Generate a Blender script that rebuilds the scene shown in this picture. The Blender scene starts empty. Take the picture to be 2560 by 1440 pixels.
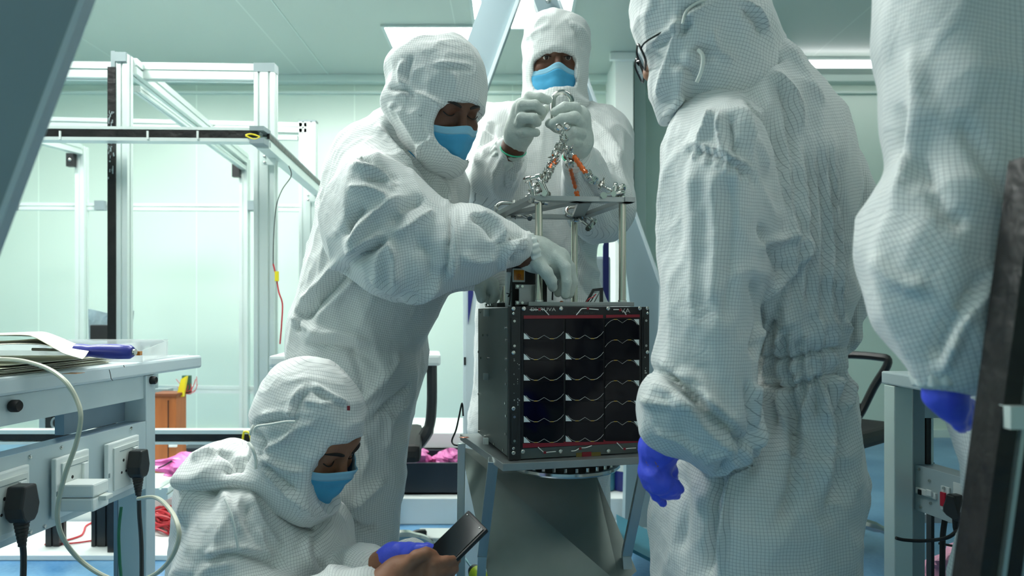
import bpy, bmesh, math, random
import numpy as np
from mathutils import Vector, Matrix

random.seed(7)
SC = bpy.context.scene
COL = SC.collection
F = 1706.67          # focal length in pixels of the 2560 px wide frame (24 mm lens)
CH = 0.92            # camera height
HY = 785.0           # image row of the horizon

# ------------------------------------------------------------------ camera
cam = bpy.data.cameras.new('camera')
cam.lens = 24.0
cam.sensor_width = 36.0
cam.shift_y = (HY - 720.0) / 2560.0
cam.dof.use_dof = True
cam.dof.focus_distance = 1.42
cam.dof.aperture_fstop = 4.5
cam.clip_start = 0.02
camo = bpy.data.objects.new('camera', cam)
camo.location = (0, 0, CH)
camo.rotation_euler = (math.pi / 2, 0, 0)
COL.objects.link(camo)
SC.camera = camo

SC.view_settings.view_transform = 'Standard'
SC.view_settings.look = 'None'
SC.view_settings.gamma = 1.0
SC.view_settings.use_curve_mapping = False
SC.view_settings.exposure = 0.12
SC.cycles.max_bounces = 8
SC.cycles.diffuse_bounces = 5
SC.cycles.use_denoising = True
SC.cycles.sample_clamp_indirect = 6.0

world = bpy.data.worlds.new('world')
world.use_nodes = True
world.node_tree.nodes['Background'].inputs[0].default_value = (0.78, 0.85, 0.80, 1)
world.node_tree.nodes['Background'].inputs[1].default_value = 0.12
SC.world = world

CEIL = 2.68
BACK = 5.1
# ceiling LED panels: x, y, strength
PANELS = [(-0.50, 4.45, 9.0), (0.06, 3.90, 9.0), (-2.9, 3.4, 42.0), (-1.7, 3.4, 44.0), (-0.6, 2.6, 36.0),
          (-1.9, 1.7, 42.0), (-0.45, 1.30, 11.0), (-1.6, 0.1, 6.0), (0.9, 1.1, 4.5), (0.2, -0.6, 3.5),
          (1.1, 3.0, 1.0)]
LAMP_TINT = (0.975, 1.0, 0.955)

# ------------------------------------------------------------------ helpers
def S(r, g, b):
    def f(c):
        c = c / 255.0
        return c / 12.92 if c <= 0.04045 else ((c + 0.055) / 1.055) ** 2.4
    return (f(r), f(g), f(b), 1.0)

def P(px, py, d):
    return Vector(((px - 1280.0) / F * d, d, CH + (HY - py) / F * d))

def tag(o, label=None, cat=None, group=None, kind=None):
    if label: o['label'] = label
    if cat: o['category'] = cat
    if group: o['group'] = group
    if kind: o['kind'] = kind
    return o

def wloc(o):
    v = Vector((0, 0, 0))
    while o is not None:
        v = v + o.location
        o = o.parent
    return v

def empty(name, loc, label=None, cat=None, group=None):
    o = bpy.data.objects.new(name, None)
    o.empty_display_size = 0.05
    o.location = loc
    COL.objects.link(o)
    tag(o, label, cat, group)
    return o

def link_mesh(name, verts, faces, mat, parent=None, smooth=False, origin=None):
    base = wloc(parent) if parent is not None else (Vector(origin) if origin is not None else Vector((0, 0, 0)))
    me = bpy.data.meshes.new(name)
    b = (base.x, base.y, base.z)
    me.from_pydata([(v[0] - b[0], v[1] - b[1], v[2] - b[2]) for v in verts], [], faces)
    me.validate()
    if smooth:
        me.polygons.foreach_set('use_smooth', [True] * len(me.polygons))
    if mat is not None:
        me.materials.append(mat)
    o = bpy.data.objects.new(name, me)
    COL.objects.link(o)
    if parent is not None:
        o.parent = parent
    else:
        o.location = base
    return o

class MB:
    """collects simple solids and links them as one mesh object"""
    def __init__(self, M=None):
        self.v = []; self.f = []; self.M = M; self.flat = []
    def add(self, vs, fs):
        n = len(self.v)
        for v in vs:
            v = Vector(v)
            if self.M is not None: v = self.M @ v
            self.v.append(v)
        for f in fs: self.f.append([i + n for i in f])
        return self
    def box(self, x0, x1, y0, y1, z0, z1, bev=0.0):
        if bev > 0:
            return self.hull_box(x0, x1, y0, y1, z0, z1, bev)
        vs = [(x, y, z) for x in (x0, x1) for y in (y0, y1) for z in (z0, z1)]
        return self.add(vs, [(0, 1, 3, 2), (4, 6, 7, 5), (0, 4, 5, 1), (2, 3, 7, 6), (0, 2, 6, 4), (1, 5, 7, 3)])
    def hull_box(self, x0, x1, y0, y1, z0, z1, b):
        bm = bmesh.new()
        vs = [bm.verts.new((x, y, z)) for x in (x0, x1) for y in (y0, y1) for z in (z0, z1)]
        for f in [(0, 1, 3, 2), (4, 6, 7, 5), (0, 4, 5, 1), (2, 3, 7, 6), (0, 2, 6, 4), (1, 5, 7, 3)]:
            bm.faces.new([vs[i] for i in f])
        bmesh.ops.bevel(bm, geom=bm.edges[:], offset=b, segments=2, affect='EDGES', profile=0.6)
        bm.verts.index_update()
        r = self.add([v.co.copy() for v in bm.verts], [[v.index for v in f.verts] for f in bm.faces])
        bm.free()
        return r
    def prism(self, poly, vec):
        """closed polygon (3-D points) extruded along vec"""
        n = len(poly); vec = Vector(vec)
        a = [Vector(p) for p in poly]; b = [p + vec for p in a]
        fs = [list(range(n))[::-1], list(range(n, 2 * n))]
        for i in range(n):
            j = (i + 1) % n
            fs.append([i, j, n + j, n + i])
        return self.add(a + b, fs)
    def frame(self, d, up=None):
        d = Vector(d).normalized()
        u = Vector(up) if up is not None else (Vector((0, 0, 1)) if abs(d.z) < 0.9 else Vector((0, 1, 0)))
        s = d.cross(u).normalized(); u = s.cross(d).normalized()
        return d, s, u
    def cyl(self, a, b, ra, rb=None, n=16, cap=True):
        a = Vector(a); b = Vector(b); rb = ra if rb is None else rb
        d, s, u = self.frame(b - a)
        vs = []
        for c, r in ((a, ra), (b, rb)):
            for i in range(n):
                t = 2 * math.pi * i / n
                vs.append(c + s * (r * math.cos(t)) + u * (r * math.sin(t)))
        fs = [[i, (i + 1) % n, n + (i + 1) % n, n + i] for i in range(n)]
        if cap: fs += [list(range(n))[::-1], list(range(n, 2 * n))]
        return self.add(vs, fs)
    def tube(self, pts, r, n=10, closed=False):
        pts = [Vector(p) for p in pts]
        m = len(pts); rs = r if isinstance(r, (list, tuple)) else [r] * m
        d0 = (pts[1] - pts[0])
        _, s, u = self.frame(d0)
        vs = []
        for i in range(m):
            if closed: t = pts[(i + 1) % m] - pts[i - 1]
            else: t = pts[min(i + 1, m - 1)] - pts[max(i - 1, 0)]
            t.normalize()
            s = (s - t * s.dot(t)).normalized(); u = t.cross(s)
            for k in range(n):
                a = 2 * math.pi * k / n
                vs.append(pts[i] + s * (rs[i] * math.cos(a)) + u * (rs[i] * math.sin(a)))
        fs = []
        for i in range(m if closed else m - 1):
            j = (i + 1) % m
            for k in range(n):
                l = (k + 1) % n
                fs.append([i * n + k, i * n + l, j * n + l, j * n + k])
        if not closed:
            fs += [list(range(n))[::-1], list(range((m - 1) * n, m * n))]
        return self.add(vs, fs)
    def lathe(self, prof, c=(0, 0, 0), axis=(0, 0, 1), n=24):
        """prof: (radius, height) list"""
        d, s, u = self.frame(axis); c = Vector(c)
        vs = []
        for r, h in prof:
            for i in range(n):
                t = 2 * math.pi * i / n
                vs.append(c + d * h + s * (r * math.cos(t)) + u * (r * math.sin(t)))
        fs = []
        for k in range(len(prof) - 1):
            for i in range(n):
                j = (i + 1) % n
                fs.append([k * n + i, k * n + j, (k + 1) * n + j, (k + 1) * n + i])
        fs += [list(range(n))[::-1], list(range((len(prof) - 1) * n, len(prof) * n))]
        return self.add(vs, fs)
    def sphere(self, c, r, n=14, sc=(1, 1, 1)):
        c = Vector(c)
        vs = []; fs = []
        m = n // 2
        vs.append(c + Vector((0, 0, r * sc[2])))
        for i in range(1, m):
            p = math.pi * i / m
            for k in range(n):
                t = 2 * math.pi * k / n
                vs.append(c + Vector((r * sc[0] * math.sin(p) * math.cos(t), r * sc[1] * math.sin(p) * math.sin(t), r * sc[2] * math.cos(p))))
        vs.append(c - Vector((0, 0, r * sc[2])))
        for k in range(n):
            fs.append([0, 1 + k, 1 + (k + 1) % n])
            fs.append([len(vs) - 1, 1 + (m - 2) * n + (k + 1) % n, 1 + (m - 2) * n + k])
        for i in range(m - 2):
            for k in range(n):
                l = (k + 1) % n
                fs.append([1 + i * n + k, 1 + (i + 1) * n + k, 1 + (i + 1) * n + l, 1 + i * n + l])
        return self.add(vs, fs)
    def profile(self, a, b, w, h, up=None, slot=0.2, depth=0.12):
        """slotted aluminium extrusion from a to b"""
        a = Vector(a); b = Vector(b)
        d, s, u = self.frame(b - a, up)
        W = w / 2; H = h / 2; sw = slot * min(w, h) / 2; dp = depth * min(w, h)
        def side(n):
            return n
        pts = []
        def slots(L):
            k = max(1, int(round(L / min(w, h))))
            return [(-L / 2 + (i + 0.5) * L / k) for i in range(k)]
        for c in slots(w): pts += [(c - sw, -H), (c - sw, -H + dp), (c + sw, -H + dp), (c + sw, -H)]
        p1 = [(-W, -H)] + pts
        pts = []
        for c in slots(h): pts += [(W, c - sw), (W - dp, c - sw), (W - dp, c + sw), (W, c + sw)]
        p2 = [(W, -H)] + pts
        pts = []
        for c in slots(w)[::-1]: pts += [(c + sw, H), (c + sw, H - dp), (c - sw, H - dp), (c - sw, H)]
        p3 = [(W, H)] + pts
        pts = []
        for c in slots(h)[::-1]: pts += [(-W, c + sw), (-W + dp, c + sw), (-W + dp, c - sw), (-W, c - sw)]
        p4 = [(-W, H)] + pts
        poly = [a + s * x + u * y for x, y in p1 + p2 + p3 + p4]
        return self.prism(poly, b - a)
    def bar(self, a, b, w, h, up=None):
        a = Vector(a); b = Vector(b)
        d, s, u = self.frame(b - a, up)
        return self.prism([a + s * x + u * y for x, y in ((-w / 2, -h / 2), (w / 2, -h / 2), (w / 2, h / 2), (-w / 2, h / 2))], b - a)
    def build(self, name, mat, parent=None, smooth=False, bevel=0.0, origin=None, auto=True):
        o = link_mesh(name, self.v, self.f, mat, parent, smooth, origin)
        bm = bmesh.new(); bm.from_mesh(o.data)
        bmesh.ops.recalc_face_normals(bm, faces=bm.faces)
        bm.to_mesh(o.data); bm.free()
        if bevel > 0:
            m = o.modifiers.new('bevel', 'BEVEL'); m.width = bevel; m.segments = 2; m.limit_method = 'ANGLE'; m.angle_limit = math.radians(50)
        if smooth and auto:
            # keep hard edges hard
            try:
                o.data.set_sharp_from_angle(angle=math.radians(42))
            except Exception:
                pass
        return o

def struct(o):
    o['kind'] = 'structure'
    return o

def spline(pts, n=8):
    """Catmull-Rom through points"""
    pts = [Vector(p) for p in pts]
    out = []
    for i in range(len(pts) - 1):
        p0 = pts[max(i - 1, 0)]; p1 = pts[i]; p2 = pts[i + 1]; p3 = pts[min(i + 2, len(pts) - 1)]
        for k in range(n):
            t = k / n
            out.append(0.5 * ((2 * p1) + (p2 - p0) * t + (2 * p0 - 5 * p1 + 4 * p2 - p3) * t * t + (3 * p1 - p0 - 3 * p2 + p3) * t ** 3))
    out.append(pts[-1])
    return out

# ------------------------------------------------------------------ materials
def nmat(name):
    m = bpy.data.materials.new(name); m.use_nodes = True
    nt = m.node_tree; b = nt.nodes['Principled BSDF']
    return m, nt, b

def mat(name, color, rough=0.5, metal=0.0, var=0.0, scale=8.0, bump=0.0, bscale=60.0, spec=0.5, emit=None, estr=0.0, alpha=1.0, trans=0.0, stretch=None, coat=0.0):
    m, nt, b = nmat(name)
    b.inputs['Roughness'].default_value = rough
    b.inputs['Metallic'].default_value = metal
    b.inputs['Specular IOR Level'].default_value = spec
    b.inputs['Base Color'].default_value = color
    if coat: b.inputs['Coat Weight'].default_value = coat
    tc = nt.nodes.new('ShaderNodeTexCoord')
    mp = nt.nodes.new('ShaderNodeMapping')
    nt.links.new(tc.outputs['Object'], mp.inputs['Vector'])
    if stretch: mp.inputs['Scale'].default_value = stretch
    n = nt.nodes.new('ShaderNodeTexNoise'); n.inputs['Scale'].default_value = scale; n.inputs['Detail'].default_value = 4
    nt.links.new(mp.outputs['Vector'], n.inputs['Vector'])
    if var > 0:
        r = nt.nodes.new('ShaderNodeMapRange')
        r.inputs['From Min'].default_value = 0.3; r.inputs['From Max'].default_value = 0.7
        r.inputs['To Min'].default_value = 1 - var; r.inputs['To Max'].default_value = 1 + var
        nt.links.new(n.outputs['Fac'], r.inputs['Value'])
        mx = nt.nodes.new('ShaderNodeVectorMath'); mx.operation = 'SCALE'
        mx.inputs[0].default_value = color[:3]
        nt.links.new(r.outputs['Result'], mx.inputs['Scale'])
        nt.links.new(mx.outputs['Vector'], b.inputs['Base Color'])
    if bump > 0:
        n2 = nt.nodes.new('ShaderNodeTexNoise'); n2.inputs['Scale'].default_value = bscale; n2.inputs['Detail'].default_value = 3
        nt.links.new(mp.outputs['Vector'], n2.inputs['Vector'])
        bp = nt.nodes.new('ShaderNodeBump'); bp.inputs['Strength'].default_value = bump; bp.inputs['Distance'].default_value = 0.01
        nt.links.new(n2.outputs['Fac'], bp.inputs['Height'])
        nt.links.new(bp.outputs['Normal'], b.inputs['Normal'])
    if emit is not None:
        b.inputs['Emission Color'].default_value = emit
        b.inputs['Emission Strength'].default_value = estr
    if trans > 0: b.inputs['Transmission Weight'].default_value = trans
    if alpha < 1: b.inputs['Alpha'].default_value = alpha
    return m

M = {}
M['alu'] = mat('brushed_aluminium', S(196, 206, 204), 0.34, 0.85, var=0.05, scale=3, stretch=(1, 1, 1))
M['aluwhite'] = mat('anodised_profile', S(215, 226, 222), 0.38, 0.45, var=0.04, scale=3)
M['alucap'] = mat('grey_end_cap', S(135, 150, 152), 0.5, 0.3)
M['tape'] = mat('black_tape', S(24, 22, 22), 0.35, 0.0, var=0.5, scale=25, bump=0.25, bscale=40)
M['steel'] = mat('polished_steel', S(205, 205, 200), 0.16, 1.0, var=0.04)
M['rod'] = mat('steel_rod', S(196, 194, 182), 0.22, 1.0)
M['plate'] = mat('satin_plate', S(158, 164, 164), 0.42, 0.75, var=0.05, scale=20)
M['satgrey'] = mat('grey_anodised_panel', S(98, 106, 104), 0.42, 0.65, var=0.07, scale=9)
M['satrail'] = mat('dark_anodised_rail', S(48, 50, 50), 0.45, 0.4)
M['board'] = mat('black_board', S(22, 22, 24), 0.5, 0.0)
M['cell'] = mat('solar_cell_glass', S(7, 8, 18), 0.10, 0.0, var=0.4, scale=6, spec=0.22)
M['redtape'] = mat('dark_red_tape', S(130, 18, 36), 0.4)
M['trace'] = mat('silver_trace', S(190, 190, 185), 0.35, 0.6)
M['gold'] = mat('gold_tab', S(205, 170, 80), 0.4, 0.7)
M['whitewire'] = mat('white_wire', S(228, 228, 224), 0.5)
M['whitepl'] = mat('white_plastic', S(225, 232, 230), 0.35, var=0.02)
M['offwhite'] = mat('off_white_plastic', S(208, 216, 212), 0.4, var=0.03)
M['cable'] = mat('ivory_cable', S(186, 190, 172), 0.45)
M['blackpl'] = mat('black_plastic', S(26, 28, 30), 0.4)
M['blackrub'] = mat('black_rubber', S(18, 18, 19), 0.6, var=0.2)
M['kapton'] = mat('amber_tape', S(214, 96, 18), 0.22, 0.15, var=0.5, scale=30, coat=0.5)
M['amber'] = mat('amber_label', S(200, 120, 10), 0.25, 0.0, var=0.4, scale=60, coat=0.4)
M['bench'] = mat('white_laminate', S(196, 210, 214), 0.35, var=0.02)
M['benchgrey'] = mat('grey_bench_edge', S(150, 164, 168), 0.45, var=0.04)
M['powder'] = mat('powder_coated_steel', S(182, 198, 202), 0.38, 0.1, var=0.03)
M['shelfblue'] = mat('blue_grey_steel', S(128, 148, 162), 0.32, 0.3, var=0.05)
M['gantry'] = mat('pale_blue_gantry_paint', S(132, 152, 158), 0.45, var=0.04, scale=2)
M['navy'] = mat('navy_paint', S(22, 34, 110), 0.45)
M['paper'] = mat('cream_paper', S(214, 214, 196), 0.75, var=0.06, scale=12)
M['blueh'] = mat('blue_handle', S(52, 58, 150), 0.35)
M['pink'] = mat('pink_antistatic_film', S(232, 120, 190), 0.25, var=0.12, scale=14, bump=0.8, bscale=22)
M['redwire'] = mat('red_wire', S(190, 40, 52), 0.45)
M['wood'] = mat('brown_wood', S(160, 92, 42), 0.5, var=0.12, scale=6, stretch=(6, 6, 1))
M['yellow'] = mat('yellow_plastic', S(232, 214, 40), 0.4)
M['pcb'] = mat('green_circuit_board', S(54, 92, 74), 0.5, var=0.3, scale=60)
M['zip'] = mat('grey_static_bag', S(150, 168, 176), 0.2, 0.35, var=0.3, scale=10, bump=0.9, bscale=20)
M['darkblue'] = mat('dark_blue_tub', S(22, 34, 46), 0.5, var=0.1)
M['teal'] = mat('teal_board', S(66, 130, 150), 0.5, var=0.04)
M['cyan'] = mat('pale_cyan_plastic', S(140, 190, 200), 0.35)
M['screwgreen'] = mat('lime_handle', S(176, 206, 40), 0.4)
M['greenwire'] = mat('green_wire', S(30, 110, 74), 0.45)
M['redsw'] = mat('red_rocker', S(190, 26, 50), 0.3)
M['phone'] = mat('phone_glass', S(26, 34, 38), 0.12, spec=0.6)
M['darkhole'] = mat('dark_recess', S(30, 30, 32), 0.8)
M['padwhite'] = mat('pale_arm_pad', S(205, 214, 212), 0.4)

def clear_mat(name, col, rough=0.05, op=0.25):
    m, nt, b = nmat(name)
    b.inputs['Base Color'].default_value = col
    b.inputs['Roughness'].default_value = rough
    b.inputs['Alpha'].default_value = op
    return m
M['acrylic'] = clear_mat('clear_acrylic', S(235, 240, 240), 0.05, 0.35)
M['lens'] = clear_mat('spectacle_lens', S(170, 190, 200), 0.02, 0.25)
# ------------------------------------------------------------------ room shell
def wall_mat(name, col, seam=1.18, off=0.0):
    m, nt, b = nmat(name)
    b.inputs['Roughness'].default_value = 0.33
    tc = nt.nodes.new('ShaderNodeNewGeometry')
    sp = nt.nodes.new('ShaderNodeSeparateXYZ'); nt.links.new(tc.outputs['Position'], sp.inputs[0])
    ad = nt.nodes.new('ShaderNodeMath'); ad.operation = 'ADD'; ad.inputs[1].default_value = 50 * seam + off
    nt.links.new(sp.outputs['X'], ad.inputs[0])
    md = nt.nodes.new('ShaderNodeMath'); md.operation = 'MODULO'; md.inputs[1].default_value = seam
    nt.links.new(ad.outputs[0], md.inputs[0])
    lt = nt.nodes.new('ShaderNodeMath'); lt.operation = 'LESS_THAN'; lt.inputs[1].default_value = 0.007
    nt.links.new(md.outputs[0], lt.inputs[0])
    n = nt.nodes.new('ShaderNodeTexNoise'); n.inputs['Scale'].default_value = 0.7
    nt.links.new(tc.outputs['Position'], n.inputs['Vector'])
    r = nt.nodes.new('ShaderNodeMapRange'); r.inputs['To Min'].default_value = 0.96; r.inputs['To Max'].default_value = 1.04
    nt.links.new(n.outputs['Fac'], r.inputs['Value'])
    vm = nt.nodes.new('ShaderNodeVectorMath'); vm.operation = 'SCALE'; vm.inputs[0].default_value = col[:3]
    nt.links.new(r.outputs['Result'], vm.inputs['Scale'])
    mx = nt.nodes.new('ShaderNodeMix'); mx.data_type = 'RGBA'
    nt.links.new(lt.outputs[0], mx.inputs['Factor'])
    nt.links.new(vm.outputs['Vector'], mx.inputs['A'])
    mx.inputs['B'].default_value = (min(1, col[0] * 1.25), min(1, col[1] * 1.22), min(1, col[2] * 1.22), 1)
    nt.links.new(mx.outputs['Result'], b.inputs['Base Color'])
    return m

m_wall = wall_mat('wall_panel_paint', S(204, 222, 210))
m_ceil = wall_mat('ceiling_panel_paint', S(184, 196, 188), 1.2, 0.35)
def floor_mat():
    m, nt, b = nmat('blue_epoxy_floor')
    tc = nt.nodes.new('ShaderNodeTexCoord')
    n = nt.nodes.new('ShaderNodeTexNoise'); n.inputs['Scale'].default_value = 2.2; n.inputs['Detail'].default_value = 6
    nt.links.new(tc.outputs['Object'], n.inputs['Vector'])
    n2 = nt.nodes.new('ShaderNodeTexNoise'); n2.inputs['Scale'].default_value = 70; n2.inputs['Detail'].default_value = 2
    nt.links.new(tc.outputs['Object'], n2.inputs['Vector'])
    mm = nt.nodes.new('ShaderNodeMath'); mm.operation = 'MULTIPLY_ADD'; mm.inputs[1].default_value = 0.25
    nt.links.new(n2.outputs['Fac'], mm.inputs[0]); nt.links.new(n.outputs['Fac'], mm.inputs[2])
    cr = nt.nodes.new('ShaderNodeValToRGB')
    cr.color_ramp.elements[0].position = 0.42; cr.color_ramp.elements[0].color = S(58, 112, 158)
    cr.color_ramp.elements[1].position = 0.85; cr.color_ramp.elements[1].color = S(120, 168, 200)
    nt.links.new(mm.outputs[0], cr.inputs['Fac'])
    nt.links.new(cr.outputs['Color'], b.inputs['Base Color'])
    b.inputs['Roughness'].default_value = 0.28
    return m
m_floor = floor_mat()
XL, XR, YF = -4.2, 3.4, -2.2
def slab(name, x0, x1, y0, y1, z0, z1, m):
    return struct(MB().box(x0, x1, y0, y1, z0, z1).build(name, m))
slab('floor', XL - .2, XR + .2, YF - .2, BACK + .2, -0.1, 0, m_floor)
slab('ceiling', XL - .2, XR + .2, YF - .2, BACK + .2, CEIL, CEIL + .1, m_ceil)
slab('wall_back', XL, XR, BACK, BACK + .1, 0, CEIL, m_wall)
slab('wall_left', XL - .1, XL, YF, BACK, 0, CEIL, m_wall)
slab('wall_right', XR, XR + .1, YF, BACK, 0, CEIL, m_wall)
slab('wall_front', XL, XR, YF - .1, YF, 0, CEIL, m_wall)
m_trim = mat('cove_trim_paint', S(212, 228, 220), 0.4)
slab('trim_1', XL, XR, BACK - .09, BACK - 0.001, CEIL - .05, CEIL - 0.001, m_trim)
slab('trim_2', XL, XR, BACK - .035, BACK - 0.001, CEIL - .12, CEIL - .105, m_trim)
slab('baseboard_back', XL, XR, BACK - .03, BACK - 0.001, 0.001, .06, m_trim)
# ceiling seam strips running away from the camera
mb = MB()
for x in (-1.35, 1.0):
    mb.box(x, x + .006, 0.5, BACK - .1, CEIL - .004, CEIL - .0005)
struct(mb.build('trim_3', m_trim))
# pale column / duct on the back wall, with its sloped head under the ceiling
m_col = mat('column_paint', S(244, 248, 244), 0.4)
mb = MB(); mb.box(0.70, 0.82, 4.62, BACK - .002, 0.002, CEIL - .003)
mb.box(0.66, 0.83, 4.58, 4.6199, CEIL - .05, CEIL - .003)
struct(mb.build('trim_5', m_col))
slab('trim_4', 0.86, 0.94, 4.80, BACK - .002, 0.002, CEIL - .002, mat('column_shade_grey', S(180, 196, 190), 0.4))  # stands for the column's grey side, its shade put into the paint

def emis(name, st, tint=LAMP_TINT):
    m, nt, b = nmat(name)
    b.inputs['Base Color'].default_value = (0.9, 0.9, 0.9, 1)
    b.inputs['Emission Color'].default_value = (*tint, 1)
    b.inputs['Emission Strength'].default_value = st
    return m
m_lf = mat('lamp_frame_paint', S(205, 216, 212), 0.4)
_lab = ['square ceiling light panel behind the bending person\'s hood', 'ceiling light panel glimpsed between the two tops of the hoist legs']
for i, (x, y, st) in enumerate(PANELS):
    vis = i < 2
    e = empty('ceiling_light', (x, y, CEIL - 0.012), _lab[i] if vis else 'square white ceiling light panel above the front part of the room', 'ceiling light', 'ceiling light panels')
    h = 0.3; w = 0.02
    mb = MB()
    z0, z1 = CEIL - .012, CEIL - .001
    mb.box(x - h, x + h, y - h, y - h + w, z0, z1).box(x - h, x + h, y + h - w, y + h, z0, z1)
    mb.box(x - h, x - h + w, y - h + w, y + h - w, z0, z1).box(x + h - w, x + h, y - h + w, y + h - w, z0, z1)
    mb.build('frame', m_lf, e)
    MB().box(x - h + w, x + h - w, y - h + w, y + h - w, CEIL - .008, CEIL - .004).build('diffuser', emis('led_diffuser', st), e)
# bright strip near the back right: glass reflection built as an added lamp
e = empty('reflected_strip_lamp', (2.6, 4.72, CEIL - .03), 'long bright strip on the ceiling at the right, added for a reflection in glass', 'ceiling light')
MB().box(1.92, 3.2, 4.66, 4.74, CEIL - .03, CEIL - .001).build('housing', m_lf, e)
MB().box(1.93, 3.19, 4.655, 4.745, CEIL - .05, CEIL - .031).build('tube', emis('reflected_strip_glow', 6.0, (1, 1, 1)), e)
# ------------------------------------------------------------------ big aluminium frame at the left
fr = empty('profile_frame', (-1.5, 2.6, 0), 'tall slotted aluminium cage with black taped beams at the left', 'frame')
def profile_part(a, b, w, h, m=M['aluwhite'], up=None, name='beam', label=None):
    o = MB().profile(a, b, w, h, up).build(name, m, fr)
    if label: o['label'] = label
    return o
# front face of the large cage (depth 2.7)
zt = 1.90
TOPZ = P(0, 175, 2.7).z
profile_part(P(60, 176, 2.7), P(641, 184, 2.7), .062, .045, up=(0, 1, 0))
pt = P(665, 165, 2.7)
profile_part((pt.x, 2.7, 0.001), (pt.x, 2.7, pt.z), .08, .045, name='post')
MB().box(pt.x - .041, pt.x + .041, 2.676, 2.724, pt.z - .03, pt.z + .004).build('end_cap', M['alucap'], fr)
# rear face (depth 3.55)
d2 = 3.55
profile_part(P(95, 306, d2), P(770, 322, d2), .05, .045, up=(0, 1, 0))
p2 = P(771, 305, d2)
profile_part((p2.x, d2, .117), (p2.x, d2, p2.z), .085, .045, name='post')
MB().box(p2.x - .044, p2.x + .044, d2 - .025, d2 + .025, p2.z - .004, p2.z + .004).build('end_cap', M['alucap'], fr)
# lintel inside the two cage faces
profile_part(P(690, 345, d2), P(745, 346, d2), .02, .03, up=(0, 1, 0))
# left upright carrying black tape, depth 2.6
a = P(290, 140, 2.6)
profile_part((a.x + .033, 2.6, .021), (a.x + .033, 2.6, a.z), .042, .04, name='post')
MB().box(a.x - .018, a.x + .011, 2.575, 2.62, .021, a.z - .05).build('tape_strip', M['tape'], fr)['label'] = 'black tape strip on the upright'
MB().box(a.x - .02, a.x - .004, 2.60, 2.63, a.z - .06, a.z + .02).build('bracket', M['alucap'], fr)
MB().box(a.x + .012, a.x + .052, 2.572, 2.626, a.z - .03, a.z + .005).build('end_cap', M['alucap'], fr)
mb = MB()
for i in range(46):
    zz = a.z - .22 - random.random() * .26
    x = a.x - .016 + random.random() * .022
    mb.box(x, x + random.uniform(.001, .004), 2.572, 2.5745, zz, zz + random.uniform(.004, .016))
mb.build('scuff', M['alucap'], fr)
# sloping-away top beam from that upright to the rear upright
b = P(612, 398, 4.2)
profile_part((a.x + .045, 2.62, a.z - .03), (b.x, 4.2, b.z), .045, .06)
profile_part((a.x + .045, 2.66, a.z - .105), (b.x, 4.2, b.z - .06), .03, .025)
profile_part((b.x, 4.2, .001), (b.x, 4.2, b.z), .05, .05, name='post')
MB().box(b.x - .055, b.x - .012, 4.14, 4.172, b.z - .12, b.z - .04).build('bracket', M['blackpl'], fr)
# rear left upright
c = P(205, 368, 4.2)
profile_part((c.x, 4.2, .001), (c.x, 4.2, c.z), .055, .05, name='post')
a3 = P(60, 335, 3.5)
profile_part(a3, (c.x, 4.16, c.z - .02), .05, .06)
MB().box(c.x - .06, c.x - .015, 4.14, 4.172, c.z - .13, c.z - .05).build('bracket', M['blackpl'], fr)
MB().sphere((c.x - .035, 4.14, c.z - .09), .011).build('bolt', M['steel'], fr, smooth=True)
# rear mid rail and rear low rail
profile_part(P(15, 516, 4.22), P(760, 520, 4.22), .045, .035, up=(0, 1, 0), name='rail')
profile_part(P(390, 972, 4.22), P(700, 975, 4.22), .045, .035, up=(0, 1, 0), name='rail')
for px in (28, 250, 632):
    q = P(px, 514, 4.18)
    MB().box(q.x - .03, q.x + .03, 4.17, 4.196, q.z - .028, q.z + .03).build('bracket', M['alucap'], fr)
# front mid beam with black tape, depth 2.48, then turning away to the right
L0 = P(70, 336, 2.48); R0 = P(652, 341, 2.48)
mb = MB(); mb.bar(L0 + Vector((0, 0, .021)), R0 + Vector((0, 0, .021)), .045, .010, up=(0, 0, 1))
mb.bar(L0 - Vector((0, 0, .019)), R0 - Vector((0, 0, .019)), .045, .012, up=(0, 0, 1))
mb.bar(L0 + Vector((0, .008, 0)), R0 + Vector((0, .008, 0)), .028, .03, up=(0, 0, 1))
mb.build('beam', M['aluwhite'], fr)
MB().bar(L0 + Vector((0, -.014, 0)), R0 + Vector((-.005, -.014, .0)), .016, .0265, up=(0, 0, 1)).build('tape_strip', M['tape'], fr)
mb = MB()
for px in (150, 369, 494):
    q = P(px, 337, 2.455); mb.box(q.x - .003, q.x + .003, q.y - .002, q.y + .004, q.z - .016, q.z + .014)
mb.build('tie_mark', M['offwhite'], fr)
q = P(628, 338, 2.452)
MB().tube(spline([q + Vector((-.02, 0, 0)), q + Vector((.0, 0, .004)), q + Vector((.03, 0, -.006)), q + Vector((.01, 0, -.014)), q + Vector((-.02, 0, -.002))], 4), .003, 6).build('tie', M['yellow'], fr, smooth=True)
MB().box(R0.x - .03, R0.x + .022, 2.45, 2.52, R0.z + .014, R0.z + .03).build('end_cap', M['alucap'], fr)
MB().box(R0.x - .03, R0.x + .022, 2.45, 2.52, R0.z - .032, R0.z - .013).build('end_cap', M['alucap'], fr)
E1 = P(806, 478, 3.62)
for dz, w, mm in ((.018, .012, M['alucap']), (-.018, .042, M['aluwhite'])):
    MB().bar((R0.x, 2.5, R0.z + dz), (E1.x, 3.66, R0.z + dz), .045, w, up=(0, 0, 1)).build('beam', mm, fr)
MB().bar((R0.x + .02, 2.5, R0.z + .006), (E1.x + .02, 3.66, R0.z + .006), .01, .02, up=(0, 0, 1)).build('tape_strip', M['tape'], fr)
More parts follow.
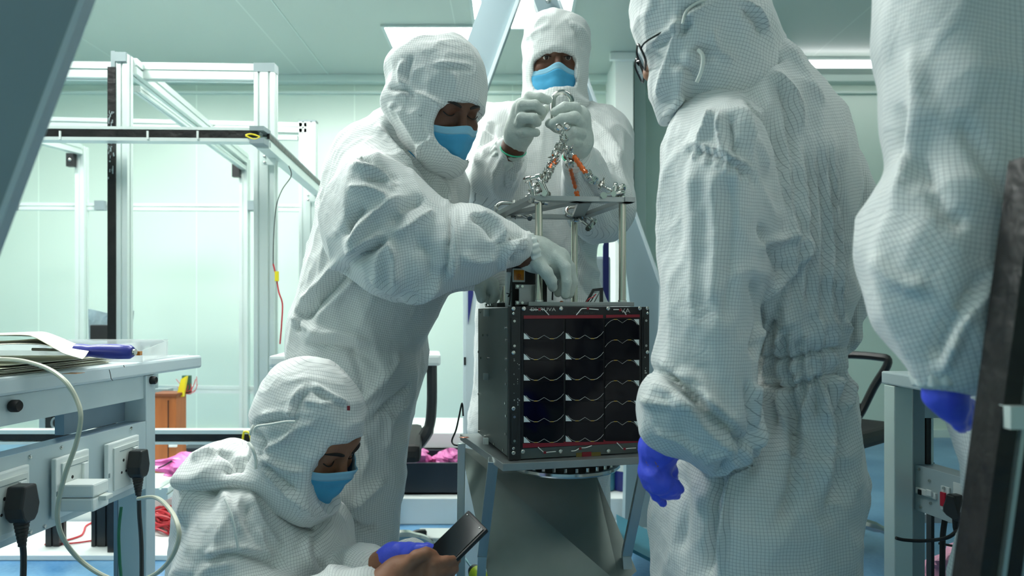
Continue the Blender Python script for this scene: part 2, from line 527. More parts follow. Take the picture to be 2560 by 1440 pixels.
for (px, py, d) in ((668, 400, 2.66), (775, 494, 3.5)):
    q = P(px, py, d)
    MB().box(q.x - .02, q.x + .035, d - .006, d, q.z - .02, q.z + .025).build('bracket', M['aluwhite'], fr)
    for k in (-1, 1):
        MB().sphere((q.x - .008, d - .008, q.z + .012 * k), .006).build('bolt', M['steel'], fr, smooth=True)
# low front beam with black tape
L1 = P(0, 1090, 2.5); R1 = P(640, 1090, 2.5)
mb = MB(); mb.bar(L1 + Vector((0, 0, .018)), R1 + Vector((0, 0, .018)), .045, .014, up=(0, 0, 1))
mb.bar(L1 - Vector((0, 0, .022)), R1 - Vector((0, 0, .022)), .045, .010, up=(0, 0, 1))
mb.bar(L1 + Vector((0, .008, 0)), R1 + Vector((0, .008, 0)), .028, .03, up=(0, 0, 1))
mb.build('beam', M['aluwhite'], fr)
MB().bar(L1 + Vector((0, -.014, 0)), R1 + Vector((-.005, -.014, .0)), .016, .0255, up=(0, 0, 1)).build('tape_strip', M['tape'], fr)
q = P(618, 1100, 2.46)
MB().tube(spline([q + Vector((-.012, 0, .03)), q + Vector((-.016, 0, -.01)), q + Vector((0, 0, -.024)), q + Vector((.014, 0, -.006)), q + Vector((.006, 0, .026)), q + Vector((-.012, 0, .03))], 4), .004, 6).build('tie', M['yellow'], fr, smooth=True)
MB().sphere(P(614, 1116, 2.46), .009).build('tie_end', M['redsw'], fr, smooth=True)
# black lower uprights seen under the bench
for px, w in ((262, 50), (140, 34)):
    q = P(px, 1040, 2.66); ww = w / F * 2.66 / 2
    MB().profile((q.x, 2.66, .021), (q.x, 2.66, .72 if px != 262 else .8), ww * 2, .045).build('post', M['blackpl'], fr)
q = P(138, 1058, 2.62)
MB().tube([q + Vector((.014 * math.cos(t), 0, .02 * math.sin(t))) for t in np.linspace(0, 6.28, 14)[:-1]], .004, 6, closed=True).build('ring', M['alucap'], fr, smooth=True)
# wires hanging on the cage
MB().tube(spline([P(722, 415, 2.6), P(728, 440, 2.6), P(705, 475, 2.62), P(690, 520, 2.64), P(684, 600, 2.66), P(683, 660, 2.66)], 6), .0018, 6).build('wire', M['blackpl'], fr, smooth=True)
w1 = MB().tube(spline([P(683, 660, 2.65), P(690, 690, 2.65), P(697, 730, 2.64), P(706, 760, 2.64), P(704, 810, 2.63), P(700, 860, 2.63)], 6), .003, 6).build('wire', M['redwire'], fr, smooth=True)
w1['label'] = 'red wire'
MB().box(*(lambda q: (q.x - .006, q.x + .007, q.y - .006, q.y + .006, q.z - .02, q.z + .018))(P(692, 690, 2.64))).build('connector', M['yellow'], fr)

# white low plinth and shelf at the rear
bb = MB().box(-2.45, -1.22, 2.545, 2.96, .001, .020, .002).build('base_board', M['whitepl'], None, origin=(-1.8, 2.75, .001))
tag(bb, 'thin white board on the blue floor below the socket strip', 'board')
tb = empty('low_storage_shelf', (-.3, 3.2, 0), 'low white storage shelf with open recess behind the workers', 'shelf')
MB().box(-2.35, .95, 2.98, 3.9, 0.001, .115, .004).build('base', M['whitepl'], tb)
zz = P(0, 1078, 3.45).z
MB().box(-.95, .95, 3.40, 3.9, zz - .075, zz, .004).build('shelf_board', M['whitepl'], tb)
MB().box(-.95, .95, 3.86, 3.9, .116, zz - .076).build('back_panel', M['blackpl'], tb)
for x in (-.95, .93):
    MB().box(x, x + .02, 3.42, 3.855, .116, zz - .076).build('side_panel', M['whitepl'], tb)
# receding pale profile lying on the plinth at the left
b2 = empty('loose_profile', P(480, 1180, 2.9), 'pale aluminium profile leaning on the low white shelf beside the kneeling person', 'profile')
MB().profile(P(400, 1235, 2.35), P(592, 1112, 3.35), .05, .04).build('beam', M['aluwhite'], b2)
# black tub with pink bags
tub = empty('storage_tub', (P(1040, 1200, 3.1).x, 3.1, .117), 'open black plastic tub holding pink bags under the shelf', 'tub')
x0, x1 = P(975, 0, 3.05).x, P(1158, 0, 3.05).x
zt_ = P(0, 1157, 3.05).z
mb = MB(); mb.box(x0, x1, 3.04, 3.06, .117, zt_).box(x0, x1, 3.33, 3.35, .117, zt_).box(x0, x0 + .02, 3.06, 3.33, .117, zt_).box(x1 - .02, x1, 3.06, 3.33, .117, zt_).box(x0, x1, 3.04, 3.35, .117, .125)
mb.build('tub_wall', M['darkblue'], tub)

def bag(name, c, sx, sy, sz, m, label, cat, group=None, seed=1, spikes=5):
    rnd = random.Random(seed)
    n = 22; vs = []; fs = []
    mm = 14
    ph = [rnd.uniform(0, 6.28) for _ in range(6)]
    for i in range(mm + 1):
        p = math.pi * i / mm
        for k in range(n):
            t = 2 * math.pi * k / n
            r = 1 + .22 * math.sin(3 * t + ph[0] + 2 * p) + .16 * math.sin(spikes * t + ph[1] - 3 * p) + .12 * math.sin(7 * p + ph[2] + 2 * t)
            zz = math.cos(p)
            zc = (abs(zz) ** .8) * (1 if zz > 0 else -.75)
            vs.append((c[0] + sx * r * math.sin(p) * math.cos(t), c[1] + sy * r * math.sin(p) * math.sin(t), c[2] + sz * zc * (1 + .2 * math.sin(2 * t + ph[3]))))
    for i in range(mm):
        for k in range(n):
            l = (k + 1) % n
            fs.append([i * n + k, i * n + l, (i + 1) * n + l, (i + 1) * n + k])
    mb = MB(); mb.add(vs, fs)
    o = mb.build(name, m, None, smooth=False, origin=c)
    return tag(o, label, cat, group)
bag('plastic_bag', (P(1032, 1150, 3.18).x, 3.17, zt_ - .02), .085, .09, .075, M['pink'], 'crumpled pink plastic bag at the left in the black tub', 'bag', 'pink bags', 3)
bag('plastic_bag', (P(1118, 1150, 3.18).x, 3.2, zt_ - .03), .07, .08, .055, M['pink'], 'small crumpled pink plastic bag at the right end of the black tub', 'bag', 'pink bags', 5)
bag('plastic_bag', P(455, 1163, 3.05), .12, .1, .045, M['pink'], 'shiny pink plastic sheet bag behind the bench leg', 'bag', 'pink bags', 8)
tag(MB().tube(spline([P(396, 1170, 2.6), P(412, 1163, 2.6), P(430, 1152, 2.6)], 5), .003, 6).build('cable_stub', M['blackpl'], None, smooth=True), 'short black cable lying in front of the pink bag', 'cable')
# brown wooden cabinet with electronics, left rear
cb = empty('wooden_cabinet', (P(425, 0, 3.5).x, 3.5, .117), 'narrow brown wooden cabinet standing between the cage posts', 'cabinet')
q0 = P(396, 1140, 3.5); q1 = P(452, 988, 3.5)
MB().box(q0.x, q1.x, 3.45, 3.56, .117, q1.z, .003).build('body', M['wood'], cb)
MB().box(q0.x - .01, q1.x + .008, 3.44, 3.57, q1.z + .0005, q1.z + .015, .002).build('top', mat('dark_wood_top', S(120, 66, 34), .5, var=.1), cb)
MB().box(q0.x + .075, q0.x + .078, 3.446, 3.4495, .14, q1.z - .02).build('door_gap', M['darkhole'], cb)
q = P(432, 1114, 3.44); MB().box(q.x - .02, q.x + .02, 3.436, 3.4495, q.z - .008, q.z + .008, .003).build('handle', M['whitepl'], cb)
el = empty('circuit_module', P(455, 985, 3.55), 'small dark circuit module with loose thin wires on the wooden cabinet', 'electronics')
q = P(467, 960, 3.55); MB().box(q.x - .022, q.x + .022, 3.54, 3.56, q.z - .045, q.z + .045, .003).build('board', M['pcb'], el)
mb = MB()
for i in range(9):
    p0 = q + Vector((random.uniform(-.04, .02), random.uniform(-.01, .01), -.045)); p1 = q + Vector((random.uniform(-.08, .06), 0, random.uniform(-.03, .04)))
    mb.tube(spline([p0, (p0 + p1) / 2 + Vector((.02, -.01, -.02)), p1], 5), .0016, 5)
mb.build('wires', M['redwire'], el, smooth=True)
q = P(447, 965, 3.5)
tag(MB().prism([P(440, 992, 3.5), P(457, 992, 3.5), P(466, 940, 3.5), P(452, 948, 3.5)], (0, .02, 0)).build('yellow_clip', M['yellow'], None, origin=P(448, 992, 3.5)), 'bright yellow plastic wedge beside the circuit module', 'clip')
q = P(415, 975, 3.6)
tag(MB().box(q.x - .05, q.x + .03, 3.56, 3.62, P(0, 983, 3.6).z, P(0, 970, 3.6).z, .004).build('connector_block', M['alucap'], None, origin=(q.x, 3.6, P(0, 983, 3.6).z)), 'small grey connector block on top of the wooden cabinet', 'connector')
# dark blue crate behind
q0 = P(452, 1140, 3.75); q1 = P(560, 1118, 3.75)
tag(MB().box(q0.x, q1.x, 3.72, 3.88, .117, q1.z, .006).build('crate', M['darkblue'], None, origin=(q0.x, 3.8, .117)), 'low dark navy crate beside the wooden cabinet', 'crate')
# zip bag hanging on the wall rail behind black post
zb = empty('static_bag', P(272, 838, 4.0), 'grey shiny antistatic bag with a dark part inside behind the black taped post', 'bag')
pts = [P(220, 772, 4.0), P(268, 783, 4.0), P(328, 777, 4.0), P(322, 850, 4.0), P(222, 850, 4.0)]
MB().prism(pts, (0, .03, 0)).build('film', M['zip'], zb)
MB().box(*(lambda q: (q.x - .07, q.x + .05, 3.97, 3.998, q.z - .12, q.z + .03))(P(262, 825, 4.0)), .006).build('contents', M['blackrub'], zb)
# table that the static bag stands on
ft = empty('rear_table', (P(270, 0, 4.0).x, 4.0, 0), 'low grey table standing behind the cage', 'table')
zb_z = P(0, 851, 4.0).z
MB().box(-2.75, -2.1, 3.92, 4.12, zb_z - .03, zb_z - .001, .003).build('tabletop', M['benchgrey'], ft)
for x in (-2.72, -2.16):
    for y in (3.925, 4.08):
        MB().box(x, x + .03, y, y + .03, .001, zb_z - .031).build('leg', M['alucap'], ft)
# red wires lying on the plinth
tag(MB().tube(spline([P(120, 1356, 2.99 * 1.0), P(190, 1350, 3.0), P(208, 1330, 3.02), P(235, 1310, 3.05), P(275, 1288, 3.1)], 6), .004, 6).build('red_wire', M['redwire'], None, smooth=True), 'red wire curling along the white shelf base under the bench', 'wire') if False else None
pz = .025
def on_plinth(px, py):
    d = (CH - pz) * F / (py - HY)
    return P(px, py, d)
mb = MB(); mb.tube(spline([on_plinth(112, 1361), on_plinth(160, 1352), on_plinth(200, 1340), on_plinth(210, 1328), on_plinth(216, 1314), on_plinth(245, 1300), on_plinth(275, 1290)], 6), .004, 6)
tag(mb.build('red_wire', M['redwire'], None, smooth=True), 'red wire curling over the thin white board below the sockets', 'wire')
mb = MB(); mb.tube(spline([on_plinth(112, 1361), on_plinth(180, 1358), on_plinth(240, 1350), on_plinth(300, 1342)], 6), .0035, 6)
tag(mb.build('red_wire', M['redwire'], None, smooth=True), 'straighter red wire running towards the bench leg on the thin white board', 'wire')
rnd = random.Random(4)
for k in range(3):
    mb = MB()
    for j in range(7):
        c0 = on_plinth(402 + rnd.uniform(-18, 18), 1318 + rnd.uniform(-12, 12)) + Vector((0, 0, .012 + .007 * j))
        mb.tube([c0 + Vector((.07 * math.cos(t + k), .05 * math.sin(t), .01 * math.sin(2 * t + j))) for t in np.linspace(0, 6.28, 18)[:-1]], .0045, 6, closed=True)
    tag(mb.build('wire_coil', M['redwire'], None, smooth=True), 'coil in the tangle of red wires behind the bench leg', 'wire', 'red wire tangle')

# ------------------------------------------------------------------ hoists (A-frames)
def plate_px(mb, pts, d, th):
    return mb.prism([P(x, y, d) for x, y in pts], (0, th, 0))
g = empty('hoist_gantry', (0, 2.85, 0), 'pale blue A-frame hoist standing behind the masked person with the shackle', 'hoist')
D = 2.85
plate_px(MB(), [(1133, -200), (1385, -200), (1306, -25), (1297, 0), (920, 1040), (905, 1399), (812, 1399), (828, 1040), (1205, 0)], D, .07).build('leg', M['gantry'], g)
mb = MB(); plate_px(mb, [(1335, 0), (1330, -100), (1360, -100), (1395, 0), (1650, 715), (1642, 1000), (1642, 1398), (1560, 1398), (1575, 760), (1558, 620)], D, .07)
mb.build('leg', M['gantry'], g)
plate_px(MB(), [(1395, 0), (1650, 715), (1642, 1000), (1648, 1000), (1657, 713), (1401, -2)], D - .012, .02).build('edge_strip', M['bench'], g)
plate_px(MB(), [(1290, -2), (900, 1070), (908, 1072), (1298, 0)], D - .012, .02).build('edge_strip', M['bench'], g)
MB().box(*(lambda a, b: (a.x, b.x, D - .05, D + .12, a.z, b.z))(P(1200, -100, D), P(1400, -200, D))).build('head_beam', M['gantry'], g)
q = P(1371, 2, D - .02); MB().sphere(q, .012).build('bolt', M['steel'], g, smooth=True)
for x in (P(858, 0, D).x, P(1600, 0, D).x):
    MB().box(x - .09, x + .09, D - .2, D + .10, .001, .03).build('foot', M['gantry'], g)
    MB().box(x - .04, x + .04, D + .005, D + .065, .031, .14).build('ankle', M['gantry'], g)
# near gantry leg, out of focus at the left edge
g2 = empty('hoist_gantry', (-.85, .6, 0), 'blurred pale blue hoist leg leaning in at the near left edge', 'hoist')
D = .60
def leg_x(z): return -.378 - (1.196 - z) * .375
mb = MB(); mb.prism([(leg_x(0.03) - .13, D, .03), (leg_x(.03), D, .03), (leg_x(1.9), D, 1.9), (leg_x(1.9) - .13, D, 1.9)], (0, .010, 0))
mb.build('leg', M['gantry'], g2)
mb = MB(); mb.prism([(leg_x(0.03), D - .004, .03), (leg_x(.03) + .006, D - .004, .03), (leg_x(1.9) + .006, D - .004, 1.9), (leg_x(1.9), D - .004, 1.9)], (0, .012, 0))
mb.build('edge_strip', M['bench'], g2)
MB().box(leg_x(0) - .2, leg_x(0) + .05, D - .12, D + .17, .001, .029).build('foot', M['gantry'], g2)

# near black taped profile at the right edge
nr = empty('taped_profile_frame', (P(2480, 0, .62).x, .62, 0), 'blurred black taped aluminium frame post at the near right edge', 'frame')
t0 = P(2566, 690, .62); t1 = P(2452, 1520, .62)
dv = (t1 - t0); t2 = t1 + dv * ((.02 - t1.z) / dv.z)
t0 = t0 - dv * .35
MB().bar(t0, t2, .036, .036, up=(0, 1, 0)).build('post', M['tape'], nr)
MB().bar(t0 + Vector((-.0005, -.02, 0)) , t2 + Vector((-.0005, -.02, 0)), .004, .006, up=(0, 1, 0)).build('edge_strip', M['alu'], nr)
MB().bar(t0 + Vector((.024, .0, 0)) , t2 + Vector((.024, 0, 0)), .010, .036, up=(0, 1, 0)).build('edge_strip', M['alu'], nr)
q = P(2512, 1042, .60)
MB().bar(q, q + Vector((.4, 0, 0)), .014, .02).build('crossbar', M['aluwhite'], nr)
# pale cabinet with navy corner strips behind the centre person
cab = empty('instrument_cabinet', (.08, 2.32, 0), 'pale equipment cabinet with navy corner strips behind the satellite', 'cabinet')
D = 2.26
xa, xb = P(1157, 0, D).x, P(1527, 0, D).x
zc = P(0, 640, D).z
MB().box(xa, xb, D, D + .16, .001, zc, .01).build('body', M['bench'], cab)
MB().prism([P(1508, 800, D - .006), P(1522, 800, D - .006), P(1522, 605, D - .006), P(1517, 585, D - .006), P(1508, 615, D - .006)], (0, .01, 0)).build('corner_strip', M['navy'], cab)
MB().prism([P(1170, 812, D - .006), P(1183, 735, D - .006), P(1183, 700, D - .006), P(1170, 700, D - .006)], (0, .005, 0)).build('corner_strip', M['navy'], cab)
MB().box(*(lambda q: (q.x - .003, q.x + .004, D - .002, D + .002, q.z - .014, q.z + .012))(P(1162, 902, D))).build('scratch', M['blackpl'], cab)
# hanging thin black cable beside the stand
tag(MB().tube(spline([P(1158, 1040, 1.75), P(1155, 1008, 1.75), P(1148, 1040, 1.74), P(1140, 1075, 1.73), P(1130, 1100, 1.72), P(1134, 1111, 1.71), P(1146, 1114, 1.70)], 6), .0022, 6).build('cable_loop', M['blackpl'], None, smooth=True), 'thin black cable looping down beside the stand plate', 'cable')
# blurred blue and white drums behind the stand, right
for k, (px, lab, m1) in enumerate(((1566, 'pale round drum with blue base behind the stand', M['offwhite']), (1500, 'cyan tinted drum behind the stand ring', M['cyan']))):
    q = P(px, 1235, 3.15)
    e = empty('storage_drum', (q.x, 3.15, .117), lab, 'drum')
    MB().lathe([(.07, .117 - .117), (.075, .01), (.075, .09)], (q.x, 3.15, .117)).build('base', M['navy'] if k == 0 else M['teal'], e, smooth=True)
    MB().lathe([(.075, .091), (.078, .18), (.07, .20)], (q.x, 3.15, .117)).build('body', m1, e, smooth=True)
# teal board and orange handled tool on the floor behind
tl = MB().prism([(.36, 2.30, .14), (.66, 2.2, .01), (.66, 2.62, .01), (.40, 2.62, .14)], (0, 0, .012)).build('teal_board', M['teal'], None, origin=(.5, 2.5, .003))
tag(tl, 'teal board lying on the floor behind the standing person', 'board')
q = P(1622, 1345, 2.72)
tag(MB().cyl(q + Vector((-.04, 0, .01)), q + Vector((.05, .02, -.02)), .012, .016).build('tool_handle', M['kapton'], None, smooth=True, origin=q), 'orange tool handle lying by the teal board', 'tool')

# ------------------------------------------------------------------ satellite stand
st = empty('satellite_stand', (.1, 1.5, 0), 'grey metal stand with a square plate and sloping sheet under the satellite', 'stand')
PZ = .627
poly = [(-.127, 1.668), (-.018, 1.336), (.335, 1.415), (.25, 1.755)]
MB().prism([(x, y, PZ - .015) for x, y in poly], (0, 0, .015)).build('top_plate', M['plate'], st, bevel=.001)
MB().lathe([(.045, -.012), (.118, -.012), (.122, -.008), (.122, -.002), (.118, .0)], (.118, 1.52, PZ - .034)).build('ring', M['steel'], st, smooth=True)
MB().lathe([(.10, 0), (.105, .0185)], (.118, 1.52, PZ - .034)).build('ring_boss', M['blackpl'], st, smooth=True)
for k in range(14):
    t = -2.9 + k * .21
    c = Vector((.118 + .112 * math.cos(t), 1.52 + .112 * math.sin(t), PZ - .034))
    MB().cyl(c, c + Vector((0, 0, .008)), .004, n=8).build('bolt', M['steel'], st, smooth=True)
# sloping sheet
TL, TR, BR, BL = P(1152, 1118, 1.74), P(1487, 1180, 1.74), P(1592, 1428, 1.56), P(1226, 1470, 1.56)
nrm = (TR - TL).cross(BL - TL).normalized() * .003
MB().prism([TL, TR, BR, BR + (BR - TR) * .12 + Vector((-.05, 0, 0)), BL], nrm).build('sheet', mat('brushed_stand_sheet', S(128, 138, 134), .38, .8, var=.10, scale=7, bump=.04, bscale=5), st)
def lerp(a, b, t): return a + (b - a) * t
A_, B_, C_ = Vector((-.127, 1.668, PZ - .016)), Vector((-.018, 1.336, PZ - .016)), Vector((.335, 1.415, PZ - .016))
def strut(a, b, w=.020, h=.016):
    o = MB().bar(a, b, w, h, up=(0, 1, 0)).build('strut', M['alu'], st, bevel=.001)
strut(P(1234, 1150, 1.402), P(1206, 1388, 1.58), .022)
strut(P(1154, 1108, 1.66), P(1152, 1330, 1.66), .018)
strut(P(1612, 1168, 1.46), P(1566, 1388, 1.57), .022)
mb = MB(); mb.bar(P(1206, 1388, 1.58), P(1206, 1388, 1.58) - Vector((.02, -.04, .405)), .02, .02, up=(0, 1, 0)); mb.build('leg', M['alu'], st)
mb = MB(); mb.bar(P(1566, 1388, 1.57), P(1566, 1388, 1.57) - Vector((-.03, -.04, .405)), .02, .02, up=(0, 1, 0)); mb.build('leg', M['alu'], st)
mb = MB(); mb.bar(P(1152, 1330, 1.66), P(1152, 1330, 1.66) - Vector((.0, -.02, P(1152, 1330, 1.66).z - .002)), .02, .02, up=(0, 1, 0)); mb.build('leg', M['alu'], st)
MB().prism([(-.10, 1.72, .585), (.25, 1.77, .585), (.25, 1.77, PZ - .016), (-.10, 1.72, PZ - .016)], (0, .003, 0)).build('back_flange', M['plate'], st)
for q in (P(1168, 1132, 1.735), P(1330, 1160, 1.735)):
    MB().sphere(q, .003, 8).build('bolt', M['steel'], st, smooth=True)
MB().sphere(P(1160, 1093, 1.62) , .006, 8, (2.2, 1.4, .3)).build('glue_spot', M['kapton'], st, smooth=True)

# ------------------------------------------------------------------ satellite
ang = math.radians(14.8)
SATO = Vector((-.0065, 1.36, PZ + .001))
SM = Matrix.Translation(SATO) @ Matrix.Rotation(ang, 4, 'Z')
W_, D_, H_ = .306, .300, .307
sat = empty('satellite', (SATO.x + .13, SATO.y + .17, PZ), 'dark box satellite with rows of solar cells on its front, standing on the grey plate', 'satellite')
def smb(): return MB(SM)
smb().box(.012, W_ - .012, .012, D_ - .012, .004, H_ - .004).build('body', M['satgrey'], sat)
# left side panel, grey, with screws and small fittings
sp = smb().box(0, .0095, .012, D_ - .006, .006, H_ - .002).build('side_panel', M['satgrey'], sat, bevel=.0006)
def sidept(px, py):   # picture position on the side panel -> local (y, z)
    t = (1272 - px) / 75.0
    f = t * 1.36 / (1.65 - .29 * t) * 1.0
    y = .30 * min(max(t * 1.0 / (1.0 + .21 * (1 - t)), 0), 1)
    d = 1.36 + y * math.cos(ang)
    z = CH + (HY - py) / F * d - SATO.z
    return y, z
for px, py in ((1211, 838), (1222, 838), (1206, 895), (1222, 895), (1265, 820), (1266, 897), (1265, 1008), (1266, 1085), (1200, 985), (1197, 879), (1215, 1095), (1238, 1113), (1260, 1125), (1200, 1084), (1205, 780), (1267, 850), (1267, 925), (1267, 960), (1267, 1040)):
    y, z = sidept(px, py)
    y = min(max(y, .012), .285); z = min(max(z, .01), .298)
    smb().cyl((-.0025, y, z), (0, y, z), .0028, n=8).build('screw', M['steel'], sp, smooth=True)
for px, py, s in ((1223, 782, .009), (1222, 941, .008), (1222, 1102, .008)):
    y, z = sidept(px, py)
    smb().box(-.011, 0, y - s, y + s * .4, z - s * .9, z + s * .9, .001).build('fitting', M['whitepl'] if py > 1000 else M['plate'], sp)
# rails, board and rims on the front
def fu(px): return (px - 1272) / 345.0 * W_ * (1.0 + .055 * (1 - (px - 1272) / 345.0)) if px > 1272 else 0
def fv(px, py):
    k = (px - 1272) / 345.0
    top = 768 + 2 * k; h = 382 - 20 * k
    return (H_ + .003) * (1 - (py - top) / h)
def fpt(px, py, off=0.0): return Vector((fu(px), -off, fv(px, py)))
for (a, b) in ((1273, 1299), (1597, 1617)):
    smb().box(fu(a), fu(b), .0, .012, 0, H_).build('rail', M['satrail'], sat, bevel=.0008)
board = smb().box(fu(1300), fu(1596), .001, .012, .022, H_).build('solar_board', M['board'], sat, bevel=.0005)
smb().box(fu(1300), fu(1596), .003, .012, .001, .0215).build('lower_sill', M['satgrey'], sat)
for y0, y1 in ((799, 877), (1034, 1110)):
    for px0, px1 in ((1277, 1290), (1600, 1612)):
        z0, z1 = fv(px0, y1), fv(px0, y0)
        smb().box(fu(px0), fu(px1), -.003, -.0001, z0, z1, .0006).build('clamp', M['satrail'], sat)
        for zz in (z0 + .007, z1 - .007):
            smb().cyl(((fu(px0) + fu(px1)) / 2, -.0045, zz), ((fu(px0) + fu(px1)) / 2, -.0031, zz), .0028, n=8).build('screw', M['steel'], sat, smooth=True)
def fscrew(px, py, r=.0042):
    u, v = fu(px), fv(px, py)
    smb().lathe([(r, 0), (r, .002), (r * .55, .0031), (r * .5, .0022)], (u, 0.0, v), (0, -1, 0), 12).build('screw', M['steel'], sat, smooth=True)
for px in (1282, 1611):
    for py in (777, 789, 885, 1022, 1120, 1131):
        fscrew(px, py, .0040 if py not in (789, 1120) else .003)
for px in (1305, 1391, 1507, 1590): fscrew(px, 777)
for px in (1303, 1390, 1508, 1590): fscrew(px, 1128)
def ftube(name, pts, r, m, parent, off=.003, n=4, label=None):
    o = smb().tube(spline([fpt(x, y, off) for x, y in pts], n), r, 6).build(name, m, parent, smooth=True)
    if label: o['label'] = label
    return o
for pts in ([(1318, 780), (1338, 780), (1349, 779), (1356, 786), (1362, 793)], [(1427, 793), (1433, 786), (1440, 778), (1450, 777), (1454, 777)], [(1458, 778), (1470, 779), (1482, 780)],
            [(1520, 780), (1530, 780), (1536, 780)], [(1545, 783), (1549, 787), (1553, 793)],
            [(1337, 1117), (1344, 1124), (1352, 1130), (1364, 1129), (1378, 1128)], [(1415, 1127), (1425, 1126), (1436, 1120), (1450, 1119), (1465, 1114)],
            [(1529, 1107), (1537, 1115), (1545, 1122), (1560, 1121), (1579, 1120)]):
    ftube('wire', pts, .0010, M['whitewire'], board)
def fquad(name, pts, m, parent, off=.0008, th=.0007):
    return smb().prism([fpt(x, y, off + th) for x, y in pts], (0, th, 0)).build(name, m, parent)
fquad('red_tape', [(1305, 794), (1494, 793), (1494, 801), (1305, 802)], M['redtape'], board)
fquad('red_tape', [(1502, 793), (1590, 792), (1590, 799), (1502, 800)], M['redtape'], board)
fquad('red_tape', [(1303, 1108), (1590, 1097), (1590, 1107), (1303, 1119)], M['redtape'], board)
fquad('warning_sticker', [(1429, 1133), (1490, 1131), (1490, 1141), (1429, 1144)], mat('dim_yellow_sticker', S(116, 100, 40), .6), board, off=-.003)
fquad('warning_sticker', [(1443, 1131), (1466, 1130), (1466, 1144), (1443, 1145)], M['redtape'], board, off=-.0022)
for x, y in ((1352, 1130), (1436, 1121), (1548, 1122), (1340, 779), (1455, 777), (1537, 781)):
    fquad('red_dot', [(x - 3, y - 3), (x + 3, y - 3), (x + 3, y + 3), (x - 3, y + 3)], M['redtape'], board, off=.004)
# lettering
def text_mesh(name, cu):
    t = bpy.data.objects.new('text', cu); COL.objects.link(t)
    bpy.context.view_layer.update()
    me = bpy.data.meshes.new_from_object(t.evaluated_get(bpy.context.evaluated_depsgraph_get()))
    me.name = name
    bpy.data.objects.remove(t)
    o = bpy.data.objects.new(name, me); COL.objects.link(o)
    return o
def text(body, px, py, h, m, parent, w=1.0, space=1.0, off=.0012):
    cu = bpy.data.curves.new('lettering', 'FONT'); cu.body = body; cu.size = h; cu.space_character = space
    cu.extrude = .0001
    cu.materials.append(m)
    o = text_mesh('lettering', cu)
    base = SM @ fpt(px, py, off)
    o.parent = parent
    o.location = base - wloc(parent)
    o.rotation_euler = (math.pi / 2, 0, ang)
    o.scale = (w, 1, 1)
    return o
text('DHRUVA', 1320, 783, .0098, M['trace'], board, 1.35)
text('VA', 1539, 788, .0135, M['trace'], board, 1.3)
text('L30_LPO_S0RA_U11', 1421, 790, .0055, mat('dim_print', S(70, 72, 74), .6), board, .95)
mb = smb()
rnd = random.Random(2)
for i in range(34):
    px = rnd.choice([1283, 1291, 1294, 1604, 1606]); py = rnd.uniform(895, 1015)
    u, v = fu(px), fv(px, py)
    mb.box(u, u + rnd.uniform(.0008, .003), -.0006, .0, v, v + rnd.uniform(.0006, .003))
mb.build('fine_print', M['trace'], sat)
# solar cells: 3 columns x 6 rows
cols = [(1305, 1397), (1402, 1495), (1499, 1588)]
for c, (x0, x1) in enumerate(cols):
    for r in range(6):
        yt = 803 + r * 50.9; yb = yt + 49.5
        k = (x0 - 1305) / 283.0
        yt2 = yt - 5.5 * k * (r / 5.0); yb2 = yb - 5.5 * k * ((r + 1) / 6.0)
        def q(a, b):  # a, b in 0..1 across / down
            return fpt(x0 + (x1 - x0) * a, yt2 + (yb2 - yt2) * b, 0.0)
        cell = smb().prism([q(a, b) + Vector((0, -.0016, 0)) for a, b in ((0, 0), (1, 0), (1, 1), (0, 1))], (0, .0014, 0)).build('solar_cell', M['cell'], board)
        fl = (c == 2)
        def w(a, b): return q(1 - a, 1 - b) if fl else q(a, b)
        up = Vector((0, -.0021, 0))
        tri = [w(0.0, .68) + up, w(.05, .76) + up, w(.16, .985) + up, w(0, .985) + up]
        smb().prism(tri, (0, .0004, 0)).build('corner_patch', M['trace'] if c == 9 else M['whitepl'], cell)
        pts = [w(.05, .70), w(.11, .84), w(.18, .93), w(.27, .975), w(.36, .965), w(.50, .80), w(.64, .965), w(.73, .975), w(.82, .93), w(.93, .78), w(1.0, .62)]
        smb().tube([p + up for p in pts], .00045, 5).build('trace', M['trace'], cell)
        for a in (.29, .70):
            smb().prism([w(a - .045, .955) + up * 1.2, w(a + .045, .955) + up * 1.2, w(a + .045, .99) + up * 1.2, w(a - .045, .99) + up * 1.2], (0, .0004, 0)).build('gold_tab', M['gold'], cell)
# things on the top deck
zt = H_ + .0005
def lx(px, py, d):    # picture point to satellite local
    return SM.inverted() @ P(px, py, d)
def topbox(name, px0, px1, py0, d, dep, m, parent=sat, bev=.001, y1=None):
    a = lx(px0, py0, d); b = lx(px1, py0, d)
    z1 = (a.z + b.z) / 2
    return smb().box(a.x, b.x, a.y, a.y + dep, zt if y1 is None else lx(px0, y1, d).z, z1, bev).build(name, m, parent)
cbx = topbox('camera_box', 1280, 1368, 658, 1.495, .05, M['blackpl'])
lb = topbox('label_plate', 1282, 1315, 671, 1.488, .0035, M['offwhite'], cbx, .001, 705)
topbox('amber_sticker', 1285, 1312, 675, 1.485, .0025, M['amber'], lb, 0, 700)
o_ = lx(1293, 698, 1.4835)
t = bpy.data.curves.new('marking', 'FONT'); t.body = 'R'; t.size = .017; t.extrude = .0001; t.materials.append(mat('brown_ink', S(150, 70, 8), .6))
to = text_mesh('marking', t); to.parent = lb; to.location = (SM @ o_) - wloc(lb); to.rotation_euler = (math.pi / 2, 0, ang)
br = topbox('bracket_plate', 1298, 1342, 711, 1.455, .004, M['plate'], sat, .0008, 762)
for y0, y1 in ((711, 722), (752, 763)):
    topbox('bracket_ear', 1289, 1299, y0, 1.455, .004, M['plate'], br, .0008, y1)
for px, py in ((1294, 716), (1306, 716), (1294, 757), (1306, 757)):
    q = P(px, py, 1.452); MB().cyl(q, q - Vector((0, .004, 0)), .003, n=8).build('screw', M['steel'], br, smooth=True)
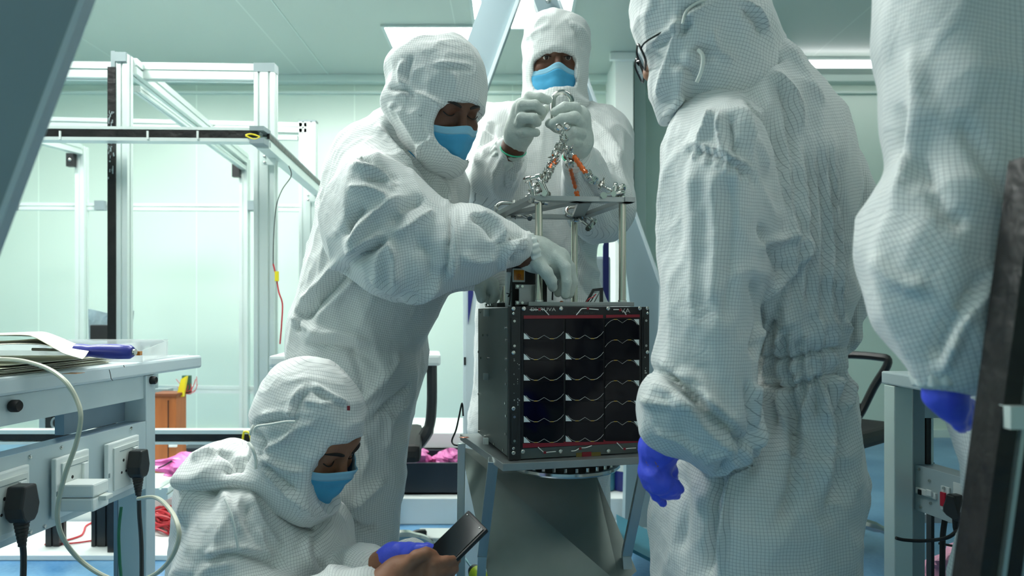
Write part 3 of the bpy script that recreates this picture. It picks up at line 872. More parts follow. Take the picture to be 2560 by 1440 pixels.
topbox('dark_block', 1353, 1369, 702, 1.50, .03, M['satrail'])
topbox('deck_block', 1243, 1272, 757, 1.52, .04, M['satrail'])
topbox('deck_block', 1220, 1240, 764, 1.56, .03, M['satgrey'])
topbox('white_stub', 1268, 1279, 680, 1.50, .02, M['whitepl'])
MB().tube(spline([P(1279, 690, 1.46), P(1276, 720, 1.46), P(1275, 745, 1.46), P(1273, 763, 1.46)], 5), .0016, 6).build('cable', M['blackpl'], sat, smooth=True)
MB().tube(spline([P(1266, 733, 1.46), P(1276, 736, 1.457), P(1270, 742, 1.46), P(1278, 728, 1.455)], 5), .001, 5).build('cable_tie', M['blackpl'], sat, smooth=True)
MB().sphere(P(1404, 758, 1.47), .0055).build('amber_dot', M['kapton'], sat, smooth=True)
for px in (1371, 1378, 1215, 1228, 1511, 1517):
    q = P(px, 759, 1.5 if px > 1300 else 1.6); MB().cyl(q - Vector((0, 0, .006)), q, .003, n=8).build('screw', M['steel'], sat, smooth=True)
# small black gusset with wires
mb = MB()
d = 1.52
mb.prism([P(1460, 762, d), P(1482, 722, d), P(1508, 719, d), P(1508, 762, d), P(1500, 762, d), P(1500, 727, d), P(1486, 728, d), P(1468, 762, d)], (0, .012, 0))
gs = mb.build('gusset', M['blackpl'], sat)
MB().tube(spline([P(1463, 760, 1.515), P(1472, 748, 1.51), P(1484, 742, 1.51), P(1490, 735, 1.512)], 5), .0012, 5).build('wire', M['redwire'], gs, smooth=True)
MB().tube(spline([P(1466, 762, 1.515), P(1478, 752, 1.512), P(1486, 738, 1.51)], 5), .0012, 5).build('wire', M['blackpl'], gs, smooth=True)
MB().tube([P(1484, 758, 1.512), P(1499, 730, 1.512), P(1484, 730, 1.512)], .0012, 5).build('stay', M['steel'], gs)

# ------------------------------------------------------------------ lifting frame bolted on top
D0 = 1.45
lf = empty('lifting_frame', SM @ Vector((.15, .2, zt)), 'steel lifting frame of four rods and an open top plate on the satellite', 'frame')
FLp, FRp, BRp, BLp = P(1347, 0, 1.45), P(1556, 0, 1.475), P(1436, 0, 1.715), P(1256, 0, 1.69)
bz0, bz1 = SATO.z + zt + .001, SATO.z + zt + .0105
tz = P(0, 492, 1.45).z
def xy(p, z, e=(0, 0)): return Vector((p.x + e[0], p.y + e[1], z))
MB().prism([xy(FLp, bz0, (-.022, -.02)), xy(FRp, bz0, (.022, -.02)), xy(FRp, bz0, (.018, .03)), xy(FLp, bz0, (-.024, .03))], (0, 0, .009)).build('base_plate', M['plate'], lf, bevel=.0006)
MB().prism([xy(BLp, bz0, (-.022, -.02)), xy(BRp, bz0, (.022, -.02)), xy(BRp, bz0, (.018, .02)), xy(BLp, bz0, (-.024, .02))], (0, 0, .009)).build('base_plate', M['plate'], lf, bevel=.0006)
for p in (FLp, FRp, BRp, BLp):
    rd = MB().cyl(xy(p, bz1), xy(p, tz - .0105), .0080, n=20).build('rod', M['rod'], lf, smooth=True)
    MB().lathe([(.0095, 0), (.0095, .004), (.007, .005)], xy(p, bz1), n=16).build('collar', M['steel'], rd, smooth=True)
# top plate: rim with two cut-outs and a diagonal brace
mb = MB(); zz = tz - .0100
cw = .026
A, B, C, Dq = xy(FLp, zz, (-.022, -.020)), xy(FRp, zz, (.024, -.020)), xy(BRp, zz, (.024, .020)), xy(BLp, zz, (-.030, .020))
def band(p, q, w):
    n = Vector((-(q - p).y, (q - p).x, 0)).normalized() * w
    mb.prism([p, q, q + n, p + n], (0, 0, .0098))
band(A, B, cw); band(B, C, cw * .9); band(C, Dq, cw); band(Dq, A, cw * .9)
p1 = (A + B) / 2 + Vector((.0, .018, 0)); p2 = Dq + Vector((.05, -.02, 0))
band(p1 + Vector((.01, 0, 0)), p2 + Vector((.01, 0, 0)), .028); 
p3 = C + Vector((-.03, -.02, 0)); band(p3, p1 + Vector((-.006, .0, 0)), .028)
mb.build('top_plate', M['plate'], lf)
for p in (FLp, FRp, BRp, BLp):
    MB().cyl(xy(p, tz), xy(p, tz + .004), .006, n=6).build('bolt_head', M['steel'], lf, smooth=False)

# ------------------------------------------------------------------ wire rope sling
sl = empty('wire_rope_sling', P(1405, 300, 1.55), 'steel wire rope sling with shackles, clips and amber taped legs above the satellite', 'sling')
def shackle(c, ax, up, R, r, name='shackle', parent=sl, pin=True, L=1.5):
    """bow shackle: c centre of bow, ax across, up towards bow top"""
    ax = Vector(ax).normalized(); up = Vector(up); up = (up - ax * up.dot(ax)).normalized()
    c = Vector(c)
    pts = [c - ax * R - up * R * L]
    pts += [c - ax * R - up * R * L * .5]
    for i in range(13):
        t = math.pi - math.pi * i / 12
        pts.append(c + ax * (R * math.cos(t)) + up * (R * math.sin(t)))
    pts += [c + ax * R - up * R * L * .5, c + ax * R - up * R * L]
    o = MB().tube(pts, r, 12).build(name, M['steel'], parent, smooth=True)
    a = c - ax * (R + r * 1.5) - up * R * L; b = c + ax * (R + r * 1.4) - up * R * L
    MB().cyl(a, b, r * .9, n=12).build('pin', M['steel'], o, smooth=True)
    for s in (-1, 1):
        e = c + ax * (s * R) - up * R * L
        MB().cyl(e - ax * r * 1.2, e + ax * r * 1.0, r * 1.45, n=14).build('eye', M['steel'], o, smooth=True)
    MB().cyl(a - ax * r * 1.0, a, r * 1.35, n=6).build('pin_head', M['steel'], o)
    return o
# master shackle held in the hands
shackle(P(1406, 254, 1.62), (1, .12, 0), (-.04, 0, 1), .0225, .0062, 'master_shackle', L=2.3)
for px, py in ((1397, 320), (1417, 317)):
    q = P(px, py, 1.50); MB().lathe([(.0085, 0), (.0085, .012), (.006, .014), (.004, .010)], q + Vector((0, .006, 0)), (0, -1, .1), 16).build('thimble_bolt', M['steel'], sl, smooth=True)
def clip(c, d, s=1.0):
    """wire rope grip: saddle with two U-bolt legs and nuts"""
    d = Vector(d).normalized(); u = Vector((random.uniform(-.5, .5), -1, random.uniform(-.3, .6))); u = (u - d * u.dot(d)).normalized(); w = d.cross(u)
    c = Vector(c)
    mb = MB()
    mb.bar(c - w * .009 * s, c + w * .009 * s, .010 * s, .006 * s, up=u)
    o = mb.build('rope_clip', M['steel'], sl, bevel=.0012)
    mb = MB()
    for k in (-1, 1):
        mb.cyl(c + w * (.0062 * s * k) - u * .008 * s, c + w * (.0062 * s * k) + u * .017 * s, .0017 * s, n=8)
    mb.tube([c + w * (.0062 * s * math.cos(t)) - u * (.006 * s + .005 * s * math.sin(t)) for t in np.linspace(0, math.pi, 7)], .0017 * s, 8)
    for k in (-1, 1):
        mb.cyl(c + w * (.0062 * s * k) + u * .004 * s, c + w * (.0062 * s * k) + u * .009 * s, .0036 * s, n=6)
    mb.build('u_bolt', M['steel'], o, smooth=False)
def rope(pts, r=.0026):
    """twisted strands"""
    c = spline(pts, 10)
    mb = MB()
    L = 0
    frames = []
    s = None
    for i in range(len(c)):
        t = (c[min(i + 1, len(c) - 1)] - c[max(i - 1, 0)]).normalized()
        if s is None: s = t.cross(Vector((0, 1, .01))).normalized()
        s = (s - t * s.dot(t)).normalized()
        if i: L += (c[i] - c[i - 1]).length
        frames.append((c[i], s, t.cross(s), L))
    for k in range(5):
        mb.tube([p + (a * math.cos(l * 420 + k * 1.257) + b * math.sin(l * 420 + k * 1.257)) * r * .62 for p, a, b, l in frames], r * .52, 5)
    return mb.build('wire_rope', M['steel'], sl, smooth=True)
TOP = P(1405, 326, 1.55)
legs = {
 'FR': [TOP, P(1418, 372, 1.53), P(1436, 392, 1.52), P(1459, 425, 1.51), P(1480, 446, 1.50), P(1503, 462, 1.49), P(1532, 478, 1.48)],
 'FL': [TOP, P(1398, 368, 1.54), P(1388, 392, 1.53), P(1378, 418, 1.51), P(1367, 440, 1.49), P(1358, 452, 1.48)],
 'BR': [TOP, P(1414, 380, 1.58), P(1424, 415, 1.61), P(1433, 450, 1.65), P(1442, 485, 1.68), P(1447, 520, 1.70)],
 'BL': [TOP, P(1393, 380, 1.58), P(1372, 420, 1.61), P(1345, 460, 1.64), P(1318, 490, 1.66), P(1300, 510, 1.67), P(1292, 525, 1.68)],
}
for k, p in legs.items(): rope(p)
def at(leg, t):
    p = spline(legs[leg], 10); i = int(t * (len(p) - 2)); return p[i], (p[i + 1] - p[i])
for leg, ts in (('FR', (.10, .22, .62, .74, .86)), ('FL', (.25, .42, .55, .66, .78, .9)), ('BR', (.2, .38)), ('BL', (.12, .25, .62, .8))):
    for t in ts:
        p, d = at(leg, t); clip(p, d, 1.0 if leg != 'BL' else .9)
# amber shrink tape on the legs
def sleeve(leg, a, b, r):
    p = spline(legs[leg], 10); i0 = int(a * (len(p) - 1)); i1 = int(b * (len(p) - 1)); q = p[i0:i1 + 1]
    n = len(q); MB().tube(q, [r * (1 + .18 * math.sin(i * 2.1)) * (.75 if i in (0, n - 1) else 1) for i in range(n)], 10).build('amber_sleeve', M['kapton'], sl, smooth=True)
sleeve('FR', .32, .58, .0058); sleeve('BR', .44, .72, .0048); sleeve('BR', .76, .94, .0062); sleeve('FL', .44, .64, .0045)
# corner shackles
def bow(c, ax, up, R=.016, r=.0046): return shackle(c, ax, up, R, r)
bow(P(1538, 484, 1.465), (.1, .9, .15), (1, -.1, .15), .017, .0050)
bow(P(1552, 476, 1.475), (.5, .6, .25), (.5, -.3, 1), .011, .0050)
bow(P(1538, 470, 1.46), (.2, .9, .1), (.1, -.2, 1), .009, .0046)
bow(P(1346, 478, 1.45), (.7, .6, 0), (-.1, .1, 1), .015, .0048)
bow(P(1356, 462, 1.45), (.2, .9, .1), (-.4, .2, 1), .014, .0048)
bow(P(1340, 466, 1.46), (.8, -.5, .1), (.5, .1, -1), .012, .0046)
bow(P(1258, 522, 1.68), (.1, .5, 1), (-1, .1, .1), .018, .0050)
bow(P(1284, 528, 1.67), (.2, .9, .2), (-1, 0, .25), .013, .0048)
bow(P(1307, 532, 1.665), (.0, .9, .4), (-1, 0, .5), .012, .0048)
bow(P(1430, 528, 1.70), (.0, .6, .9), (-1, .2, .1), .014, .0046)
bow(P(1449, 530, 1.69), (.8, .5, 0), (.1, .0, 1), .013, .0048)
bow(P(1462, 548, 1.68), (.5, .8, .6), (-.8, 0, .55), .014, .0050)

# ------------------------------------------------------------------ left bench with power strip
lbn = empty('workbench', (-1.3, 1.4, 0), 'white workbench with a steel power strip at the left', 'workbench')
ZT = .805
e0 = (-.935, 1.02); e1 = (-.862, 1.90)
def bx(y): return e0[0] + (e1[0] - e0[0]) * (y - e0[1]) / (e1[1] - e0[1])
MB().prism([(e0[0], e0[1], ZT - .034), (e1[0], e1[1], ZT - .034), (-1.75, e1[1], ZT - .034), (-1.75, e0[1], ZT - .034)], (0, 0, .034)).build('tabletop', M['bench'], lbn, bevel=.006)
def side_panel(y0, y1, z0, z1, x=.0, th=.004, name='apron', m=M['powder'], bev=.001):
    return MB().prism([(bx(y0) - .012 + x, y0, z0), (bx(y1) - .012 + x, y1, z0), (bx(y1) - .012 + x, y1, z1), (bx(y0) - .012 + x, y0, z1)], (-th, 0, 0)).build(name, m, lbn, bevel=bev)
side_panel(1.0, 1.66, .715, ZT - .035)
strip = MB(); X0 = -.862
def sx(y): return bx(y) - .006
strip = MB().prism([(sx(1.0), 1.0, .497), (sx(1.655), 1.655, .497), (sx(1.655), 1.655, .66), (sx(1.0), 1.0, .66)], (-.004, 0, 0)).build('power_strip', M['powder'], lbn)
MB().prism([(sx(1.0) - .0041, 1.0, .656), (sx(1.655) - .0041, 1.655, .656), (sx(1.655) - .05, 1.655, .656), (sx(1.0) - .05, 1.0, .656)], (0, 0, .0038)).build('strip_shelf', M['shelfblue'], lbn)
MB().prism([(sx(1.42) - .0501, 1.46, .661), (sx(1.655) - .0501, 1.655, .661), (sx(1.655) - .0501, 1.655, .71), (sx(1.42) - .0501, 1.46, .705)], (-.02, 0, 0)).build('gusset', M['shelfblue'], lbn)
# posts
MB().box(bx(1.66) - .075, bx(1.66) - .006, 1.657, 1.70, .001, ZT - .035).build('leg', M['powder'], lbn, bevel=.002)
MB().box(bx(1.66) - .085, bx(1.66) - .0755, 1.657, 1.70, .001, .5).build('leg_flange', M['shelfblue'], lbn)
for y in (1.06,):
    MB().box(-1.72, -1.65, y, y + .05, .001, ZT - .035).build('leg', M['powder'], lbn)
MB().box(-1.72, -1.65, 1.8, 1.85, .001, ZT - .035).build('leg', M['powder'], lbn)
MB().box(-1.0, -.94, 1.0, 1.04, .001, .496).build('leg', M['powder'], lbn)
for y, z, r in ((1.262, .75, .0115), (1.68, .757, .010)):
    x = bx(y) - .012
    MB().lathe([(r * .8, 0), (r, .003), (r, .014), (r * .8, .017), (r * .4, .013)], (x, y, z), (1, 0, 0), 18).build('knob', M['blackrub'], lbn, smooth=True)
mb = MB(); 
mb.tube([P(273, 924, 1.392), P(276, 935, 1.392), P(278, 947, 1.392), P(282, 951, 1.392)], .0007, 5); mb.tube([P(309, 913, 1.45), P(311, 918, 1.45)], .0007, 5)
mb.build('pen_mark', M['blackpl'], lbn)
def socket(y0, y1, z0, z1):
    x = sx((y0 + y1) / 2) + .0008
    e = empty('wall_socket', (x, (y0 + y1) / 2, z0))
    e.parent = lbn; e.location = Vector((x, (y0 + y1) / 2, z0)) - wloc(lbn)
    def b(name, a0, a1, c0, c1, th, m, bev=.002, off=0.0):
        ya, yb = y0 + (y1 - y0) * a0, y0 + (y1 - y0) * a1; za, zb = z0 + (z1 - z0) * c0, z0 + (z1 - z0) * c1
        return MB().hull_box(x + off, x + off + th, ya, yb, za, zb, bev).build(name, m, e)
    b('surround', 0, 1, 0, 1, .010, M['whitepl'], .003)
    b('face_plate', .14, .93, .10, .90, .004, M['offwhite'], .0015, .0098)
    b('rocker_switch', .70, .84, .50, .80, .006, M['whitepl'], .0015, .0135)
    b('trim_line', .30, .88, .80, .815, .0006, M['alucap'], .0001, .0137)
    for a, c, r in ((.42, .62, .0035), (.36, .40, .003), (.50, .40, .003)):
        q = Vector((x + .0139, y0 + (y1 - y0) * a, z0 + (z1 - z0) * c))
        MB().cyl(q - Vector((.001, 0, 0)), q + Vector((.0004, 0, 0)), r, n=10).build('pin_hole', M['darkhole'], e)
    b('side_clip', .015, .05, .38, .46, .0012, M['alucap'], .0002, .0096)
    return x
socket(1.172, 1.292, .512, .636); socket(1.345, 1.452, .514, .634); socket(1.497, 1.622, .514, .634)
for y, z in ((1.300, .648), (1.335, .505), (1.30, .505), (1.60, .652), (1.38, .650)):
    q = Vector((sx(y), y, z)); MB().lathe([(.0045, 0), (.004, .002), (.0015, .0015)], q, (1, 0, 0), 10).build('screw', M['steel'], lbn, smooth=True)
def plug(name, q, s, label, yaw=0):
    """black mains plug with ribbed neck; q = contact point on the socket"""
    e = empty(name, q, label, 'plug', 'black mains plugs')
    x, y, z = q
    mb = MB(); mb.prism([(x + .004, y + a * s, z + b * s) for a, b in ((-.014, .030), (.014, .030), (.022, -.004), (.018, -.020), (.010, -.030), (-.010, -.030), (-.018, -.020), (-.022, -.004))], (.030 * s, 0, 0))
    mb.build('body', M['blackpl'], e, bevel=.004)
    mb = MB()
    prof = []
    for i in range(7):
        h = .0 + i * .006 * s; r = (.0115 - i * .0009) * s
        prof += [(r, h), (r, h + .004 * s), (r * .82, h + .0045 * s)]
    mb.lathe(prof, (x + .018 * s, y, z - .029 * s), (.02, 0, -1), 14)
    mb.build('strain_relief', M['blackpl'], e, smooth=True)
    return Vector((x + .018 * s + .002, y, z - .071 * s))
n1 = plug('mains_plug', (sx(1.235) + .0145, 1.237, .577), 1.12, 'black mains plug in the nearest socket of the left bench')
n3 = plug('mains_plug', (sx(1.56) + .0145, 1.575, .575), 1.05, 'black mains plug in the farthest socket of the left bench')
tag(MB().tube(spline([n1 + Vector((0, 0, .006)), n1 + Vector((.001, 0, -.05)), n1 + Vector((.004, -.02, -.25)), Vector((-.88, 1.25, .02))], 8), .0052, 8).build('mains_cable', M['blackpl'], None, smooth=True), 'thick black cable hanging from the nearest mains plug', 'cable')
tag(MB().tube(spline([n3 + Vector((0, 0, .006)), n3 + Vector((.001, 0, -.04)), n3 + Vector((.012, -.01, -.16)), Vector((-.82, 1.5, .02))], 8), .0048, 8).build('mains_cable', M['blackpl'], None, smooth=True), 'black cable hanging from the farthest mains plug', 'cable')
tag(MB().tube(spline([P(303, 1268, 1.60), P(297, 1330, 1.60), P(299, 1400, 1.60), P(303, 1480, 1.60), Vector((-.92, 1.6, .02))], 8), .0035, 8).build('green_cable', M['greenwire'], None, smooth=True), 'green cable running down the bench leg', 'cable')
# white charger
xx = sx(1.40) + .0142
ch = empty('charger', (xx, 1.40, .53), 'white plastic charger block in the middle socket', 'charger')
MB().hull_box(xx, xx + .066, 1.352, 1.405, .5275, .5545, .004).build('body', M['whitepl'], ch)
MB().hull_box(xx, xx + .066, 1.352, 1.405, .5555, .582, .004).build('body_lid', M['whitepl'], ch)
MB().hull_box(xx + .0662, xx + .082, 1.368, 1.392, .546, .556, .002).build('connector', M['offwhite'], ch)
# ivory cable from the table to the charger loop
pts = [P(-70, 905, 1.20), P(0, 898, 1.24), P(60, 903, 1.20), P(120, 922, 1.16), P(165, 955, 1.13), P(192, 1000, 1.12), P(202, 1045, 1.11), P(190, 1110, 1.11), P(165, 1180, 1.11), P(147, 1250, 1.12), P(144, 1300, 1.13), P(160, 1350, 1.15), P(200, 1400, 1.18),
       P(260, 1440, 1.18), P(320, 1455, 1.17), P(380, 1440, 1.15), P(425, 1400, 1.12), P(447, 1345, 1.11), P(440, 1300, 1.13), P(415, 1262, 1.20), P(385, 1243, 1.29), P(345, 1247, 1.382)]
tag(MB().tube(spline(pts, 8), .0038, 8).build('charger_cable', M['cable'], None, smooth=True), 'ivory cable looping from the tabletop down to the white charger', 'cable')
# things on the bench
rnd = random.Random(11)
ps = empty('paper_stack', (-1.15, 1.3, ZT + .001), 'fanned stack of cream paper sheets on the left bench', 'paper')
for i in range(9):
    mb = MB()
    z = ZT + .001 + i * .0022
    a = rnd.uniform(-.03, .03); ox = rnd.uniform(-.012, .012)
    nx, ny = 14, 6
    vs = []; fs = []
    for iy in range(ny + 1):
        for ix in range(nx + 1):
            u = ix / nx; v = iy / ny
            x = -1.50 + .56 * u + ox; y = 1.16 + .34 * v + .09 * (u) + a * (u - .5)
            zz = z + .0015 * math.sin(6 * u + i) * math.sin(4 * v + i)
            vs.append((x, y, zz))
    n0 = len(vs); vs += [(x, y, zz + .0010) for x, y, zz in vs[:n0]]
    for iy in range(ny):
        for ix in range(nx):
            k = iy * (nx + 1) + ix
            fs.append([k, k + 1, k + nx + 2, k + nx + 1]); fs.append([n0 + k, n0 + k + nx + 1, n0 + k + nx + 2, n0 + k + 1])
    for ix in range(nx):
        fs.append([ix, n0 + ix, n0 + ix + 1, ix + 1]); k = ny * (nx + 1) + ix; fs.append([k, k + 1, n0 + k + 1, n0 + k])
    for iy in range(ny):
        k = iy * (nx + 1); fs.append([k, k + nx + 1, n0 + k + nx + 1, n0 + k]); k += nx; fs.append([k, n0 + k, n0 + k + nx + 1, k + nx + 1])
    mb.add(vs, fs).build('sheet', M['paper'], ps, smooth=False)
# curled bag-like sheet over the stack
def curl(pts_px, d0, d1, name, par, m, label=None):
    vs = []; fs = []
    n = 26; mm = 12
    c = spline([Vector((x, y, 0)) for x, y in pts_px], 6)
    L = len(c)
    for j in range(mm + 1):
        v = j / mm; d = d0 + (d1 - d0) * v
        for i, q in enumerate(c):
            u = i / (L - 1)
            p = P(q.x + 30 * v, 0, d)
            zbase = P(0, q.y, d0).z
            vs.append((p.x, d, zbase + .004 * math.sin(5 * v + 4 * u)))
    n0 = len(vs); vs += [(x, y, z - .0012) for x, y, z in vs]
    for j in range(mm):
        for i in range(L - 1):
            k = j * L + i
            fs.append([k, k + 1, k + L + 1, k + L]); fs.append([n0 + k, n0 + k + L, n0 + k + L + 1, n0 + k + 1])
    for i in range(L - 1): fs.append([i, n0 + i, n0 + i + 1, i + 1]); k = mm * L + i; fs.append([k, k + 1, n0 + k + 1, n0 + k])
    for j in range(mm): k = j * L; fs.append([k, k + L, n0 + k + L, n0 + k]); k += L - 1; fs.append([k, n0 + k, n0 + k + L, k + L])
    return MB().add(vs, fs).build(name, m, par, smooth=True)
cs = empty('curled_sheet', P(60, 870, 1.35), 'curled cream paper sheet arching over the stack at the left edge', 'paper')
curl([(-260, 845), (-100, 843), (0, 842), (60, 842), (85, 846), (120, 862), (160, 882), (205, 893)], 1.30, 1.62, 'upper_fold', cs, M['paper'])
curl([(-260, 868), (-100, 868), (0, 866), (60, 864), (110, 866), (140, 874), (160, 882), (205, 893)], 1.27, 1.58, 'lower_fold', cs, M['paper'])
q = P(183, 921, 1.32); tag(MB().box(q.x - .012, q.x + .015, q.y - .015, q.y + .012, ZT + .0004, ZT + .001).build('orange_sticker', M['amber'], None, origin=(q.x, q.y, ZT)), 'small orange sticker on the bench edge below the papers', 'sticker')
# clear tray
tr = empty('clear_tray', (-.98, 1.68, ZT), 'clear acrylic tray lying behind the blue screwdriver', 'tray')
tx0, tx1, ty0, ty1 = -1.26, -.885, 1.63, 1.87
TZ0, TZ1 = ZT + .001, ZT + .042
mb = MB(); mb.box(tx0, tx1, ty0, ty0 + .003, TZ0, TZ1 - .014).box(tx0, tx1 - .06, ty1 - .003, ty1, TZ0, TZ1).box(tx0, tx0 + .003, ty0, ty1, TZ0, TZ1).box(tx0, tx1, ty0, ty1, TZ0, TZ0 + .003)
mb.box(tx0, tx1 - .06, ty1 - .02, ty1 + .006, TZ1, TZ1 + .004)
mb.prism([(tx1 - .06, ty1, TZ0), (tx1, ty0, TZ0), (tx1, ty0, TZ1 - .014), (tx1 - .06, ty1, TZ1)], (.003, 0, 0))
mb.box(-1.02, -1.017, ty0, ty1, TZ0, TZ1 - .004)
mb.build('shell', M['acrylic'], tr)
tag(MB().box(-1.10, -1.0, 1.70, 1.76, TZ0 + .0035, TZ0 + .006).build('paper_slip', M['pink'], None, origin=(-1.05, 1.73, TZ0)), 'pink slip of film inside the clear tray', 'film')
# blue screwdriver
sd = empty('screwdriver', P(260, 880, 1.42), 'screwdriver with a fat blue handle lying on the papers', 'screwdriver')
a, b = P(186, 876, 1.46), P(332, 880, 1.46)
dd = (b - a)
prof = [(.010, 0), (.0145, .004), (.0145, .02), (.0125, .032), (.015, .055), (.0162, .08), (.016, .100), (.015, dd.length - .006), (.011, dd.length)]
MB().lathe(prof, a, dd, 22).build('handle', M['blueh'], sd, smooth=True)
MB().cyl(b, b + dd.normalized() * .006, .007, n=16).build('end_cap', M['steel'], sd, smooth=True)
MB().cyl(a, a - dd.normalized() * .09, .003, n=12).build('shaft', M['steel'], sd, smooth=True)
q = P(337, 884, 1.50); tag(MB().box(q.x - .001, q.x + .011, q.y, q.y + .01, q.z - .004, q.z + .005).build('eraser', M['amber'], None, origin=q), 'small orange and grey bit behind the screwdriver handle', 'eraser')

# ------------------------------------------------------------------ right bench
rb = empty('side_bench', (1.2, 1.6, 0), 'white framed bench with a switch panel at the right', 'workbench')
zs = P(0, 930, 1.60).z
MB().box(.882, 1.75, .95, 1.632, zs - .03, zs).build('tabletop', M['bench'], rb, bevel=.004)
def r_(px, d): return P(px, 0, d).x
MB().box(r_(2236, 1.575), r_(2282, 1.575), 1.575, 1.62, .001, zs - .031).build('leg', M['aluwhite'], rb, bevel=.002)
MB().box(r_(2283, 1.60), r_(2312, 1.60), 1.60, 1.63, .001, zs - .031).build('leg_flange', M['benchgrey'], rb)
MB().box(r_(2316, 1.60), r_(2326, 1.60), 1.60, 1.64, P(0, 1172, 1.6).z, P(0, 1045, 1.6).z).build('window_frame', M['blackpl'], rb)
MB().box(r_(2312, 1.60), r_(2500, 1.60), 1.60, 1.63, P(0, 1045, 1.6).z, zs - .031).build('apron', M['powder'], rb)
MB().box(r_(2328, 1.60), r_(2334, 1.60), 1.60, 1.63, P(0, 1172, 1.6).z, P(0, 1046, 1.6).z).build('post', M['aluwhite'], rb)
# switch panel, running towards the camera
q0, q1 = P(2288, 1161, 1.60), P(2475, 1216, 1.40)
h0 = P(0, 1161, 1.6).z - P(0, 1274, 1.6).z
pm = Matrix.Translation(Vector((q0.x, q0.y, q0.z - h0))) @ Matrix.Rotation(math.atan2(q1.y - q0.y, q1.x - q0.x), 4, 'Z')
wl = math.hypot(q1.x - q0.x, q1.y - q0.y) + .06
def rmb(): return MB(pm)
pn = rmb().box(0, wl, 0, .004, 0, h0).build('switch_panel', M['powder'], rb, bevel=.0008)
rmb().box(0, wl, .0041, .05, h0 - .004, h0).build('panel_shelf', M['benchgrey'], rb)
def pl(px, py):
    """picture position on the panel plane -> local (x, z)"""
    inv = pm.inverted(); o = inv @ Vector((0, 0, CH)); v = inv @ P(px, py, 1.0) - o
    t = -o.y / v.y; p = o + v * t
    return p.x, p.z
def prect(name, pa, pb, th, m, par=pn, bev=.0015, off=0):
    a = pl(*pa); b = pl(*pb)
    return rmb().hull_box(a[0], b[0], -th - off, -off, b[1], a[1], bev).build(name, m, par)
prect('switch_plate', (2294, 1217), (2344, 1249), .006, M['whitepl'])
prect('black_rocker', (2302, 1222), (2310, 1238), .003, M['blackpl'], off=.0061)
prect('white_rocker', (2324, 1222), (2338, 1242), .005, M['whitepl'], off=.0061)
prect('switch_plate', (2356, 1213), (2377, 1280), .005, M['whitepl'])
prect('red_rocker', (2358, 1228), (2371, 1268), .004, M['redsw'], off=.0051)
prect('socket_plate', (2384, 1204), (2470, 1330), .002, M['whitepl'])
for px, py in ((2299, 1173), (2325, 1202), (2328, 1258), (2303, 1268), (2366, 1220), (2367, 1276), (2417, 1222), (2417, 1308)):
    x, z = pl(px, py); rmb().lathe([(.0034, 0), (.003, .003)], (x, -.0055 if px in (2366, 2367) else -.0022 if px == 2417 else 0, z), (0, -1, 0), 10).build('screw', M['steel'], pn, smooth=True)
x, z = pl(2406, 1270)
e = empty('mains_plug', pm @ Vector((x, -.003, z)), 'black three lobed mains plug in the right bench panel', 'plug')
mb = rmb(); mb.prism([(x + a, -.004, z + b) for a, b in ((-.012, .030), (.010, .030), (.017, .012), (.024, -.008), (.024, -.018), (.012, -.024), (-.012, -.018), (-.022, -.012), (-.022, 0), (-.016, .014))], (0, -.026, 0)); mb.build('body', M['blackpl'], e, bevel=.004)
rmb().lathe([(.008, 0), (.007, .02), (.005, .03)], (x + .003, -.018, z - .02), (0, 0, -1), 12).build('strain_relief', M['blackpl'], e, smooth=True)
nn = pm @ Vector((x + .003, -.018, z - .05))
tag(MB().tube(spline([nn, P(2392, 1328, nn.y - .01), P(2365, 1345, nn.y), P(2310, 1352, 1.53), P(2262, 1350, 1.54), P(2240, 1345, 1.54)], 8), .0040, 8).build('mains_cable', M['blackrub'], None, smooth=True), 'dark cable curving from the right plug across the bench leg', 'cable')
tag(MB().tube(spline([P(2362, 1300, 1.54), P(2357, 1340, 1.54), P(2356, 1400, 1.54), P(2354, 1480, 1.54), Vector((.96, 1.54, .02))], 8), .006, 8).build('mains_cable', M['blackrub'], None, smooth=True), 'thick dark cable dropping straight down behind the right panel', 'cable')
tag(MB().tube(spline([P(2346, 1358, 1.66), P(2390, 1366, 1.64), P(2430, 1371, 1.62), P(2500, 1375, 1.6)], 6), .003, 6).build('thin_cable', M['blackrub'], None, smooth=True), 'thin dark cable running level under the right panel', 'cable')
MB().box(r_(2328, 1.70), r_(2336, 1.70), 1.70, 1.72, .001, .55).build('post', M['blackpl'], rb)
MB().box(r_(2290, 1.95), r_(2292, 1.95) + .6, 1.94, 1.96, .35, P(0, 1305, 1.95).z).build('lower_panel', M['benchgrey'], rb)
bag('plastic_bag', P(2402, 1440, 1.75), .075, .06, .07, mat('dusty_pink_film', S(226, 160, 186), .35, var=.06), 'dusty pink plastic bag under the right bench', 'bag', 'pink bags', 9, 4)
tag(MB().tube([P(2370, 1178, 1.57), P(2400, 1184, 1.56), P(2412, 1180, 1.56)], .003, 6).build('hex_key', M['blackpl'], None, smooth=True), 'small dark hex key lying on the right panel shelf', 'tool')
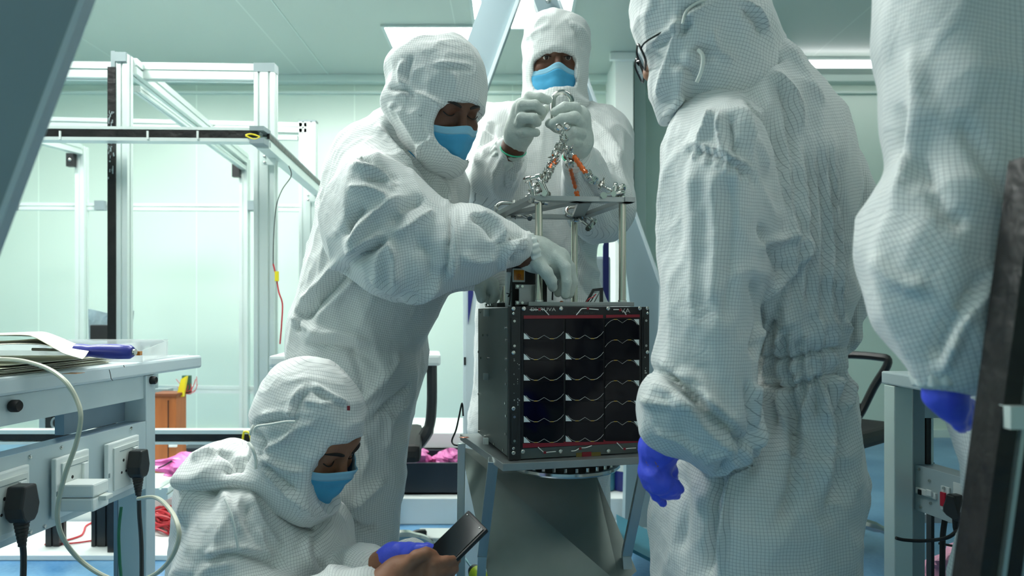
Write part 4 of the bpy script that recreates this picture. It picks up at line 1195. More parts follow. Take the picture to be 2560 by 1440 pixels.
# mirror-like rear screen
# ------------------------------------------------------------------ office chairs
def office_chair(x, y, rz, label, armh=.70, pad=M['padwhite'], loop=False, arm_dx=.27, t0=.4):
    e = empty('office_chair', (x, y, 0), label, 'chair', 'black office chairs')
    R = Matrix.Translation((x, y, 0)) @ Matrix.Rotation(rz, 4, 'Z')
    def b(): return MB(R)
    b().hull_box(-.22, .22, -.22, .22, .44, .50, .02).build('seat', M['blackrub'], e)
    b().hull_box(-.20, .20, .21, .25, .60, .98, .015).build('backrest', M['blackrub'], e)
    b().tube(spline([(0, .05, .43), (0, .2, .44), (0, .262, .52), (0, .262, .75)], 5), .018, 8).build('back_bar', M['blackpl'], e, smooth=True)
    b().cyl((0, 0, .1), (0, 0, .44), .025).build('gas_column', M['blackpl'], e, smooth=True)
    for s in (-1, 1):
        if loop:
            pts = [(s * .23, 0, .475), (s * arm_dx, -.02, .50), (s * (arm_dx + .02), -.07, .62), (s * (arm_dx + .02), -.125, armh - .02), (s * (arm_dx + .02), -.08, armh), (s * (arm_dx + .02), .07, armh), (s * (arm_dx + .02), .125, armh - .03), (s * (arm_dx + .02), .09, armh - .12), (s * (arm_dx + .01), .03, .53), (s * .23, 0, .475)]
            a = b().tube(spline(pts, 6), .016, 8).build('armrest', M['blackpl'], e, smooth=True)
            b().sphere((s * (arm_dx + .01), 0, .515), .038, 12).build('arm_hub', M['blackpl'], a, smooth=True)
        else:
            pts = [(s * .20, 0, .46), (s * (arm_dx - .03), 0, .47), (s * arm_dx, 0, .52), (s * (arm_dx + .01), 0, .60), (s * (arm_dx + .01), .0, armh - .01)]
            a = b().tube(spline(pts, 6), [.022] * 12 + [.018] * 13, 8).build('armrest', M['blackpl'], e, smooth=True)
            b().hull_box(s * arm_dx - .03, s * arm_dx + .04, -.12, .12, armh - .008, armh + .03, .01).build('arm_pad', pad, a)
    for k in range(5):
        t = k * 2 * math.pi / 5 + t0
        c, s_ = math.cos(t), math.sin(t)
        lg = b().tube(spline([(0, 0, .12), (.14 * c, .14 * s_, .125), (.24 * c, .24 * s_, .10), (.29 * c, .29 * s_, .055)], 5), [.02] * 8 + [.014] * 8, 8).build('leg', M['steel'], e, smooth=True)
        b().cyl((.29 * c - .012 * s_, .29 * s_ + .012 * c, .031), (.29 * c + .022 * s_, .29 * s_ - .022 * c, .031), .029, n=16).build('caster', M['blackpl'], lg, smooth=True)
    return e
office_chair(P(882, 0, 2.3).x, 2.38, .12, 'black office chair with pale arm pads behind the bending person', P(0, 890, 2.38).z - .02, arm_dx=.245)
office_chair(1.205, 2.66, .7, 'black office chair with loop armrests behind the right standing person', .745, loop=True, arm_dx=.29, t0=.05)
# white box with black strap on the floor
q = P(1078, 1350, 2.62)
e = empty('white_case', (q.x, 2.62, 0), 'small white case with a black bent strap on the floor behind the phone', 'case')
MB().hull_box(q.x - .055, q.x + .22, 2.58, 2.70, .001, .075, .006).build('body', M['offwhite'], e)
MB().tube(spline([P(1030, 1352, 2.56), P(1031, 1338, 2.56), P(1042, 1332, 2.56), P(1062, 1331, 2.58)], 5), .012, 8).build('strap', M['blackpl'], e, smooth=True)
MB().hull_box(P(1048, 0, 2.58).x, P(1066, 0, 2.58).x, 2.57, 2.60, .0755, .094, .002).build('buckle', M['blackpl'], e)
# phone and screwdriver come with the kneeling person
# ------------------------------------------------------------------ implicit-surface sculpting (numpy)
def smin(a, b, k):
    if k <= 0: return np.minimum(a, b)
    h = np.clip(0.5 + 0.5 * (b - a) / k, 0, 1)
    return b + (a - b) * h - k * h * (1 - h)
def smax(a, b, k): return -smin(-a, -b, k)

class Cone:
    """tapered capsule; flat = (unit direction, factor) squashes the section along that direction"""
    def __init__(s, a, b, ra, rb, k=.02, op='add', flat=None):
        s.a = np.array(a, float); s.b = np.array(b, float); s.ra = ra; s.rb = rb; s.k = k; s.op = op; s.flat = flat
        R = max(ra, rb)
        s.lo = np.minimum(s.a, s.b) - R; s.hi = np.maximum(s.a, s.b) + R
    def __call__(s, p):
        ab = s.b - s.a; pa = p - s.a
        t = np.clip((pa @ ab) / max(ab @ ab, 1e-9), 0, 1)
        q = pa - t[:, None] * ab
        r = s.ra + (s.rb - s.ra) * t
        if s.flat is not None:
            n, f = s.flat; n = np.array(n, float); n /= np.linalg.norm(n)
            c = q @ n
            q = q + n * (c * (1 / f - 1))[:, None]
            d = np.linalg.norm(q, axis=1) - r
            return d * min(1, f)
        return np.linalg.norm(q, axis=1) - r

class Ell:
    def __init__(s, c, r, R=None, k=.02, op='add'):
        s.c = np.array(c, float); s.r = np.array(r, float); s.R = np.eye(3) if R is None else np.array(R, float); s.k = k; s.op = op
        m = s.r.max(); s.lo = s.c - m; s.hi = s.c + m
    def __call__(s, p):
        q = (p - s.c) @ s.R
        k0 = np.linalg.norm(q / s.r, axis=1); k1 = np.linalg.norm(q / (s.r ** 2), axis=1)
        return np.where(k1 < 1e-6, -s.r.min(), k0 * (k0 - 1) / np.maximum(k1, 1e-6))

class Box:
    def __init__(s, c, h, R=None, rnd=.0, k=.0, op='add'):
        s.c = np.array(c, float); s.h = np.array(h, float) - rnd; s.R = np.eye(3) if R is None else np.array(R, float); s.k = k; s.op = op; s.rnd = rnd
        m = np.linalg.norm(s.h) + rnd; s.lo = s.c - m; s.hi = s.c + m
    def __call__(s, p):
        q = np.abs((p - s.c) @ s.R) - s.h
        return np.linalg.norm(np.maximum(q, 0), axis=1) + np.minimum(q.max(axis=1), 0) - s.rnd

class Puff:
    """pillow with a drawn outline: an outline in the plane y = d, thickness 2T, rounded over R at the rim"""
    def __init__(s, pts, d, T, R, k=.02, op='add', tilt=(0, 0), smooth=True):
        w = [P(x, y, d) for x, y in pts]
        poly = np.array([(v.x, v.z) for v in w])
        if smooth:
            out = []
            n = len(poly)
            for i in range(n):
                p0, p1, p2, p3 = poly[i - 1], poly[i], poly[(i + 1) % n], poly[(i + 2) % n]
                for j in range(4):
                    t = j / 4
                    out.append(.5 * ((2 * p1) + (p2 - p0) * t + (2 * p0 - 5 * p1 + 4 * p2 - p3) * t * t + (3 * p1 - p0 - 3 * p2 + p3) * t ** 3))
            poly = np.array(out)
        s.d = d; s.T = T; s.Rr = R; s.k = k; s.op = op; s.tilt = tilt
        s.mid = poly.mean(axis=0)
        lo = poly.min(axis=0) - .12; hi = poly.max(axis=0) + .12
        h = .005; s.h = h; s.g0 = lo
        nx = int((hi[0] - lo[0]) / h) + 2; nz = int((hi[1] - lo[1]) / h) + 2
        gx, gz = np.meshgrid(lo[0] + h * np.arange(nx), lo[1] + h * np.arange(nz), indexing='ij')
        g = np.stack([gx.ravel(), gz.ravel()], 1)
        dist = np.full(len(g), 1e9); ins = np.zeros(len(g), bool)
        for i in range(len(poly)):
            a = poly[i]; b = poly[(i + 1) % len(poly)]
            e = b - a; v = g - a
            t = np.clip((v @ e) / max(e @ e, 1e-12), 0, 1)
            q = v - t[:, None] * e
            dist = np.minimum(dist, (q ** 2).sum(1))
            c = ((a[1] <= g[:, 1]) != (b[1] <= g[:, 1]))
            with np.errstate(divide='ignore', invalid='ignore'):
                xi = a[0] + (g[:, 1] - a[1]) * (e[0] / (e[1] if e[1] != 0 else 1e-12))
            ins ^= (c & (g[:, 0] < xi))
        s.grid = (np.where(ins, -1, 1) * np.sqrt(dist)).reshape(nx, nz)
        ty = abs(tilt[0]) * (hi[0] - lo[0]) / 2 + abs(tilt[1]) * (hi[1] - lo[1]) / 2
        s.lo = np.array([lo[0] + .12, d - T - ty, lo[1] + .12]); s.hi = np.array([hi[0] - .12, d + T + ty, hi[1] - .12])
    def sd2(s, x, z):
        u = (x - s.g0[0]) / s.h; v = (z - s.g0[1]) / s.h
        nx, nz = s.grid.shape
        uc = np.clip(u, 0, nx - 1.001); vc = np.clip(v, 0, nz - 1.001)
        i = uc.astype(int); j = vc.astype(int); fu_ = uc - i; fv_ = vc - j
        g = s.grid
        r = (g[i, j] * (1 - fu_) * (1 - fv_) + g[i + 1, j] * fu_ * (1 - fv_) + g[i, j + 1] * (1 - fu_) * fv_ + g[i + 1, j + 1] * fu_ * fv_)
        return r + np.hypot(u - uc, v - vc) * s.h
    def __call__(s, p):
        sd = s.sd2(p[:, 0], p[:, 2])
        yc = s.d + s.tilt[0] * (p[:, 0] - s.mid[0]) + s.tilt[1] * (p[:, 2] - s.mid[1])
        q = np.maximum(0, (s.Rr + sd) / s.Rr)
        m = min(s.Rr, s.T)
        return (np.sqrt(q * q + ((p[:, 1] - yc) / s.T) ** 2) - 1) * m

class Clip:
    '''keeps the solid inside other solids, shrunk by s'''
    def __init__(s, prims, shrink=.012):
        s.p = prims; s.s = shrink; s.op = 'cut'; s.k = 0.0
        s.lo = np.array([1e3] * 3); s.hi = np.array([-1e3] * 3)
    def __call__(s, p):
        d = np.full(len(p), 1e3)
        for L in s.p: d = np.minimum(d, field(L, p))
        return -(d + s.s)

class Half:
    """keeps / cuts the half space in direction n"""
    def __init__(s, c, n, k=.0, op='cut'):
        s.c = np.array(c, float); s.n = np.array(n, float) / np.linalg.norm(n); s.k = k; s.op = op
        s.lo = np.array([1e3] * 3); s.hi = np.array([-1e3] * 3)
    def __call__(s, p): return -((p - s.c) @ s.n)

def field(prims, p):
    d = np.full(len(p), 1e3)
    for q in prims:
        v = q(p)
        if q.op == 'add': d = smin(d, v, q.k)
        else: d = smax(d, -v, q.k)
    return d

def sculpt(prims, h, pad=.02):
    """surface nets over blocks near the surface; returns verts, quads"""
    adds = [q for q in prims if q.op == 'add']
    lo = np.min([q.lo for q in adds], axis=0) - pad; hi = np.max([q.hi for q in adds], axis=0) + pad
    B = 12
    nb = np.ceil((hi - lo) / (h * B)).astype(int)
    N = nb * B + 1
    bs = h * B
    gi = np.stack(np.meshgrid(*[np.arange(n) for n in nb], indexing='ij'), -1).reshape(-1, 3)
    cen = lo + (gi + .5) * bs
    vals = [q(cen) for q in prims]
    d = np.full(len(cen), 1e3)
    for q, v in zip(prims, vals):
        d = smin(d, v, q.k) if q.op == 'add' else smax(d, -v, q.k)
    diag = bs * .5 * math.sqrt(3)
    near = np.abs(d) < diag * 1.35 + .012
    G = np.full(tuple(N), 1.0, np.float32)
    # coarse sign fill
    ins = gi[(~near) & (d < 0)]
    for b in ins:
        s0 = b * B
        G[s0[0]:s0[0] + B + 1, s0[1]:s0[1] + B + 1, s0[2]:s0[2] + B + 1] = -1
    r = np.arange(B + 1)
    loc = np.stack(np.meshgrid(r, r, r, indexing='ij'), -1).reshape(-1, 3) * h
    vv = np.array(vals)
    kk = np.array([q.k for q in prims])
    for bi in np.nonzero(near)[0]:
        b = gi[bi]
        p = lo + b * bs + loc
        thr = abs(d[bi]) + 2 * diag + kk + .01
        use = [q for q, v, t in zip(prims, vv[:, bi], thr) if v < t]
        f = field(use, p)
        s0 = b * B
        G[s0[0]:s0[0] + B + 1, s0[1]:s0[1] + B + 1, s0[2]:s0[2] + B + 1] = f.reshape(B + 1, B + 1, B + 1)
    # surface nets
    inside = G < 0
    nx, ny, nz = G.shape
    c = [(a, b, e) for a in (0, 1) for b in (0, 1) for e in (0, 1)]
    cnt = np.zeros((nx - 1, ny - 1, nz - 1), np.uint8)
    for a, b, e in c: cnt += inside[a:nx - 1 + a, b:ny - 1 + b, e:nz - 1 + e]
    act = np.argwhere((cnt > 0) & (cnt < 8))
    idx = np.full((nx - 1, ny - 1, nz - 1), -1, np.int32)
    idx[act[:, 0], act[:, 1], act[:, 2]] = np.arange(len(act))
    acc = np.zeros((len(act), 3)); num = np.zeros(len(act))
    cv = {k: G[act[:, 0] + k[0], act[:, 1] + k[1], act[:, 2] + k[2]].astype(float) for k in c}
    for k1 in c:
        for ax in range(3):
            if k1[ax]: continue
            k2 = list(k1); k2[ax] = 1; k2 = tuple(k2)
            v1, v2 = cv[k1], cv[k2]
            m = (v1 < 0) != (v2 < 0)
            t = np.where(m, v1 / np.where(m, v1 - v2, 1), 0)
            pt = np.tile(np.array(k1, float), (len(act), 1)); pt[:, ax] += t
            acc += pt * m[:, None]; num += m
    V = lo + h * (act + acc / num[:, None])
    quads = []
    for ax in range(3):
        o = [0, 1, 2]; o.remove(ax)
        sl1 = [slice(1, -1)] * 3; sl1[ax] = slice(0, G.shape[ax] - 1)
        sl2 = [slice(1, -1)] * 3; sl2[ax] = slice(1, G.shape[ax])
        A_, B2 = inside[tuple(sl1)], inside[tuple(sl2)]
        e = np.argwhere(A_ != B2)
        flip = A_[e[:, 0], e[:, 1], e[:, 2]]
        base = e.copy(); base[:, o[0]] += 1; base[:, o[1]] += 1
        def cell(d0, d1):
            q = base.copy(); q[:, o[0]] -= d0; q[:, o[1]] -= d1
            return idx[q[:, 0], q[:, 1], q[:, 2]]
        q = np.stack([cell(1, 1), cell(0, 1), cell(0, 0), cell(1, 0)], 1)
        fl = flip if ax != 1 else ~flip
        q[~fl] = q[~fl][:, ::-1]
        quads.append(q)
    Q = np.concatenate(quads)
    Q = Q[(Q >= 0).all(1)]
    return V, Q

def adj_smooth(V, Q, n=1, lam=.5):
    e = np.concatenate([Q[:, [0, 1]], Q[:, [1, 2]], Q[:, [2, 3]], Q[:, [3, 0]]])
    e = np.concatenate([e, e[:, ::-1]])
    deg = np.bincount(e[:, 0], minlength=len(V)).astype(float)
    deg[deg == 0] = 1
    for _ in range(n):
        s = np.stack([np.bincount(e[:, 0], V[e[:, 1], k], minlength=len(V)) for k in range(3)], 1) / deg[:, None]
        V = V + lam * (s - V)
    return V

def normals(V, Q):
    a = V[Q[:, 2]] - V[Q[:, 0]]; b = V[Q[:, 3]] - V[Q[:, 1]]
    n = np.cross(a, b)
    N = np.zeros_like(V)
    for k in range(4):
        for c in range(3):
            N[:, c] += np.bincount(Q[:, k], n[:, c], minlength=len(V))
    l = np.linalg.norm(N, axis=1); l[l == 0] = 1
    return N / l[:, None]

# value-gradient noise
_rs = np.random.RandomState(5)
_perm = _rs.permutation(256); _perm = np.concatenate([_perm, _perm, _perm])
_grad = _rs.normal(size=(256, 3)); _grad /= np.linalg.norm(_grad, axis=1)[:, None]
def gnoise(p):
    i = np.floor(p).astype(int); f = p - i
    i &= 255
    u = f * f * f * (f * (f * 6 - 15) + 10)
    def g(a, b, c):
        h = _perm[_perm[_perm[(i[:, 0] + a) & 255] + ((i[:, 1] + b) & 255)] + ((i[:, 2] + c) & 255)]
        return (_grad[h] * (f - np.array([a, b, c]))).sum(1)
    r = 0
    for a in (0, 1):
        for b in (0, 1):
            for c in (0, 1):
                w = (u[:, 0] if a else 1 - u[:, 0]) * (u[:, 1] if b else 1 - u[:, 1]) * (u[:, 2] if c else 1 - u[:, 2])
                r = r + w * g(a, b, c)
    return r * 1.5

def project(V):
    d = np.maximum(V[:, 1], .05)
    return 1280 + V[:, 0] / d * F, HY - (V[:, 2] - CH) / d * F

def apply_folds(V, N, folds):
    """folds: (points in the picture, half width px, height m, sharpness); only on the side that faces the photo"""
    px, py = project(V)
    view = V - np.array([0, 0, CH]); view /= np.linalg.norm(view, axis=1)[:, None]
    facing = np.clip(-(view * N).sum(1) * 2.5, 0, 1)
    D = np.zeros(len(V))
    for fo in folds:
        pts, w, amp = fo[:3]
        sharp = fo[3] if len(fo) > 3 else 1.5
        pts = [Vector((a, b, 0)) for a, b in pts]
        c = spline(pts, 6) if len(pts) > 2 else [pts[0].lerp(pts[1], i / 8) for i in range(9)]
        c = np.array([(q.x, q.y) for q in c])
        x0, x1 = c[:, 0].min() - 3 * w, c[:, 0].max() + 3 * w; y0, y1 = c[:, 1].min() - 3 * w, c[:, 1].max() + 3 * w
        m = np.nonzero((px > x0) & (px < x1) & (py > y0) & (py < y1) & (facing > 0))[0]
        if len(m) == 0: continue
        g = np.stack([px[m], py[m]], 1)
        best = np.full(len(m), 1e9); tt = np.zeros(len(m))
        n = len(c) - 1
        for i in range(n):
            a, b = c[i], c[i + 1]; e = b - a
            t = np.clip(((g - a) @ e) / max(e @ e, 1e-9), 0, 1)
            q = g - a - t[:, None] * e
            dd = (q ** 2).sum(1); u = dd < best
            best[u] = dd[u]; tt[u] = (i + t[u]) / n
        r = np.sqrt(best) / w
        prof = np.exp(-(r ** sharp))
        taper = np.clip(np.minimum(tt, 1 - tt) * 5 + .15, 0, 1)
        D[m] += 1.35 * amp * prof * taper * facing[m]
    return V + N * D[:, None]

def cloth_noise(V, N, amp, scale, stretch=(1, 1, .35), seed=0.0, ridged=True):
    w = V + .05 * np.stack([gnoise(V * 4 + seed), gnoise(V * 4 + 9 + seed), gnoise(V * 4 + 17 + seed)], 1)
    q = w * np.array(stretch) * scale + seed
    n = gnoise(q)
    if ridged:
        n = (1 - np.abs(n) * 2.2); n = np.clip(n, -.4, 1)
        n = n * n * np.sign(n) - .25
    return V + N * (amp * n)[:, None]

def limb_uv(V, Q, limbs):
    """cylindrical cloth coordinates in metres, nearest limb per face. limbs: (a, b, radius[, ref])"""
    C = V[Q].mean(1)
    best = np.full(len(Q), 1e9); lab = np.zeros(len(Q), int)
    for i, L in enumerate(limbs):
        a, b, r = np.array(L[0], float), np.array(L[1], float), L[2]
        ab = b - a; pa = C - a
        t = np.clip((pa @ ab) / (ab @ ab), 0, 1)
        d = np.linalg.norm(pa - t[:, None] * ab, axis=1) - r
        u = d < best; best[u] = d[u]; lab[u] = i
    UV = np.zeros((len(Q), 4, 2))
    for i, L in enumerate(limbs):
        m = np.nonzero(lab == i)[0]
        if len(m) == 0: continue
        a, b, r = np.array(L[0], float), np.array(L[1], float), L[2]
        ax = (b - a) / np.linalg.norm(b - a)
        ref = np.array([0, 1, 0.0]) if len(L) < 4 else np.array(L[3], float)   # the seam lies on the far side
        e1 = ref - ax * (ref @ ax); e1 /= np.linalg.norm(e1); e2 = np.cross(ax, e1)
        p = V[Q[m]] - a
        u = p @ ax
        th = np.arctan2(p @ e2, -(p @ e1))
        d = th - th[:, :1]
        th = np.where(d > math.pi, th - 2 * math.pi, np.where(d < -math.pi, th + 2 * math.pi, th))
        UV[m, :, 0] = th * max(r, .03); UV[m, :, 1] = u
    return UV

def np_mesh(name, V, Q, mats, parent=None, uv=None, origin=None, smooth=True, mat_index=None):
    base = wloc(parent) if parent is not None else Vector(origin or (0, 0, 0))
    me = bpy.data.meshes.new(name)
    me.vertices.add(len(V)); me.vertices.foreach_set('co', (V - np.array(base)).astype(np.float32).ravel())
    me.loops.add(len(Q) * 4); me.loops.foreach_set('vertex_index', Q.astype(np.int32).ravel())
    me.polygons.add(len(Q)); me.polygons.foreach_set('loop_start', np.arange(0, len(Q) * 4, 4, dtype=np.int32))
    try: me.polygons.foreach_set('loop_total', np.full(len(Q), 4, np.int32))
    except Exception: pass
    me.polygons.foreach_set('use_smooth', np.full(len(Q), smooth))
    if mat_index is not None: me.polygons.foreach_set('material_index', mat_index.astype(np.int32))
    if uv is not None:
        l = me.uv_layers.new(name='cloth'); l.data.foreach_set('uv', uv.astype(np.float32).ravel())
    me.update(calc_edges=True)
    me.validate()
    for m in (mats if isinstance(mats, (list, tuple)) else [mats]): me.materials.append(m)
    o = bpy.data.objects.new(name, me); COL.objects.link(o)
    if parent is not None: o.parent = parent
    else: o.location = base
    return o

# ------------------------------------------------------------------ cloth, skin, glove materials
def cloth_mat(name, col, line, pitch=.0050, wide=.10, rough=.62, bump=.25):
    m, nt, b = nmat(name)
    L = nt.links
    b.inputs['Roughness'].default_value = rough
    b.inputs['Specular IOR Level'].default_value = .3
    b.inputs['Sheen Weight'].default_value = .25
    uv = nt.nodes.new('ShaderNodeUVMap'); uv.uv_map = 'cloth'
    tc = nt.nodes.new('ShaderNodeTexCoord')
    nz = nt.nodes.new('ShaderNodeTexNoise'); nz.inputs['Scale'].default_value = 9; nz.inputs['Detail'].default_value = 2
    L.new(tc.outputs['Object'], nz.inputs['Vector'])
    va = nt.nodes.new('ShaderNodeVectorMath'); va.operation = 'SCALE'; va.inputs['Scale'].default_value = .016
    L.new(nz.outputs['Color'], va.inputs[0])
    vb = nt.nodes.new('ShaderNodeVectorMath'); vb.operation = 'ADD'
    L.new(uv.outputs['UV'], vb.inputs[0]); L.new(va.outputs[0], vb.inputs[1])
    sp = nt.nodes.new('ShaderNodeSeparateXYZ'); L.new(vb.outputs[0], sp.inputs[0])
    outs = []
    for ax in ('X', 'Y'):
        s1 = nt.nodes.new('ShaderNodeMath'); s1.operation = 'MULTIPLY'; s1.inputs[1].default_value = 1 / pitch
        L.new(sp.outputs[ax], s1.inputs[0])
        f = nt.nodes.new('ShaderNodeMath'); f.operation = 'FRACT'; L.new(s1.outputs[0], f.inputs[0])
        a = nt.nodes.new('ShaderNodeMath'); a.operation = 'SUBTRACT'; a.inputs[1].default_value = .5; L.new(f.outputs[0], a.inputs[0])
        c = nt.nodes.new('ShaderNodeMath'); c.operation = 'ABSOLUTE'; L.new(a.outputs[0], c.inputs[0])
        g = nt.nodes.new('ShaderNodeMapRange'); g.inputs['From Min'].default_value = wide * .5; g.inputs['From Max'].default_value = wide * 1.1
        g.inputs['To Min'].default_value = 1; g.inputs['To Max'].default_value = 0
        L.new(c.outputs[0], g.inputs['Value']); outs.append(g)
    mx = nt.nodes.new('ShaderNodeMath'); mx.operation = 'MAXIMUM'; L.new(outs[0].outputs[0], mx.inputs[0]); L.new(outs[1].outputs[0], mx.inputs[1])
    mi = nt.nodes.new('ShaderNodeMix'); mi.data_type = 'RGBA'; mi.inputs['A'].default_value = col; mi.inputs['B'].default_value = line
    L.new(mx.outputs[0], mi.inputs['Factor']); L.new(mi.outputs['Result'], b.inputs['Base Color'])
    n2 = nt.nodes.new('ShaderNodeTexNoise'); n2.inputs['Scale'].default_value = 26; n2.inputs['Detail'].default_value = 5; n2.inputs['Distortion'].default_value = 1.2
    L.new(tc.outputs['Object'], n2.inputs['Vector'])
    bp = nt.nodes.new('ShaderNodeBump'); bp.inputs['Strength'].default_value = bump; bp.inputs['Distance'].default_value = .012
    L.new(n2.outputs['Fac'], bp.inputs['Height']); L.new(bp.outputs['Normal'], b.inputs['Normal'])
    return m
m_cloth = cloth_mat('esd_coverall_fabric', S(222, 226, 224), S(150, 158, 160), wide=.055)
m_seam = mat('seam_thread', S(212, 220, 216), .7)
def skin_mat(name, col, var=.12):
    m = mat(name, col, .5, var=var, scale=30, bump=.08, bscale=160, spec=.4)
    b = m.node_tree.nodes['Principled BSDF']
    b.inputs['Subsurface Weight'].default_value = .12
    b.inputs['Subsurface Radius'].default_value = (.012, .005, .003)
    b.inputs['Subsurface Scale'].default_value = .5
    return m
M['skin1'] = skin_mat('brown_skin', S(132, 88, 66)); M['skin2'] = skin_mat('dark_brown_skin', S(96, 62, 46)); M['skin3'] = skin_mat('tan_skin', S(168, 122, 96))
M['glove'] = mat('grey_knit_glove', S(190, 200, 194), .75, var=.05, scale=90, bump=.18, bscale=420)
M['nitrile'] = mat('violet_blue_nitrile', S(78, 94, 236), .36, var=.08, scale=14, bump=.35, bscale=34)
M['mask'] = mat('blue_face_mask', S(70, 164, 208), .7, var=.05, scale=40, bump=.15, bscale=50)
M['maskband'] = mat('pale_mask_band', S(140, 196, 222), .7)
M['cuffgreen'] = mat('green_cuff_edge', S(70, 196, 156), .6)
M['hair'] = mat('black_hair', S(18, 14, 14), .6)
M['eye'] = mat('eye_white', S(214, 208, 200), .25)
M['iris'] = mat('dark_iris', S(30, 18, 14), .15)
M['cord'] = mat('white_cord', S(224, 228, 220), .6)
M['specs'] = mat('black_spectacle_frame', S(16, 16, 20), .25)

def rotm(yaw=0, pitch=0, roll=0):
    """head axes: face looks along local -Y. yaw>0 turns the face to the picture's right, pitch>0 tips it down"""
    return Matrix.Rotation(math.radians(yaw), 3, 'Z') @ Matrix.Rotation(math.radians(pitch), 3, 'X') @ Matrix.Rotation(math.radians(roll), 3, 'Y')

class Head:
    def __init__(s, c, R, sc=1.0):
        s.c = Vector(c); s.R = R; s.sc = sc; s.Rn = np.array([[R[i][j] for j in range(3)] for i in range(3)])
    def w(s, x, y, z): return s.c + s.R @ (Vector((x, y, z)) * s.sc)
    def ell(s, c, r, k=.015, op='add'): return Ell(s.w(*c), np.array(r) * s.sc, s.Rn, k, op)
    def cone(s, a, b, ra, rb, k=.012, op='add', flat=None): return Cone(s.w(*a), s.w(*b), ra * s.sc, rb * s.sc, k, op, flat)
    def prims(s, neck=None, closed=False):
        L = [s.ell((0, .018, .035), (.074, .093, .085)),
             s.ell((0, -.030, -.030), (.060, .060, .080), .03),
             s.ell((0, -.052, -.088), (.034, .034, .030), .025),
             s.ell((0, -.070, .030), (.056, .022, .022), .02)]
        for e in (-1, 1):
            L.append(s.ell((e * .040, -.062, -.030), (.026, .026, .022), .02))
            L.append(s.ell((e * .031, -.094, .001), (.020, .013, .013), .010, 'cut'))
            L.append(s.ell((e * .031, -.0745, .0), (.0160, .0145, .0135), .002))
            L.append(s.cone((e * .014, -.088, .016), (e * .046, -.078, .016), .0065, .005, .010))
            L.append(s.ell((e * .074, .012, -.008), (.008, .019, .030), .006))
            L.append(s.ell((e * .078, .009, -.006), (.006, .012, .020), .003, 'cut'))
            if not closed:
                L.append(s.ell((e * .031, -.0895, -.001), (.0125, .006, .0024 if not closed else .001), .0015, 'cut'))
            L.append(s.cone((e * .011, -.104, -.036), (e * .013, -.100, -.036), .0075, .007, .006))
        L += [s.cone((0, -.086, .010), (0, -.107, -.030), .0075, .0105, .012),
              s.cone((-.018, -.090, -.062), (.018, -.090, -.062), .0065, .0065, .006),
              s.cone((-.016, -.0885, -.072), (.016, -.0885, -.072), .0075, .0075, .006),
              s.cone((-.024, -.1, -.067), (.024, -.1, -.067), .0018, .0018, .003, 'cut')]
        if neck is not None: L.append(Cone(s.w(0, .022, -.05), neck, .054 * s.sc, .060 * s.sc, .03))
        return L

def add_eyes(h, parent, closed=False, gaze=(0, 0)):
    for e in (-1, 1):
        c = h.w(e * .031, -.0755, -.0005)
        if not closed:
            o = MB().sphere(c, .0125 * h.sc, 20).build('eye', M['eye'], parent, smooth=True)
            d = (h.R @ Vector((gaze[0], -1, gaze[1]))).normalized()
            MB().lathe([(.0058, 0), (.0050, .0012), (.002, .0022)], c + d * .0112 * h.sc, d, 16).build('iris', M['iris'], o, smooth=True)
        pts = []
        for i in range(9):
            t = -1 + i / 4
            x = e * .031 + t * .0155; zz = (.0017 * (1 - t * t) if not closed else -.006 * (1 - t * t) - .001)
            pts.append(h.w(x, -.0895 + .007 * t * t, zz))
        MB().tube(pts, .0011, 6).build('eyelashes', M['hair'], parent, smooth=True)
        pts = [h.w(e * (.012 + .040 * i / 6), -.0950 + .016 * (i / 6) ** 2, .0165 + .006 * math.sin(i / 6 * 2.6)) for i in range(7)]
        MB().tube(pts, [.0022, .0032, .0034, .0032, .003, .0024, .0012], 8).build('eyebrow', M['hair'], parent, smooth=True)

